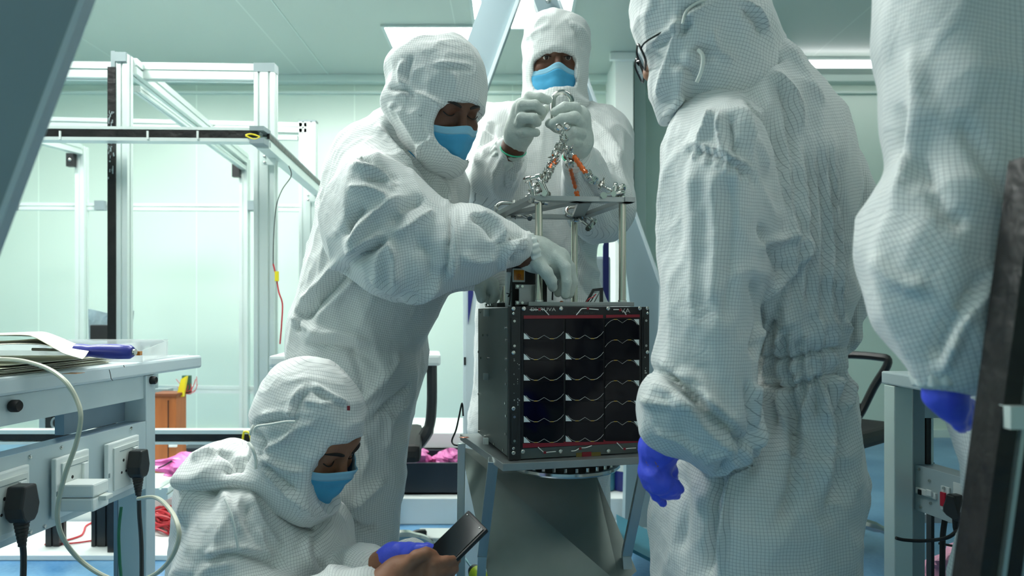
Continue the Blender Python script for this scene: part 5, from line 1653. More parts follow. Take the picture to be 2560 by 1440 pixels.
def face_mask(h, parent, top=-.020, drop=.105, wide=.078, name='face_mask', bulge=1.0, off0=0.0):
    """pleated surgical mask with band and ear loops"""
    nu, nv = 36, 26
    vs = []; 
    def pt(u, v, off=0.0):
        off = off + off0
        a = u * 1.42
        ex = .079 + off0 + .003 * math.cos(v * 3.1); ey = .104 - .012 * v
        x = ex * math.sin(a)
        nose = .019 * math.exp(-(u / .20) ** 2) * (1.0 - .75 * v) * bulge
        pl = .0035 * abs(math.sin(v * math.pi * 3)) * (1 - u * u) * (1 if .12 < v < .9 else .2)
        y = -(ey * math.cos(a) ** .8 if math.cos(a) > 0 else 0) - nose - pl + .001 - off + .006 * v * v
        if v > .8: y += .05 * (v - .8)
        zt_ = top - .010 * u * u + .016 * math.exp(-(u / .22) ** 2)
        zb = top - drop + .030 * u * u
        z = zt_ + (zb - zt_) * v
        return h.w(x, y, z)
    vs = [pt(-1 + 2 * i / nu, j / nv) for j in range(nv + 1) for i in range(nu + 1)]
    n0 = len(vs)
    vs += [pt(-1 + 2 * i / nu, j / nv, -.0022) for j in range(nv + 1) for i in range(nu + 1)]
    def grid(j0, j1):
        fs = []
        for j in range(j0, j1):
            for i in range(nu):
                k = j * (nu + 1) + i
                fs.append([k, k + 1, k + nu + 2, k + nu + 1]); fs.append([n0 + k, n0 + k + nu + 1, n0 + k + nu + 2, n0 + k + 1])
        for i in range(nu):
            k = j0 * (nu + 1) + i; fs.append([k, n0 + k, n0 + k + 1, k + 1]); k = j1 * (nu + 1) + i; fs.append([k, k + 1, n0 + k + 1, n0 + k])
        for j in range(j0, j1):
            k = j * (nu + 1); fs.append([k, k + nu + 1, n0 + k + nu + 1, n0 + k]); k += nu; fs.append([k, n0 + k, n0 + k + nu + 1, k + nu + 1])
        return fs
    o = MB().add(vs, grid(4, nv)).build(name, M['mask'], parent, smooth=True, auto=False)
    MB().add(vs, grid(0, 4)).build('top_band', M['maskband'], o, smooth=True, auto=False)
    for e in (-1, 1):
        MB().tube(spline([pt(e * .98, .06), h.w(e * .080, .0, -.008), h.w(e * .082, .018, .004), h.w(e * .081, .018, -.03), pt(e * .98, .9)], 5), .0014, 6).build('ear_loop', M['cord'], o, smooth=True)
    return o

def finger(chain, r0, r1, k=.003, flat=None):
    """chain of points; radii taper r0 -> r1"""
    L = []
    n = len(chain) - 1
    for i in range(n):
        a, b = r0 + (r1 - r0) * i / n, r0 + (r1 - r0) * (i + 1) / n
        q = Cone(chain[i], chain[i + 1], a, b, k if i == 0 else .004)
        L.append(q)
    return L

def shrink(prims, s):
    out = []
    for q in prims:
        if isinstance(q, Cone): out.append(Cone(q.a, q.b, max(q.ra - s, .002), max(q.rb - s, .002), q.k, q.op, q.flat))
        elif isinstance(q, Ell): out.append(Ell(q.c, np.maximum(q.r - s, .002), q.R, q.k, q.op))
    return out

def seam(name, pts, parent, r=.0018, m=None, n=6):
    return MB().tube(spline(pts, n), r, 6).build(name, m or m_seam, parent, smooth=True)
# ------------------------------------------------------------------ people
def body_prims(h, neck, chest, pelvis, arms, legs, w=1.0):
    """arms: (shoulder, elbow, wrist), legs: (hip, knee, ankle, toe)"""
    L = [Cone(neck, chest, .055 * w, .11 * w, .04, flat=((0, 1, 0), .75)), Cone(chest, pelvis, .115 * w, .115 * w, .05, flat=((0, 1, 0), .75))]
    for s, e, wr in arms:
        L += [Cone(neck + (chest - neck) * .3, s, .045, .045, .03), Cone(s, e, .046, .036, .02), Cone(e, wr, .036, .024, .015)]
    for hp, kn, an, toe in legs:
        L += [Cone(hp, kn, .072, .050, .03), Cone(kn, an, .050, .034, .02), Cone(an, toe, .034, .030, .01)]
    return L

def make_person(loc, label, skin):
    me = bpy.data.meshes.new('person')
    o = bpy.data.objects.new('person', me); COL.objects.link(o)
    o.location = loc
    me.materials.append(skin)
    tag(o, label, 'person')
    return o

def fill_person(o, core, cover, head, tips, h=.005):
    """body surface: the trunk and limbs stay under the garments, head and hands come out of them"""
    V, Q = sculpt(core + [Clip(cover, .030)] + head + tips, h)
    V = adj_smooth(V, Q, 2, .5)
    t = np_mesh('body', V, Q, o.data.materials[0], None, origin=o.location)
    old = o.data; o.data = t.data; o.data.name = 'person'
    bpy.data.objects.remove(t); bpy.data.meshes.remove(old)

def garment(name, parent, prims, h, limbs, folds=(), noise=((.006, 9, (1, 1, .4), 1.0),), smooth=2, m=None, uvrot=None, protect=None):
    V, Q = sculpt(prims, h)
    V = adj_smooth(V, Q, smooth, .5)
    N = adj_smooth(normals(V, Q), Q, 3, .6)
    N /= np.linalg.norm(N, axis=1)[:, None] + 1e-9
    uv = limb_uv(V, Q, limbs)
    for a, sc, stt, seed in noise: V = cloth_noise(V, N, a, sc, stt, seed)
    N = normals(V, Q); N = adj_smooth(N, Q, 3, .6); N /= np.linalg.norm(N, axis=1)[:, None] + 1e-9
    V = apply_folds(V, N, folds)
    V = adj_smooth(V, Q, 1, .4)
    return np_mesh(name, V, Q, m or m_cloth, parent, uv=uv)

def gathers(c, axis, r, n, amp, length, name, parent, m=None, k=1.0):
    """gathered elastic band round a wrist or waist"""
    axis = Vector(axis).normalized(); d, s, u = MB().frame(axis); c = Vector(c)
    vs = []; fs = []; nn = n * 6; rows = 7
    for j in range(rows):
        t = j / (rows - 1)
        for i in range(nn):
            a = 2 * math.pi * i / nn
            rr = r * (1 + .06 * math.sin(math.pi * t)) + amp * math.sin(i / nn * 2 * math.pi * n + .6 * math.sin(3 * a)) * (.4 + .6 * abs(math.cos(2.2 * t)))
            vs.append(c + d * ((t - .5) * length) + s * (rr * math.cos(a)) + u * (rr * k * math.sin(a)))
    for j in range(rows - 1):
        for i in range(nn):
            l = (i + 1) % nn; fs.append([j * nn + i, j * nn + l, (j + 1) * nn + l, (j + 1) * nn + i])
    n0 = len(vs)
    vs += [c - d * length * .5, c + d * length * .5]
    for i in range(nn):
        l = (i + 1) % nn
        fs.append([n0, l, i]); fs.append([n0 + 1, (rows - 1) * nn + i, (rows - 1) * nn + l])
    return MB().add(vs, fs).build(name, m or m_seam, parent, smooth=True, auto=False)

def glove(name, parent, prims, h, m, label=None, noise=.0006, folds=()):
    V, Q = sculpt(prims, h)
    V = adj_smooth(V, Q, 1, .5)
    N = normals(V, Q)
    V = cloth_noise(V, N, noise, 45, (1, 1, .6), 3.0)
    V = apply_folds(V, N, folds)
    o = np_mesh(name, V, Q, m, parent)
    if label: o['label'] = label
    return o

V3 = Vector
NZ = ((.011, 5, (1, 1, .5), 12.0), (.0055, 11, (1, 1, .6), 5.0), (.002, 24, (1, 1, .7), 8.0))
# ================================================================== C: person behind the satellite
hC = Head(P(1391, 143, 1.93) + V3((0, .088, .022)), rotm(2, 13, 0))
neckC, chestC, pelC = P(1385, 250, 2.06), P(1375, 400, 2.07), P(1350, 780, 2.05)
shR, elR, wrR = P(1235, 325, 2.03), P(1205, 455, 1.87), P(1285, 366, 1.66)
shL, elL, wrL = P(1505, 335, 2.03), P(1508, 515, 1.88), P(1440, 385, 1.66)
def hand_C_right(s=0):
    L = [Cone(P(1285, 372, 1.665), P(1298, 330, 1.63), .030, .032, .012, flat=((0, 1, 0), .8)), Cone(P(1298, 330, 1.63), P(1310, 275, 1.61), .033, .030, .015, flat=((0, 1, 0), .75))]
    L += finger([P(1314, 268, 1.61), P(1322, 243, 1.605), P(1350, 244, 1.595), P(1370, 250, 1.60)], .0135, .0105)
    L += finger([P(1302, 285, 1.60), P(1306, 264, 1.585), P(1338, 263, 1.575), P(1354, 277, 1.59)], .0140, .0110)
    L += finger([P(1300, 308, 1.60), P(1304, 295, 1.58), P(1334, 296, 1.572), P(1343, 306, 1.59)], .0135, .0110)
    L += finger([P(1298, 330, 1.61), P(1315, 330, 1.585), P(1340, 332, 1.585)], .0120, .0100)
    L += finger([P(1318, 318, 1.64), P(1350, 290, 1.64), P(1364, 272, 1.635)], .0140, .0105)
    return L
def hand_C_left(s=0):
    L = [Cone(P(1440, 390, 1.665), P(1445, 352, 1.63), .031, .033, .012, flat=((0, 1, 0), .8)), Cone(P(1445, 352, 1.63), P(1446, 295, 1.61), .034, .030, .015, flat=((0, 1, 0), .75))]
    L += finger([P(1448, 292, 1.605), P(1438, 270, 1.59), P(1412, 268, 1.58), P(1388, 280, 1.585)], .0140, .0110)
    L += finger([P(1452, 312, 1.60), P(1436, 293, 1.575), P(1405, 298, 1.565), P(1382, 310, 1.575)], .0145, .0115)
    L += finger([P(1452, 335, 1.60), P(1432, 330, 1.575), P(1416, 342, 1.575)], .0135, .0115)
    L += finger([P(1448, 358, 1.61), P(1430, 354, 1.585), P(1414, 362, 1.585)], .0125, .0105)
    L += finger([P(1425, 330, 1.64), P(1392, 318, 1.62), P(1374, 308, 1.605)], .0140, .0115)
    return L
legsC = [(P(1290, 800, 2.05), P(1275, 1150, 2.03), V3((P(1270, 0, 2.03).x, 2.06, .09)), V3((P(1265, 0, 2.0).x, 1.96, .045))),
         (P(1430, 800, 2.05), P(1450, 1150, 2.03), V3((P(1460, 0, 2.03).x, 2.06, .09)), V3((P(1465, 0, 2.0).x, 1.96, .045)))]
core = body_prims(hC, neckC, chestC, pelC, [(shR, elR, wrR), (shL, elL, wrL)], legsC)
tips = shrink(hand_C_right(), .0022) + shrink(hand_C_left(), .0022)
pC = make_person((pelC.x, 2.05, 0), 'masked person standing behind the satellite holding up the steel shackle in both hands', M['skin2']); hres = .0045
add_eyes(hC, pC, gaze=(0, -.15))
face_mask(hC, pC, top=-.034, drop=.095)
tor = [(1300, 262), (1250, 282), (1212, 312), (1200, 380), (1212, 480), (1210, 600), (1200, 700), (1192, 820), (1186, 960), (1186, 1100), (1500, 1100), (1512, 960), (1514, 850), (1508, 760), (1495, 690), (1490, 640), (1500, 600), (1535, 540), (1556, 450), (1562, 370), (1540, 318), (1480, 282), (1450, 268)]
cp = [Puff(tor, 2.05, .125, .10, .02)]
for (hp, kn, an, toe) in legsC:
    cp += [Cone(hp, kn, .098, .088, .05), Cone(kn, an, .088, .070, .03), Cone(an, toe, .055, .048, .02)]
cp += [Cone(shR, elR, .082, .075, .03), Cone(elR, wrR + (elR - wrR) * .12, .070, .038, .03),
       Puff([(1262, 372), (1305, 392), (1310, 430), (1288, 478), (1245, 500), (1190, 492), (1166, 452), (1160, 395), (1180, 335), (1222, 335)], 1.86, .060, .05, .03, tilt=(-.8, 0))]
cp += [Cone(shL, elL, .085, .085, .03), Cone(elL, wrL + (elL - wrL) * .10, .080, .040, .03),
       Puff([(1440, 398), (1500, 405), (1555, 372), (1574, 440), (1570, 500), (1545, 560), (1500, 592), (1455, 594), (1418, 560), (1402, 500), (1412, 430)], 1.86, .060, .05, .03, tilt=(.6, 0))]
limC = [(pelC, neckC, .16), (shR, elR, .08), (elR, wrR, .06), (shL, elL, .08), (elL, wrL, .07), (legsC[0][0], legsC[0][2], .1), (legsC[1][0], legsC[1][2], .1)]
fC = [([(1262, 385), (1240, 430), (1235, 480)], 7, .012), ([(1300, 395), (1285, 430), (1270, 470)], 7, .012), ([(1280, 390), (1265, 440), (1262, 470)], 5, -.010), ([(1225, 300), (1205, 350), (1190, 420)], 8, .010), ([(1235, 305), (1228, 360), (1215, 400)], 5, -.008),
      ([(1445, 400), (1480, 440), (1520, 470)], 8, .012), ([(1440, 420), (1450, 480), (1470, 540)], 7, .012), ([(1455, 425), (1480, 480), (1510, 520)], 6, -.012), ([(1480, 300), (1520, 340), (1560, 400)], 7, .010), ([(1490, 330), (1520, 380), (1550, 440)], 5, -.008),
      ([(1440, 600), (1460, 660), (1500, 690)], 8, .012), ([(1435, 640), (1450, 700), (1490, 745)], 9, -.012), ([(1450, 610), (1475, 640), (1490, 650)], 5, -.008),
      ([(1360, 300), (1350, 400), (1345, 520)], 6, .006), ([(1395, 330), (1390, 420), (1392, 520)], 5, -.006)]
garment('coverall', pC, cp, .0065, limC, fC, noise=NZ)
hood = [(1388, 36), (1345, 42), (1320, 58), (1309, 95), (1310, 140), (1308, 175), (1318, 212), (1330, 250), (1300, 285), (1345, 312), (1400, 318), (1450, 300), (1475, 270), (1455, 240), (1464, 205), (1471, 160), (1475, 110), (1470, 75), (1440, 46)]
hp_ = [Puff(hood, 2.02, .115, .085, .02), hC.ell((0, .02, .04), (.088, .112, .098), .02), Cone(hC.w(0, .02, -.05), neckC, .085, .10, .03)]
hp_ += [Puff([(1337, 138), (1360, 126), (1390, 122), (1425, 127), (1441, 140), (1441, 165), (1446, 190), (1436, 208), (1400, 214), (1365, 214), (1338, 206), (1328, 180), (1333, 155)], 1.905, .09, .012, .006, 'cut', smooth=True)]
fH = [([(1312, 100), (1345, 75), (1380, 62)], 5, .004), ([(1420, 55), (1455, 75), (1470, 105)], 6, .008), ([(1415, 50), (1440, 80), (1460, 130)], 5, -.005), ([(1340, 230), (1380, 245), (1420, 238)], 6, .006)]
garment('hood', pC, hp_, .005, [(neckC, hC.w(0, .02, .12), .09)], fH, noise=((.004, 10, (1, 1, 1), 4.0), (.0028, 20, (1, 1, 1), 6.0),))
wr_ = [Cone(w + (e - w) * .28, w, .031, .027, .01) for w, e in ((wrR, elR), (wrL, elL))]
fill_person(pC, core, [cp, hp_], hC.prims(neckC) + wr_, tips, hres)
for pr, (a, b), nm in ((hand_C_right(), (P(1283, 374, 1.665), P(1288, 356, 1.65)), 'r'), (hand_C_left(), (P(1439, 394, 1.665), P(1441, 372, 1.65)), 'l')):
    g_ = glove('glove', pC, pr, .0028, M['glove'], noise=.0005)
    ax = (b - a).normalized()
    d_, s_, u_ = MB().frame(ax)
    for r_k, off, mm in ((.0315, 0, 'cuffgreen'),):
        MB().tube([a + s_ * (.0318 * math.cos(t)) + u_ * (.0285 * math.sin(t)) for t in np.linspace(0, 2 * math.pi, 30)[:-1]], .0020, 6, closed=True).build('cuff_edge', M['cuffgreen'], g_, smooth=True)
for a, b, in ((wrR, elR), (wrL, elL)):
    c = a + (b - a) * .17; gathers(c, a - b, .040, 16, .0028, .034, 'cuff', pC, m_cloth if False else m_seam)

# ================================================================== B: bending person
hB = Head(P(1104, 254, 1.52), rotm(42, 31, -4), .98)
neckB, chestB, pelB = P(1015, 345, 1.60), P(960, 480, 1.64), P(870, 830, 1.68)
sN, eN, wN = P(900, 455, 1.50), P(1000, 640, 1.36), P(1322, 628, 1.44)
sF, eF, wF = P(1100, 480, 1.73), P(1100, 640, 1.71), P(1222, 690, 1.66)
def hand_B_near():
    L = [Cone(P(1322, 625, 1.44), P(1352, 640, 1.445), .026, .030, .015, flat=((0, 1, 0), .8)), Cone(P(1352, 640, 1.445), P(1392, 650, 1.45), .037, .030, .015, flat=((0, 1, 0), .6)),
         Cone(P(1338, 622, 1.445), P(1318, 652, 1.44), .020, .016, .02)]
    L += finger([P(1390, 645, 1.435), P(1413, 668, 1.43), P(1417, 705, 1.43), P(1413, 738, 1.435)], .0135, .0095, .008)
    L += finger([P(1396, 640, 1.455), P(1424, 668, 1.46), P(1432, 705, 1.46), P(1424, 736, 1.46)], .0130, .0095, .008)
    L += finger([P(1388, 660, 1.47), P(1398, 690, 1.485), P(1396, 715, 1.48), P(1395, 733, 1.475)], .0120, .0090, .008)
    L += finger([P(1378, 665, 1.485), P(1386, 700, 1.50), P(1384, 722, 1.495)], .0110, .0085, .008)
    L += finger([P(1345, 660, 1.42), P(1366, 682, 1.415), P(1378, 702, 1.42), P(1382, 718, 1.43)], .0150, .0100, .008)
    return L
def hand_B_far():
    L = [Cone(wF, P(1218, 712, 1.63), .026, .028, .012, flat=((0, 1, 0), .8))]
    L += finger([P(1205, 705, 1.62), P(1200, 725, 1.60), P(1204, 746, 1.60)], .0135, .0120, .008)
    L += finger([P(1232, 708, 1.62), P(1240, 735, 1.61), P(1230, 757, 1.61)], .0120, .0100, .008)
    L += finger([P(1222, 710, 1.64), P(1226, 735, 1.65), P(1222, 752, 1.65)], .0110, .0095, .008)
    L += finger([P(1212, 708, 1.66), P(1213, 730, 1.67), P(1212, 748, 1.67)], .0110, .0090, .008)
    L += finger([P(1235, 700, 1.66), P(1246, 722, 1.67), P(1243, 742, 1.67)], .0105, .0090, .008)
    return L
legsB = [(P(840, 860, 1.68), P(905, 1210, 1.62), V3((-.355, 1.66, .09)), V3((-.30, 1.57, .045))),
         (P(950, 860, 1.76), P(900, 1210, 1.78), V3((-.42, 1.90, .09)), V3((-.37, 1.82, .045)))]
core = body_prims(hB, neckB, chestB, pelB, [(sN, eN, wN), (sF, eF, wF)], legsB)
tips = shrink(hand_B_near(), .0022) + shrink(hand_B_far(), .0022)
pB = make_person((-.36, 1.72, 0), 'masked person bending over the satellite with one gloved hand on its top deck', M['skin2']); hres = .0045
add_eyes(hB, pB, closed=True)
face_mask(hB, pB, top=-.030, off0=.002)
tor = [(985, 275), (925, 302), (868, 335), (838, 382), (820, 445), (805, 520), (785, 600), (764, 672), (750, 740), (740, 790), (732, 860), (724, 940), (720, 1020), (720, 1120), (790, 1210), (905, 1230), (985, 1200), (1000, 1110), (1012, 1040), (1036, 985), (1040, 930), (1036, 880), (1062, 832), (1084, 785), (1112, 728), (1150, 640), (1160, 560), (1150, 500), (1152, 440), (1160, 390), (1120, 340)]
cp = [Puff(tor, 1.66, .15, .13, .02)]
cp += [Cone(legsB[0][0], P(905, 1200, 1.64), .115, .098, .05), Cone(P(905, 1200, 1.64), legsB[0][2], .092, .075, .03), Cone(legsB[0][2], legsB[0][3], .055, .048, .02),
       Cone(legsB[1][0], P(905, 1200, 1.78), .115, .10, .05), Cone(P(905, 1200, 1.78), legsB[1][2], .10, .075, .03), Cone(legsB[1][2], legsB[1][3], .055, .048, .02)]
cp += [Puff([(1035, 880), (1042, 950), (1012, 1040), (1000, 1110), (994, 1160), (982, 1215), (960, 1265), (972, 1300), (936, 1332), (905, 1290), (900, 1180), (930, 1000)], 1.72, .10, .07, .03)]
cp += [Cone(sF, eF, .075, .075, .03), Cone(eF, wF, .070, .040, .03)]
limB = [(pelB, neckB, .17), (legsB[0][0], legsB[0][2], .11), (legsB[1][0], legsB[1][2], .11), (sF, wF, .07)]
fB = [([(872, 668), (830, 715), (778, 772), (758, 800)], 9, -.022, 1.2), ([(850, 650), (800, 710), (752, 760)], 10, .014), ([(888, 700), (840, 750), (790, 800)], 10, .010),
      ([(745, 775), (748, 800), (745, 830)], 6, -.012), ([(730, 790), (760, 815), (800, 830)], 7, .010), ([(765, 840), (850, 835), (930, 860)], 10, .010), ([(770, 860), (860, 870), (960, 930)], 8, -.010),
      ([(960, 300), (1005, 360), (1060, 420), (1085, 470)], 7, -.016, 1.2), ([(940, 310), (985, 370), (1030, 420)], 7, .012), ([(1080, 430), (1110, 470), (1118, 520)], 6, .012), ([(1090, 420), (1130, 440), (1140, 500)], 5, -.010),
      ([(1000, 880), (950, 960), (900, 1010)], 12, .014), ([(1030, 960), (980, 1010), (930, 1050)], 9, -.016), ([(1020, 1000), (975, 1050), (965, 1130)], 8, .012), ([(800, 930), (880, 960), (960, 980)], 12, .010),
      ([(880, 1270), (920, 1230), (960, 1200)], 9, .016), ([(870, 1300), (900, 1320), (940, 1318)], 8, -.014), ([(900, 1080), (920, 1130), (900, 1190)], 10, .010), ([(730, 900), (760, 1000), (790, 1100)], 10, .008),
      ([(870, 860), (900, 930), (910, 1000)], 8, -.008)]

slv = [(893, 395), (858, 450), (843, 530), (842, 600), (858, 655), (895, 690), (925, 722), (965, 742), (1020, 753), (1075, 752), (1112, 736), (1165, 718), (1215, 700), (1262, 672), (1305, 655), (1330, 640), (1334, 612), (1310, 585), (1270, 558), (1215, 527), (1168, 516), (1130, 519), (1095, 492), (1062, 462), (1010, 425), (960, 395)]
sp_ = [Puff(slv, 1.42, .105, .085, .02, tilt=(.04, 0)), Cone(P(960, 470, 1.52), P(930, 560, 1.46), .09, .10, .05)]
fS = [([(858, 590), (880, 545), (915, 520)], 10, -.022, 1.6), ([(868, 620), (905, 560), (960, 515), (1010, 492)], 9, .016), ([(871, 660), (915, 632), (968, 598)], 8, -.030, 1.3), ([(868, 640), (905, 610), (960, 585)], 8, .014),
      ([(968, 600), (985, 650), (992, 715)], 10, .018), ([(960, 602), (945, 650), (950, 700)], 10, .012), ([(985, 590), (1030, 560), (1085, 530)], 9, .016), ([(975, 560), (1010, 520), (1060, 500)], 10, -.016),
      ([(1127, 520), (1124, 600), (1112, 705)], 6, -.018, 1.2), ([(1135, 520), (1138, 600), (1128, 700)], 8, .012), ([(1180, 540), (1215, 560), (1235, 600)], 8, -.014), ([(1195, 530), (1240, 560), (1270, 600)], 7, .014),
      ([(1320, 600), (1290, 610), (1262, 640), (1255, 675)], 6, .014), ([(1310, 630), (1285, 640), (1270, 660)], 5, -.014), ([(1315, 590), (1280, 590), (1240, 620)], 6, -.012), ([(1318, 612), (1296, 622), (1280, 650)], 4, .010),
      ([(893, 388), (950, 410), (1001, 453)], 7, -.014), ([(880, 410), (940, 430), (990, 470)], 7, .014), ([(914, 445), (960, 450), (1000, 468)], 6, -.012), ([(870, 470), (920, 470), (980, 500)], 8, .012),
      ([(1000, 740), (1060, 735), (1100, 700)], 10, .016), ([(930, 690), (960, 715), (1000, 725)], 7, .012), ([(1040, 600), (1075, 640), (1080, 700)], 14, -.012), ([(1150, 640), (1200, 650), (1240, 640)], 12, .010)]
garment('coverall', pB, cp + sp_, .0058, limB + [(P(900, 430, 1.42), P(960, 640, 1.40), .11), (P(960, 640, 1.40), P(1320, 625, 1.44), .09)], fB + fS, noise=NZ)
gathers(P(1322, 622, 1.437), P(1340, 618, 1.44) - P(1310, 628, 1.43), .034, 15, .0030, .022, 'cuff', pB, k=1.0)
glove('glove', pB, hand_B_near(), .0026, M['glove'])
gB = glove('glove', pB, hand_B_far(), .003, M['glove'])
# raised armhole seam
seam('armhole_seam', [P(905, 392, 1.345), P(860, 450, 1.37), P(843, 530, 1.385), P(845, 600, 1.385), P(862, 650, 1.375)], pB, .0022)
hood = [(1080, 96), (1040, 104), (990, 128), (966, 168), (970, 212), (958, 245), (956, 275), (985, 318), (1015, 372), (1052, 415), (1090, 440), (1140, 440), (1172, 405), (1196, 360), (1208, 310), (1214, 255), (1212, 200), (1206, 162), (1180, 125), (1135, 100)]
hp_ = [Puff(hood, 1.535, .105, .080, .02), hB.ell((0, .02, .045), (.088, .108, .095), .02), hB.ell((0, -.025, -.02), (.080, .085, .115), .01)]
hp_ += [Puff([(1102, 273), (1140, 259), (1200, 254), (1230, 270), (1230, 400), (1190, 392), (1172, 372), (1160, 384), (1130, 384), (1100, 366), (1086, 338), (1087, 310)], 1.45, .16, .012, .004, 'cut', smooth=False)]
fH = [([(968, 220), (1010, 226), (1040, 240)], 6, -.012), ([(985, 238), (1030, 232), (1080, 250), (1105, 268)], 6, .009), ([(1085, 168), (1130, 168), (1185, 176)], 4, -.006), ([(1085, 160), (1130, 158), (1180, 166)], 5, .005),
      ([(1010, 150), (1000, 185), (1005, 215)], 6, .008), ([(1030, 140), (1018, 180), (1020, 212)], 5, -.007), ([(1130, 180), (1140, 200), (1135, 225)], 6, .006), ([(1000, 280), (1030, 330), (1060, 380)], 8, .008), ([(1085, 345), (1060, 360), (1045, 400)], 6, .008), ([(975, 260), (990, 275), (1010, 280)], 6, .008), ([(1050, 285), (1060, 330), (1075, 370)], 6, -.005)]
garment('hood', pB, hp_, .0048, [(P(1040, 430, 1.54), P(1090, 100, 1.54), .10)], fH, noise=((.004, 9, (1, 1, 1), 31.0), (.0028, 20, (1, 1, 1), 6.0),))
wr_ = [Cone(w + (e - w) * .28, w, .031, .027, .01) for w, e in ((wN, eN), (wF, eF))]
fill_person(pB, core, [cp, sp_, hp_], hB.prims(neckB) + wr_, tips, hres)
MB().tube([P(1051 + 4 * math.cos(t), 286 + 4 * math.sin(t), 1.432) for t in np.linspace(0, 6.28, 14)[:-1]], .0007, 5, closed=True).build('snap_ring', M['alucap'], pB, smooth=True)
# hex driver in the fingers
hx = empty('hex_driver', P(1381, 735, 1.45), 'thin dark hex driver pinched in the bending person\'s grey gloved fingers', 'tool')
MB().cyl(P(1381, 750, 1.455), P(1382, 722, 1.452), .0018, n=6).build('shaft', M['blackpl'], hx)
MB().cyl(P(1382, 722, 1.452), P(1395, 700, 1.455), .0045, n=12).build('handle', M['steel'], hx, smooth=True)

# ================================================================== A: kneeling person with phone
hA = Head(P(774, 1080, 1.30), rotm(68, 32, -3), .98)
neckA, chestA, pelA = P(690, 1210, 1.34), P(650, 1330, 1.36), V3((-.52, 1.42, .14))
sN, eN, wN = P(580, 1330, 1.22), P(690, 1580, 1.14), P(965, 1462, 1.13)
sF, eF, wF = P(790, 1330, 1.46), P(800, 1500, 1.38), P(955, 1415, 1.235)
def hand_A_near():
    L = [Cone(P(965, 1462, 1.13), P(1000, 1440, 1.14), .024, .028, .012, flat=((0, 1, 0), .7)), Cone(P(1000, 1440, 1.14), P(1052, 1415, 1.15), .032, .024, .012, flat=((0, 1, 0), .6))]
    L += finger([P(1012, 1420, 1.13), P(1040, 1392, 1.125), P(1065, 1382, 1.13), P(1084, 1386, 1.14)], .0125, .0085, .010)
    L += finger([P(1048, 1412, 1.15), P(1085, 1408, 1.13), P(1115, 1402, 1.14), P(1143, 1399, 1.16)], .0105, .0078, .008)
    L += finger([P(1048, 1426, 1.15), P(1085, 1430, 1.13), P(1112, 1427, 1.14), P(1138, 1423, 1.16)], .0105, .0078, .008)
    L += finger([P(1045, 1440, 1.15), P(1080, 1450, 1.135), P(1105, 1449, 1.145), P(1128, 1445, 1.16)], .0100, .0075, .008)
    L += finger([P(1040, 1455, 1.15), P(1070, 1468, 1.14), P(1092, 1468, 1.15), P(1108, 1465, 1.16)], .0090, .0070, .008)
    return L
def hand_A_far():
    L = [Cone(P(955, 1415, 1.235), P(985, 1400, 1.225), .024, .027, .012, flat=((0, 1, 0), .75)), Cone(P(985, 1400, 1.225), P(1025, 1388, 1.215), .030, .024, .012, flat=((0, 1, 0), .6))]
    L += finger([P(1020, 1385, 1.205), P(1045, 1374, 1.20), P(1068, 1372, 1.20), P(1085, 1374, 1.20)], .0125, .0090, .008)
    L += finger([P(1030, 1395, 1.23), P(1062, 1395, 1.245), P(1088, 1396, 1.245), P(1105, 1400, 1.235)], .0105, .0085, .008)
    L += finger([P(1028, 1405, 1.235), P(1060, 1410, 1.25), P(1085, 1413, 1.25), P(1100, 1417, 1.24)], .0105, .0085, .008)
    L += finger([P(1020, 1415, 1.235), P(1050, 1425, 1.25), P(1072, 1430, 1.25), P(1088, 1434, 1.24)], .0100, .0080, .008)
    L += finger([P(1010, 1420, 1.235), P(1035, 1438, 1.245), P(1055, 1446, 1.245)], .0095, .0075, .008)
    return L
legsA = [(V3((-.55, 1.36, .17)), V3((-.22, 1.10, .30)), V3((-.34, 1.28, .08)), V3((-.24, 1.20, .045))),
         (V3((-.48, 1.50, .17)), V3((-.21, 1.36, .36)), V3((-.30, 1.46, .08)), V3((-.22, 1.40, .045)))]
core = body_prims(hA, neckA, chestA, pelA, [(sN, eN, wN), (sF, eF, wF)], legsA)
tips = hand_A_near() + shrink(hand_A_far(), .0018)
pA = make_person((-.45, 1.35, 0), 'masked person crouching at the lower left and looking at a phone', M['skin3']); hres = .0040
pA.data.materials.clear(); pA.data.materials.append(skin_mat('warm_brown_skin', S(150, 104, 80)))
add_eyes(hA, pA, closed=True)
face_mask(hA, pA, top=-.014, drop=.115, off0=.005)
body = [(640, 1150), (585, 1108), (530, 1112), (490, 1140), (462, 1190), (452, 1250), (448, 1330), (442, 1440), (430, 1560), (420, 1680), (560, 1760), (780, 1740), (880, 1640), (884, 1540), (868, 1440), (856, 1370), (838, 1310), (815, 1282), (760, 1230)]
cp = [Puff(body, 1.34, .145, .13, .03)]
for (hp, kn, an, toe) in legsA:
    cp += [Cone(hp, kn, .105, .092, .05), Cone(kn, an, .088, .070, .03), Cone(an, toe, .052, .044, .02)]
cp += [Cone(sF, eF, .080, .075, .03), Cone(eF, P(925, 1425, 1.26), .072, .048, .03)]
fA = [([(600, 1130), (560, 1180), (530, 1230), (545, 1180)], 9, -.012), ([(500, 1160), (470, 1230), (455, 1300)], 9, .010), ([(640, 1200), (700, 1260), (780, 1310)], 9, .016), ([(690, 1270), (740, 1300), (790, 1320)], 7, -.014),
      ([(560, 1230), (575, 1270), (580, 1300)], 7, .010), ([(800, 1320), (790, 1370), (815, 1440)], 5, -.008), ([(770, 1330), (765, 1380), (790, 1440)], 7, .008), ([(620, 1230), (650, 1300), (700, 1370)], 8, .008)]

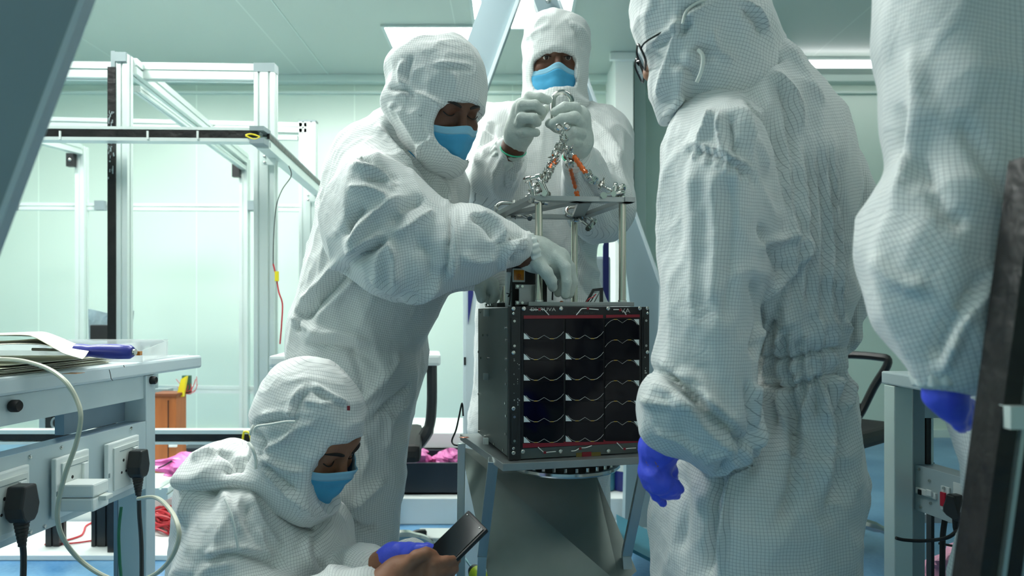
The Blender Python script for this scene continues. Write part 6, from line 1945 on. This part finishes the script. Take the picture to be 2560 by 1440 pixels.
sp_ = [Puff([(598, 1232), (540, 1262), (492, 1320), (462, 1400), (450, 1500), (500, 1640), (620, 1680), (720, 1600), (712, 1500), (695, 1420), (670, 1340), (640, 1270)], 1.225, .075, .06, .02),
       Cone(eN, P(905, 1480, 1.13), .080, .045, .04), Cone(P(600, 1300, 1.27), P(600, 1500, 1.24), .08, .09, .05)]
fS = [([(520, 1400), (590, 1385), (660, 1400), (700, 1420)], 7, -.012), ([(515, 1385), (585, 1370), (660, 1382)], 6, .010), ([(600, 1240), (590, 1290), (605, 1330)], 6, .010), ([(620, 1260), (618, 1310), (640, 1350)], 5, -.010), ([(560, 1300), (540, 1350), (530, 1400)], 7, .008), ([(640, 1320), (660, 1370), (680, 1400)], 6, .010),
      ([(480, 1480), (520, 1420), (580, 1410)], 8, .008)]
garment('coverall', pA, cp + sp_, .0058, [(pelA, neckA, .17), (legsA[0][0], legsA[0][1], .1), (legsA[1][0], legsA[1][1], .1), (sF, wF, .07)] + [(P(590, 1270, 1.22), P(600, 1560, 1.2), .09), (eN, wN, .08)], fA + fS, noise=NZ)
gathers(P(930, 1420, 1.25), P(960, 1410, 1.235) - P(900, 1435, 1.27), .034, 14, .003, .030, 'cuff', pA)
gathers(P(915, 1478, 1.13), wN - eN, .036, 14, .003, .03, 'cuff', pA)
glove('glove', pA, hand_A_far(), .0026, M['nitrile'], noise=.001)
hood = [(770, 917), (720, 924), (684, 946), (646, 985), (636, 1022), (638, 1062), (636, 1100), (632, 1140), (600, 1150), (560, 1112), (500, 1132), (470, 1180), (520, 1210), (600, 1200), (680, 1262), (740, 1300), (785, 1312), (830, 1292), (872, 1262), (900, 1210), (906, 1150), (905, 1080), (903, 1030), (893, 990), (865, 955), (820, 928)]
hp_ = [Puff(hood, 1.305, .100, .080, .02), hA.ell((0, .02, .045), (.086, .108, .092), .02), hA.ell((0, -.025, -.02), (.080, .083, .115), .01), Puff([(600, 1130), (540, 1118), (480, 1150), (455, 1200), (540, 1230), (640, 1210), (670, 1170)], 1.29, .09, .05, .03)]
hp_ += [Puff([(827, 1110), (886, 1107), (930, 1100), (940, 1340), (850, 1330), (806, 1290), (784, 1262), (776, 1210), (790, 1155)], 1.235, .25, .012, .004, 'cut', smooth=False)]
fH = [([(640, 1060), (700, 1052), (740, 1052)], 4, -.012), ([(650, 1040), (700, 1030), (745, 1035)], 6, .006), ([(735, 1062), (715, 1095), (670, 1120), (645, 1132)], 5, .008), ([(730, 1050), (728, 1010), (760, 965)], 7, .008), ([(745, 1055), (745, 1010), (775, 970)], 6, -.008), ([(780, 960), (830, 990), (870, 1010)], 5, .007), ([(776, 972), (825, 1002), (865, 1020)], 4, -.006),
      ([(640, 1135), (680, 1190), (740, 1250), (790, 1290)], 8, .014), ([(660, 1140), (710, 1170), (760, 1180)], 7, .012), ([(650, 1150), (700, 1200), (740, 1230)], 6, -.014), ([(780, 1060), (740, 1075), (700, 1110)], 7, .006), ([(625, 1120), (600, 1160), (560, 1180)], 7, -.012), ([(640, 1080), (660, 1110), (650, 1140)], 6, -.008), ([(760, 1000), (800, 1010), (850, 1000)], 6, .006),
      ([(530, 1120), (575, 1140), (610, 1180)], 7, -.012), ([(480, 1150), (520, 1130), (560, 1122)], 7, .010)]
garment('hood', pA, hp_, .0048, [(P(690, 1280, 1.31), P(770, 930, 1.31), .10), (P(480, 1180, 1.30), P(610, 1170, 1.30), .07)], fH, noise=((.0045, 9, (1, 1, 1), 61.0), (.0028, 20, (1, 1, 1), 6.0),))
wr_ = [Cone(w + (e - w) * .28, w, .031, .027, .01) for w, e in ((wN, eN), (wF, eF))]
fill_person(pA, core, [cp, sp_, hp_], hA.prims(neckA) + wr_, tips, hres)
seam('hood_cord', [P(636, 1080, 1.20), P(643, 1066, 1.198), P(680, 1060, 1.190), P(715, 1054, 1.186), P(738, 1054, 1.186)], pA, .0024, M['cord'])
seam('hood_cord', [P(634, 1062, 1.205), P(628, 1075, 1.20), P(625, 1088, 1.20)], pA, .0022, M['cord'])
seam('hood_cord', [P(622, 1108, 1.20), P(632, 1122, 1.19), P(640, 1150, 1.19), P(640, 1172, 1.19)], pA, .0030, M['cord'])
seam('armhole_seam', [P(562, 1248, 1.16), P(580, 1290, 1.145), P(590, 1340, 1.14), P(596, 1375, 1.14)], pA, .0022)
MB().box(*(lambda q: (q.x - .0025, q.x + .0025, q.y - .003, q.y, q.z - .004, q.z + .004))(P(872, 1020, 1.225))).build('red_mark', M['redtape'], pA)
# phone
ph = empty('phone', P(1140, 1355, 1.19), 'black smartphone held in the crouching person\'s hands', 'phone')
u_ = Vector((.72, .26, .64)).normalized(); v_ = Vector((.42, -.85, -.30)); v_ = (v_ - u_ * v_.dot(u_)).normalized(); w_ = u_.cross(v_).normalized()
c_ = P(1118, 1378, 1.178)
pm2 = Matrix(((u_.x, v_.x, w_.x, c_.x), (u_.y, v_.y, w_.y, c_.y), (u_.z, v_.z, w_.z, c_.z), (0, 0, 0, 1)))
MB(pm2).hull_box(-.074, .074, -.035, .035, -.0045, .0045, .004).build('case', M['blackpl'], ph, smooth=True)
sg = 1 if (pm2.to_3x3() @ Vector((0, 0, 1))).y < 0 else -1
MB(pm2).hull_box(-.069, .069, -.031, .031, sg * .0052 - .0006, sg * .0052 + .0006, .0005).build('screen', M['phone'], ph)
for vv_ in (-.024, .022): MB(pm2).sphere((.066, vv_, sg * .0060), .0016, 8).build('sensor', M['steel'], ph, smooth=True)
# lime screwdriver on the floor
sdv = empty('screwdriver', P(1180, 1425, 1.75), 'screwdriver with lime and black handle and pale blue shaft beside the stand', 'screwdriver')
a, b, c_ = P(1152, 1382, 1.70), P(1180, 1420, 1.66), P(1215, 1462, 1.60)
MB().cyl(a, b, .003, n=10).build('shaft', M['cyan'], sdv, smooth=True)
MB().lathe([(.007, 0), (.014, .006), (.019, .02)], b, c_ - b, 18).build('collar', M['blackpl'], sdv, smooth=True)
MB().lathe([(.019, .0201), (.021, .035), (.019, .075), (.012, .085)], b, c_ - b, 18).build('handle', M['screwgreen'], sdv, smooth=True)

# ================================================================== D: standing person, back to the camera
hD = Head(P(1752, 70, 1.13), rotm(-98, 24, 0))
neckD, chestD, pelD = P(1860, 200, 1.16), P(1900, 420, 1.19), P(1960, 960, 1.20)
sN, eN, wN = P(1790, 400, 1.07), P(1800, 850, 1.05), P(1662, 1080, 1.045)
sF, eF, wF = P(2080, 360, 1.28), P(2120, 700, 1.31), P(2020, 900, 1.42)
def hand_D():
    L = [Cone(P(1665, 1075, 1.040), P(1648, 1120, 1.050), 0.0241, 0.0267, .012, flat=((1, 0, 0), .9)), Cone(P(1648, 1120, 1.050), P(1637, 1175, 1.055), 0.0310, 0.0241, .015, flat=((0, 1, 0), .7))]
    L += finger([P(1618, 1180, 1.050), P(1625, 1212, 1.055), P(1641, 1238, 1.060), P(1657, 1257, 1.065)], 0.0108, 0.0065, .010)
    L += finger([P(1630, 1188, 1.040), P(1642, 1218, 1.040), P(1664, 1235, 1.045), P(1691, 1239, 1.050)], 0.0108, 0.0069, .010)
    L += finger([P(1642, 1190, 1.040), P(1658, 1213, 1.035), P(1680, 1224, 1.040), P(1701, 1224, 1.045)], 0.0103, 0.0069, .010)
    L += finger([P(1655, 1185, 1.045), P(1670, 1205, 1.040), P(1686, 1211, 1.045), P(1696, 1216, 1.050)], 0.0099, 0.0073, .010)
    L += finger([P(1668, 1150, 1.065), P(1678, 1178, 1.080), P(1680, 1200, 1.085), P(1684, 1215, 1.085)], 0.0112, 0.0077, .012)
    return L
legsD = [(P(1860, 1000, 1.15), V3((.40, 1.13, .46)), V3((.40, 1.20, .09)), V3((.31, 1.24, .045))),
         (P(2010, 1000, 1.25), V3((.50, 1.24, .46)), V3((.515, 1.32, .09)), V3((.445, 1.36, .045)))]
core = body_prims(hD, neckD, chestD, pelD, [(sN, eN, wN), (sF, eF, wF)], legsD)
tips = shrink(hand_D(), .0018)
pD = make_person((.48, 1.2, 0), 'person in white coverall standing with back turned and one violet gloved hand hanging', M['skin3']); hres = .0055
add_eyes(hD, pD)
tor = [(1745, 215), (1702, 300), (1690, 430), (1700, 600), (1760, 800), (1850, 900), (1878, 960), (1880, 1060), (1960, 1110), (2050, 1100), (2095, 1040), (2080, 940), (2078, 870), (2105, 760), (2115, 620), (2130, 500), (2120, 400), (2088, 300), (2046, 230), (1986, 160), (1945, 118), (1900, 100), (1830, 130)]
cp = [Puff(tor, 1.19, .135, .11, .025)]
pants = [(1880, 900), (1880, 800), (1960, 740), (2060, 740), (2080, 800), (2085, 905), (2102, 980), (2118, 1090), (2122, 1220), (2122, 1440), (2115, 1620), (2070, 1760), (1760, 1760), (1660, 1600), (1643, 1440), (1641, 1270), (1700, 1170), (1800, 1100), (1862, 1000)]
cp += [Puff(pants, 1.20, .150, .13, .012)]
for (hp, kn, an, toe) in legsD:
    cp += [Cone(kn + (hp - kn) * .5, kn, .105, .10, .05), Cone(kn, an, .10, .080, .04), Cone(an, toe, .055, .048, .02)]
far = [(2070, 285), (2125, 385), (2184, 515), (2164, 562), (2156, 700), (2142, 800), (2140, 858), (2105, 892), (2065, 870), (2050, 700), (2050, 450)]
cp += [Puff(far, 1.30, .075, .065, .02), Cone(eF, wF, .07, .045, .03)]
fD = []
for x0, x1, x2 in ((2010, 2000, 1985), (2042, 2038, 2022), (2072, 2070, 2058), (1985, 1965, 1945), (2095, 2098, 2090)):
    fD.append(([(x0 - 20, 330), (x0, 560), (x1, 760), (x2, 880)], 8, .013, 1.3)); fD.append(([(x0 - 2, 380), (x0 + 16, 600), (x1 + 14, 780)], 7, -.012, 1.3))
fD += [([(1860, 230), (1930, 300), (1965, 420), (1985, 560)], 12, -.018), ([(1845, 250), (1870, 330), (1915, 430)], 12, .012), ([(1930, 180), (1985, 240), (2000, 330)], 9, .016), ([(1945, 200), (1972, 280), (1985, 400)], 7, -.012),
       ([(1900, 560), (1940, 640), (1960, 700)], 10, -.014), ([(1960, 100), (2010, 180), (2060, 260)], 8, .008), ([(1900, 620), (1990, 590), (2000, 650), (1900, 760)], 8, .012), ([(1885, 890), (1930, 820), (1990, 660)], 10, -.016), ([(1880, 700), (1900, 800), (1880, 880)], 8, -.010)]
for i in range(15):      # gathers above and below the waist band
    t = i / 14; x = 1892 + 236 * t; y = 884 - 34 * t + 8 * math.sin(i * 2.1)
    fD.append(([(x, y - 60 - 18 * math.sin(i * 1.7)), (x + 2, y - 20), (x + 1, y + 6)], 4.5, .015 if i % 2 else -.011, 1.4))
    fD.append(([(x + 5, y + 8), (x + 4, y + 40), (x + 6, y + 68)], 5, .010 if i % 2 else -.009, 1.4))
    fD.append(([(x - 2, y + 74), (x - 4, y + 110), (x - 3 - 12 * math.sin(i), y + 190)], 6, .015 if (i + 1) % 2 else -.012, 1.4))
fD += [([(1885, 955), (1960, 968), (2060, 945), (2130, 922)], 4, -.018), ([(1888, 885), (1960, 900), (2050, 880), (2122, 862)], 4, -.018),
       ([(1870, 960), (1885, 1060), (1880, 1180)], 9, -.014), ([(1990, 970), (1985, 1080), (1985, 1200), (1950, 1300)], 12, -.020), ([(2010, 990), (2010, 1100), (2000, 1240)], 11, .014), ([(2080, 960), (2105, 1080), (2100, 1220), (2020, 1330)], 12, -.014), ([(2065, 960), (2078, 1080), (2060, 1220)], 10, .012), ([(1905, 980), (1895, 1100), (1830, 1190), (1810, 1300), (1800, 1440)], 10, .018), ([(1880, 1100), (1800, 1200), (1780, 1320), (1770, 1440)], 12, -.020),
       ([(1700, 1180), (1710, 1270), (1700, 1380)], 14, -.010), ([(2020, 1330), (2060, 1280), (2100, 1250)], 9, .010), ([(1930, 960), (1960, 1060), (1975, 1150)], 9, .010), ([(1740, 200), (1800, 168), (1880, 138), (1940, 122)], 6, .016), ([(1755, 228), (1830, 192), (1900, 162), (1955, 150)], 4, -.014)]

slv = [(1800, 262), (1745, 285), (1712, 335), (1692, 440), (1686, 600), (1664, 700), (1644, 820), (1628, 900), (1640, 930), (1606, 950), (1591, 985), (1592, 1030), (1612, 1075), (1652, 1095), (1700, 1135), (1760, 1175), (1800, 1190), (1850, 1155), (1886, 1130), (1894, 1090), (1888, 1000), (1878, 900), (1884, 780), (1896, 640), (1892, 500), (1882, 420), (1860, 330)]
sp_ = [Puff(slv, 1.055, .100, .09, .02, tilt=(0, -.03)), Cone(P(1800, 380, 1.10), P(1800, 600, 1.09), .085, .09, .05), Cone(P(1710, 1040, 1.06), P(1668, 1075, 1.045), .050, .036, .03)]
fS = [([(1648, 925), (1700, 960), (1790, 1050), (1885, 1125)], 7, -.024, 1.2), ([(1652, 905), (1690, 930), (1760, 990), (1850, 1070)], 8, .012), ([(1630, 960), (1700, 1000), (1780, 1080), (1860, 1140)], 11, .014), ([(1700, 925), (1760, 960), (1795, 1040)], 14, .010),
      ([(1720, 358), (1780, 372), (1840, 398), (1880, 430)], 5, .010, 1.4), ([(1718, 370), (1778, 385), (1838, 412), (1878, 448)], 4, -.010), ([(1780, 270), (1762, 320), (1745, 355)], 7, .010), ([(1830, 290), (1830, 340), (1850, 390)], 8, -.014), ([(1800, 280), (1800, 330), (1815, 380)], 7, .012),
      ([(1600, 1000), (1650, 1010), (1720, 1020)], 9, .010), ([(1640, 1080), (1700, 1100), (1770, 1150)], 8, .008), ([(1760, 1165), (1790, 1140), (1850, 1130)], 6, .008), ([(1730, 400), (1735, 600), (1730, 800)], 16, .008), ([(1820, 440), (1830, 600), (1820, 800)], 18, -.010), ([(1780, 430), (1790, 600), (1780, 760)], 14, .007)]
for i in range(13):
    t = i / 12; x = 1722 + 160 * t; y = 366 + 70 * t ** 1.3
    fS.append(([(x, y), (x + 1, y + 14), (x + 1, y + 30)], 3.2, .005 if i % 2 else -.005))
garment('coverall', pD, cp + sp_, .0058, [(pelD, neckD + V3((-.02, 0, 0)), .17), (legsD[0][0], legsD[0][2], .13), (legsD[1][0], legsD[1][2], .13), (P(2100, 330, 1.28), P(2110, 880, 1.3), .07)] + [(P(1800, 300, 1.06), P(1770, 960, 1.05), .11), (P(1850, 1000, 1.05), P(1660, 1080, 1.1), .10)], fD + fS, noise=NZ)
glove('glove', pD, hand_D(), .0026, M['nitrile'], noise=.0012, folds=[([(1610, 1120), (1640, 1160), (1660, 1190)], 2.2, -.0016), ([(1625, 1105), (1655, 1130), (1672, 1150)], 2, -.0016), ([(1605, 1140), (1630, 1180), (1655, 1200)], 2, -.0014), ([(1630, 1092), (1655, 1105), (1680, 1130)], 2, -.0014)])
hood = [(1600, -70), (1577, 0), (1579, 50), (1592, 98), (1626, 165), (1630, 225), (1650, 284), (1668, 304), (1692, 300), (1712, 255), (1770, 205), (1850, 175), (1915, 135), (1936, 105), (1925, 60), (1902, 20), (1880, -40), (1810, -95), (1710, -112), (1640, -105)]
hp_ = [Puff(hood, 1.125, .098, .075, .02), hD.ell((0, .02, .04), (.088, .108, .095), .02), Cone(P(1800, 120, 1.13), neckD, .085, .085, .03), hD.ell((0, -.02, -.07), (.076, .085, .085), .02), Cone(hD.w(0, .0, -.10), neckD + V3((0, 0, -.03)), .07, .09, .03)]
hp_ += [Puff([(1560, 92), (1594, 92), (1622, 100), (1614, 130), (1616, 150), (1632, 170), (1560, 185)], 1.035, .25, .006, .003, 'cut', smooth=False)]
fH = [([(1625, 110), (1680, 70), (1720, 40), (1800, 0)], 5, .008), ([(1640, 120), (1690, 85), (1730, 60)], 5, -.006), ([(1690, 50), (1685, 120), (1660, 200), (1650, 250)], 9, .010), ([(1720, 50), (1710, 80), (1715, 70)], 5, -.010), ([(1700, 60), (1715, 20), (1760, 5)], 5, -.010),
      ([(1735, 120), (1765, 130), (1760, 160)], 7, -.012), ([(1860, 20), (1890, 50), (1905, 85)], 6, -.012), ([(1850, 0), (1900, 30), (1920, 80)], 5, .010), ([(1780, 70), (1790, 120), (1840, 160)], 8, .008), ([(1660, 290), (1685, 270), (1705, 240)], 6, .008), ([(1680, 150), (1730, 180), (1740, 210)], 8, -.008)]
garment('hood', pD, hp_, .0048, [(P(1700, 300, 1.12), P(1760, -80, 1.12), .10)], fH, noise=((.0045, 8, (1, 1, 1), 91.0), (.0028, 20, (1, 1, 1), 6.0),))
wr_ = [Cone(w + (e - w) * .28, w, .031, .027, .01) for w, e in ((wN, eN), (wF, eF))]
fill_person(pD, core, [cp, sp_, hp_], hD.prims(neckD) + wr_, tips, hres)
seam('hood_cord', [P(1745, 125, 1.035), P(1757, 140, 1.03), P(1754, 175, 1.03), P(1742, 205, 1.04)], pD, .0030, M['cord'])
seam('hood_cord', [P(1706, 60, 1.03), P(1715, 30, 1.03), P(1740, 8, 1.03), P(1770, 0, 1.03)], pD, .0022, M['cord'])
# collar
def band_tube(pts, w, th, parent, name, m):
    c = spline(pts, 6); mb = MB()
    vs = []; fs = []
    for p in c:
        vs += [p + V3((0, 0, w)), p - V3((0, 0, w)), p + V3((0, th, -w)), p + V3((0, th, w))]
    for i in range(len(c) - 1):
        for k in range(4):
            l = (k + 1) % 4; fs.append([4 * i + k, 4 * i + l, 4 * i + 4 + l, 4 * i + 4 + k])
    return mb.add(vs, fs).build(name, m, parent, smooth=True)
# spectacles
sg_ = empty('spectacles', P(1605, 145, 1.12)); sg_.parent = pD; sg_.location = P(1605, 145, 1.12) - wloc(pD)
for e in (-1, 1):
    pts = [hD.w(e * .031 + .025 * math.copysign(abs(math.cos(t)) ** .5, math.cos(t)), -.112, -.010 + .017 * math.copysign(abs(math.sin(t)) ** .5, math.sin(t))) for t in np.linspace(0, 2 * math.pi, 24)[:-1]]
    MB().tube(pts, .0019, 6, closed=True).build('rim', M['specs'], sg_, smooth=True)
    MB().prism(pts, hD.R @ V3((0, .0008, 0))).build('lens', M['lens'], sg_)
    MB().tube(spline([hD.w(e * .053, -.111, -.004), hD.w(e * .074, -.10, -.004), hD.w(e * .080, -.04, -.004), hD.w(e * .080, .01, -.006)], 4), .0016, 6).build('temple', M['specs'], sg_, smooth=True)
MB().tube(spline([hD.w(-.010, -.113, -.008), hD.w(0, -.116, -.004), hD.w(.010, -.113, -.008)], 4), .0015, 6).build('bridge', M['specs'], sg_, smooth=True)

# ================================================================== E: near person at the right edge
hE = Head(V3((.70, .92, 1.58)), rotm(-60, 20, 0))
neckE, chestE, pelE = V3((.72, .92, 1.45)), V3((.72, .88, 1.25)), V3((.72, .86, .86))
sN, eN, wN = V3((.54, .80, 1.32)), P(2240, 700, .71), P(2358, 945, .70)
sF, eF, wF = V3((.90, .94, 1.32)), V3((.96, .88, 1.05)), V3((.80, 1.00, .98))
def hand_E():
    L = [Cone(P(2355, 935, .70), P(2365, 985, .70), .018, .020, .01, flat=((0, 1, 0), .8)), Cone(P(2365, 985, .70), P(2382, 1020, .70), .020, .014, .01, flat=((0, 1, 0), .7))]
    L += finger([P(2372, 1010, .695), P(2388, 1040, .70), P(2398, 1062, .705), P(2404, 1074, .71)], .0090, .0050, .006)
    L += finger([P(2388, 1005, .70), P(2406, 1030, .71), P(2412, 1052, .715), P(2414, 1066, .72)], .0090, .0060, .006)
    L += finger([P(2395, 1000, .715), P(2416, 1020, .725), P(2424, 1042, .73)], .0090, .0060, .006)
    L += finger([P(2395, 995, .725), P(2420, 1012, .735), P(2430, 1030, .74)], .0080, .0060, .006)
    L += finger([P(2350, 985, .715), P(2362, 1010, .73), P(2375, 1030, .735)], .0090, .0060, .006)
    return L
legsE = [(V3((.69, .84, .84)), V3((.68, .80, .46)), V3((.68, .84, .09)), V3((.60, .90, .045))), (V3((.82, .90, .84)), V3((.82, .88, .46)), V3((.82, .86, .09)), V3((.80, .80, .045)))]
core = body_prims(hE, neckE, chestE, pelE, [(sN, eN, wN), (sF, eF, wF)], legsE, .95)
tips = shrink(hand_E(), .0018)
pE = make_person((.56, .88, 0), 'blurred person in white coverall at the near right edge, only arm and side in view', M['skin3']); hres = .0065
cp = [Puff([(2380, -200), (2300, 20), (2330, 300), (2380, 700), (2396, 900), (2396, 1010), (2424, 1110), (2450, 1225), (2456, 1300), (2438, 1420), (2430, 1620), (2500, 1800), (2900, 1800), (3000, 1000), (3000, 0), (2800, -250)], .86, .10, .08, .02)]
for (hp, kn, an, toe) in legsE:
    cp += [Cone(kn + (hp - kn) * .6, kn, .095, .085, .05), Cone(kn, an, .085, .070, .03), Cone(an, toe, .050, .045, .02)]
cp += [Cone(sF, eF, .07, .065, .03), Cone(eF, wF, .06, .04, .03), Cone(neckE, chestE, .085, .13, .05)]
fE = [([(2460, 900), (2440, 1050), (2470, 1200)], 16, .008), ([(2500, 850), (2490, 1000), (2500, 1200)], 18, -.010)]
garment('coverall', pE, cp, .0065, [(pelE, neckE, .16), (legsE[0][0], legsE[0][2], .1), (legsE[1][0], legsE[1][2], .1)], fE, noise=NZ)
slv = [(2260, -260), (2236, -60), (2226, 80), (2236, 160), (2231, 300), (2240, 395), (2212, 460), (2166, 556), (2148, 622), (2154, 690), (2180, 762), (2234, 860), (2296, 930), (2328, 958), (2392, 966), (2420, 930), (2440, 860), (2500, 760), (2580, 620), (2640, 420), (2660, 200), (2640, -100), (2560, -260), (2400, -300)]
sp_ = [Puff(slv, .740, .075, .055, .02, tilt=(0, .12)), Cone(P(2300, 780, .72), P(2350, 900, .702), .045, .028, .03)]
fS = [([(2280, 120), (2300, 260), (2275, 400), (2230, 520)], 18, .010), ([(2250, 260), (2262, 340), (2258, 400)], 12, -.008), ([(2300, 400), (2360, 520), (2420, 560)], 18, -.010), ([(2560, 640), (2440, 760), (2360, 900)], 12, .010), ([(2470, 680), (2380, 800), (2330, 900)], 14, -.012), ([(2180, 640), (2240, 700), (2320, 720)], 16, .008), ([(2400, 300), (2480, 420), (2560, 500)], 20, -.008), ([(2360, 930), (2380, 880), (2400, 840)], 8, .008)]
garment('sleeve', pE, sp_, .0055, [(P(2400, -200, .745), P(2260, 620, .74), .08), (P(2230, 620, .74), P(2370, 960, .74), .08)], fS, noise=((.007, 6, (1, 1, .6), 111.0), (.003, 14, (1, 1, .6), 112.0)))
gathers(P(2354, 935, .702), (.02, 0, -.1), .0265, 12, .002, .018, 'cuff', pE)
glove('glove', pE, hand_E(), .003, M['nitrile'], noise=.0008)
hp_ = [hE.ell((0, .02, .03), (.094, .118, .12), .02), Cone(hE.w(0, .02, -.03), neckE, .085, .10, .03), hE.cone((0, -.13, -.01), (0, -.08, -.01), .05, .05, .01, 'cut')]
garment('hood', pE, hp_, .006, [(neckE, hE.w(0, 0, .12), .1)], (), noise=((.004, 9, (1, 1, 1), 121.0),))
wr_ = [Cone(wN + (eN - wN) * .2, wN, .019, .018, .01), Cone(wF + (eF - wF) * .2, wF, .028, .026, .01)]
fill_person(pE, core, [cp, sp_, hp_], hE.prims(neckE) + wr_, tips, hres)
face_mask(hE, pE)
add_eyes(hE, pE)
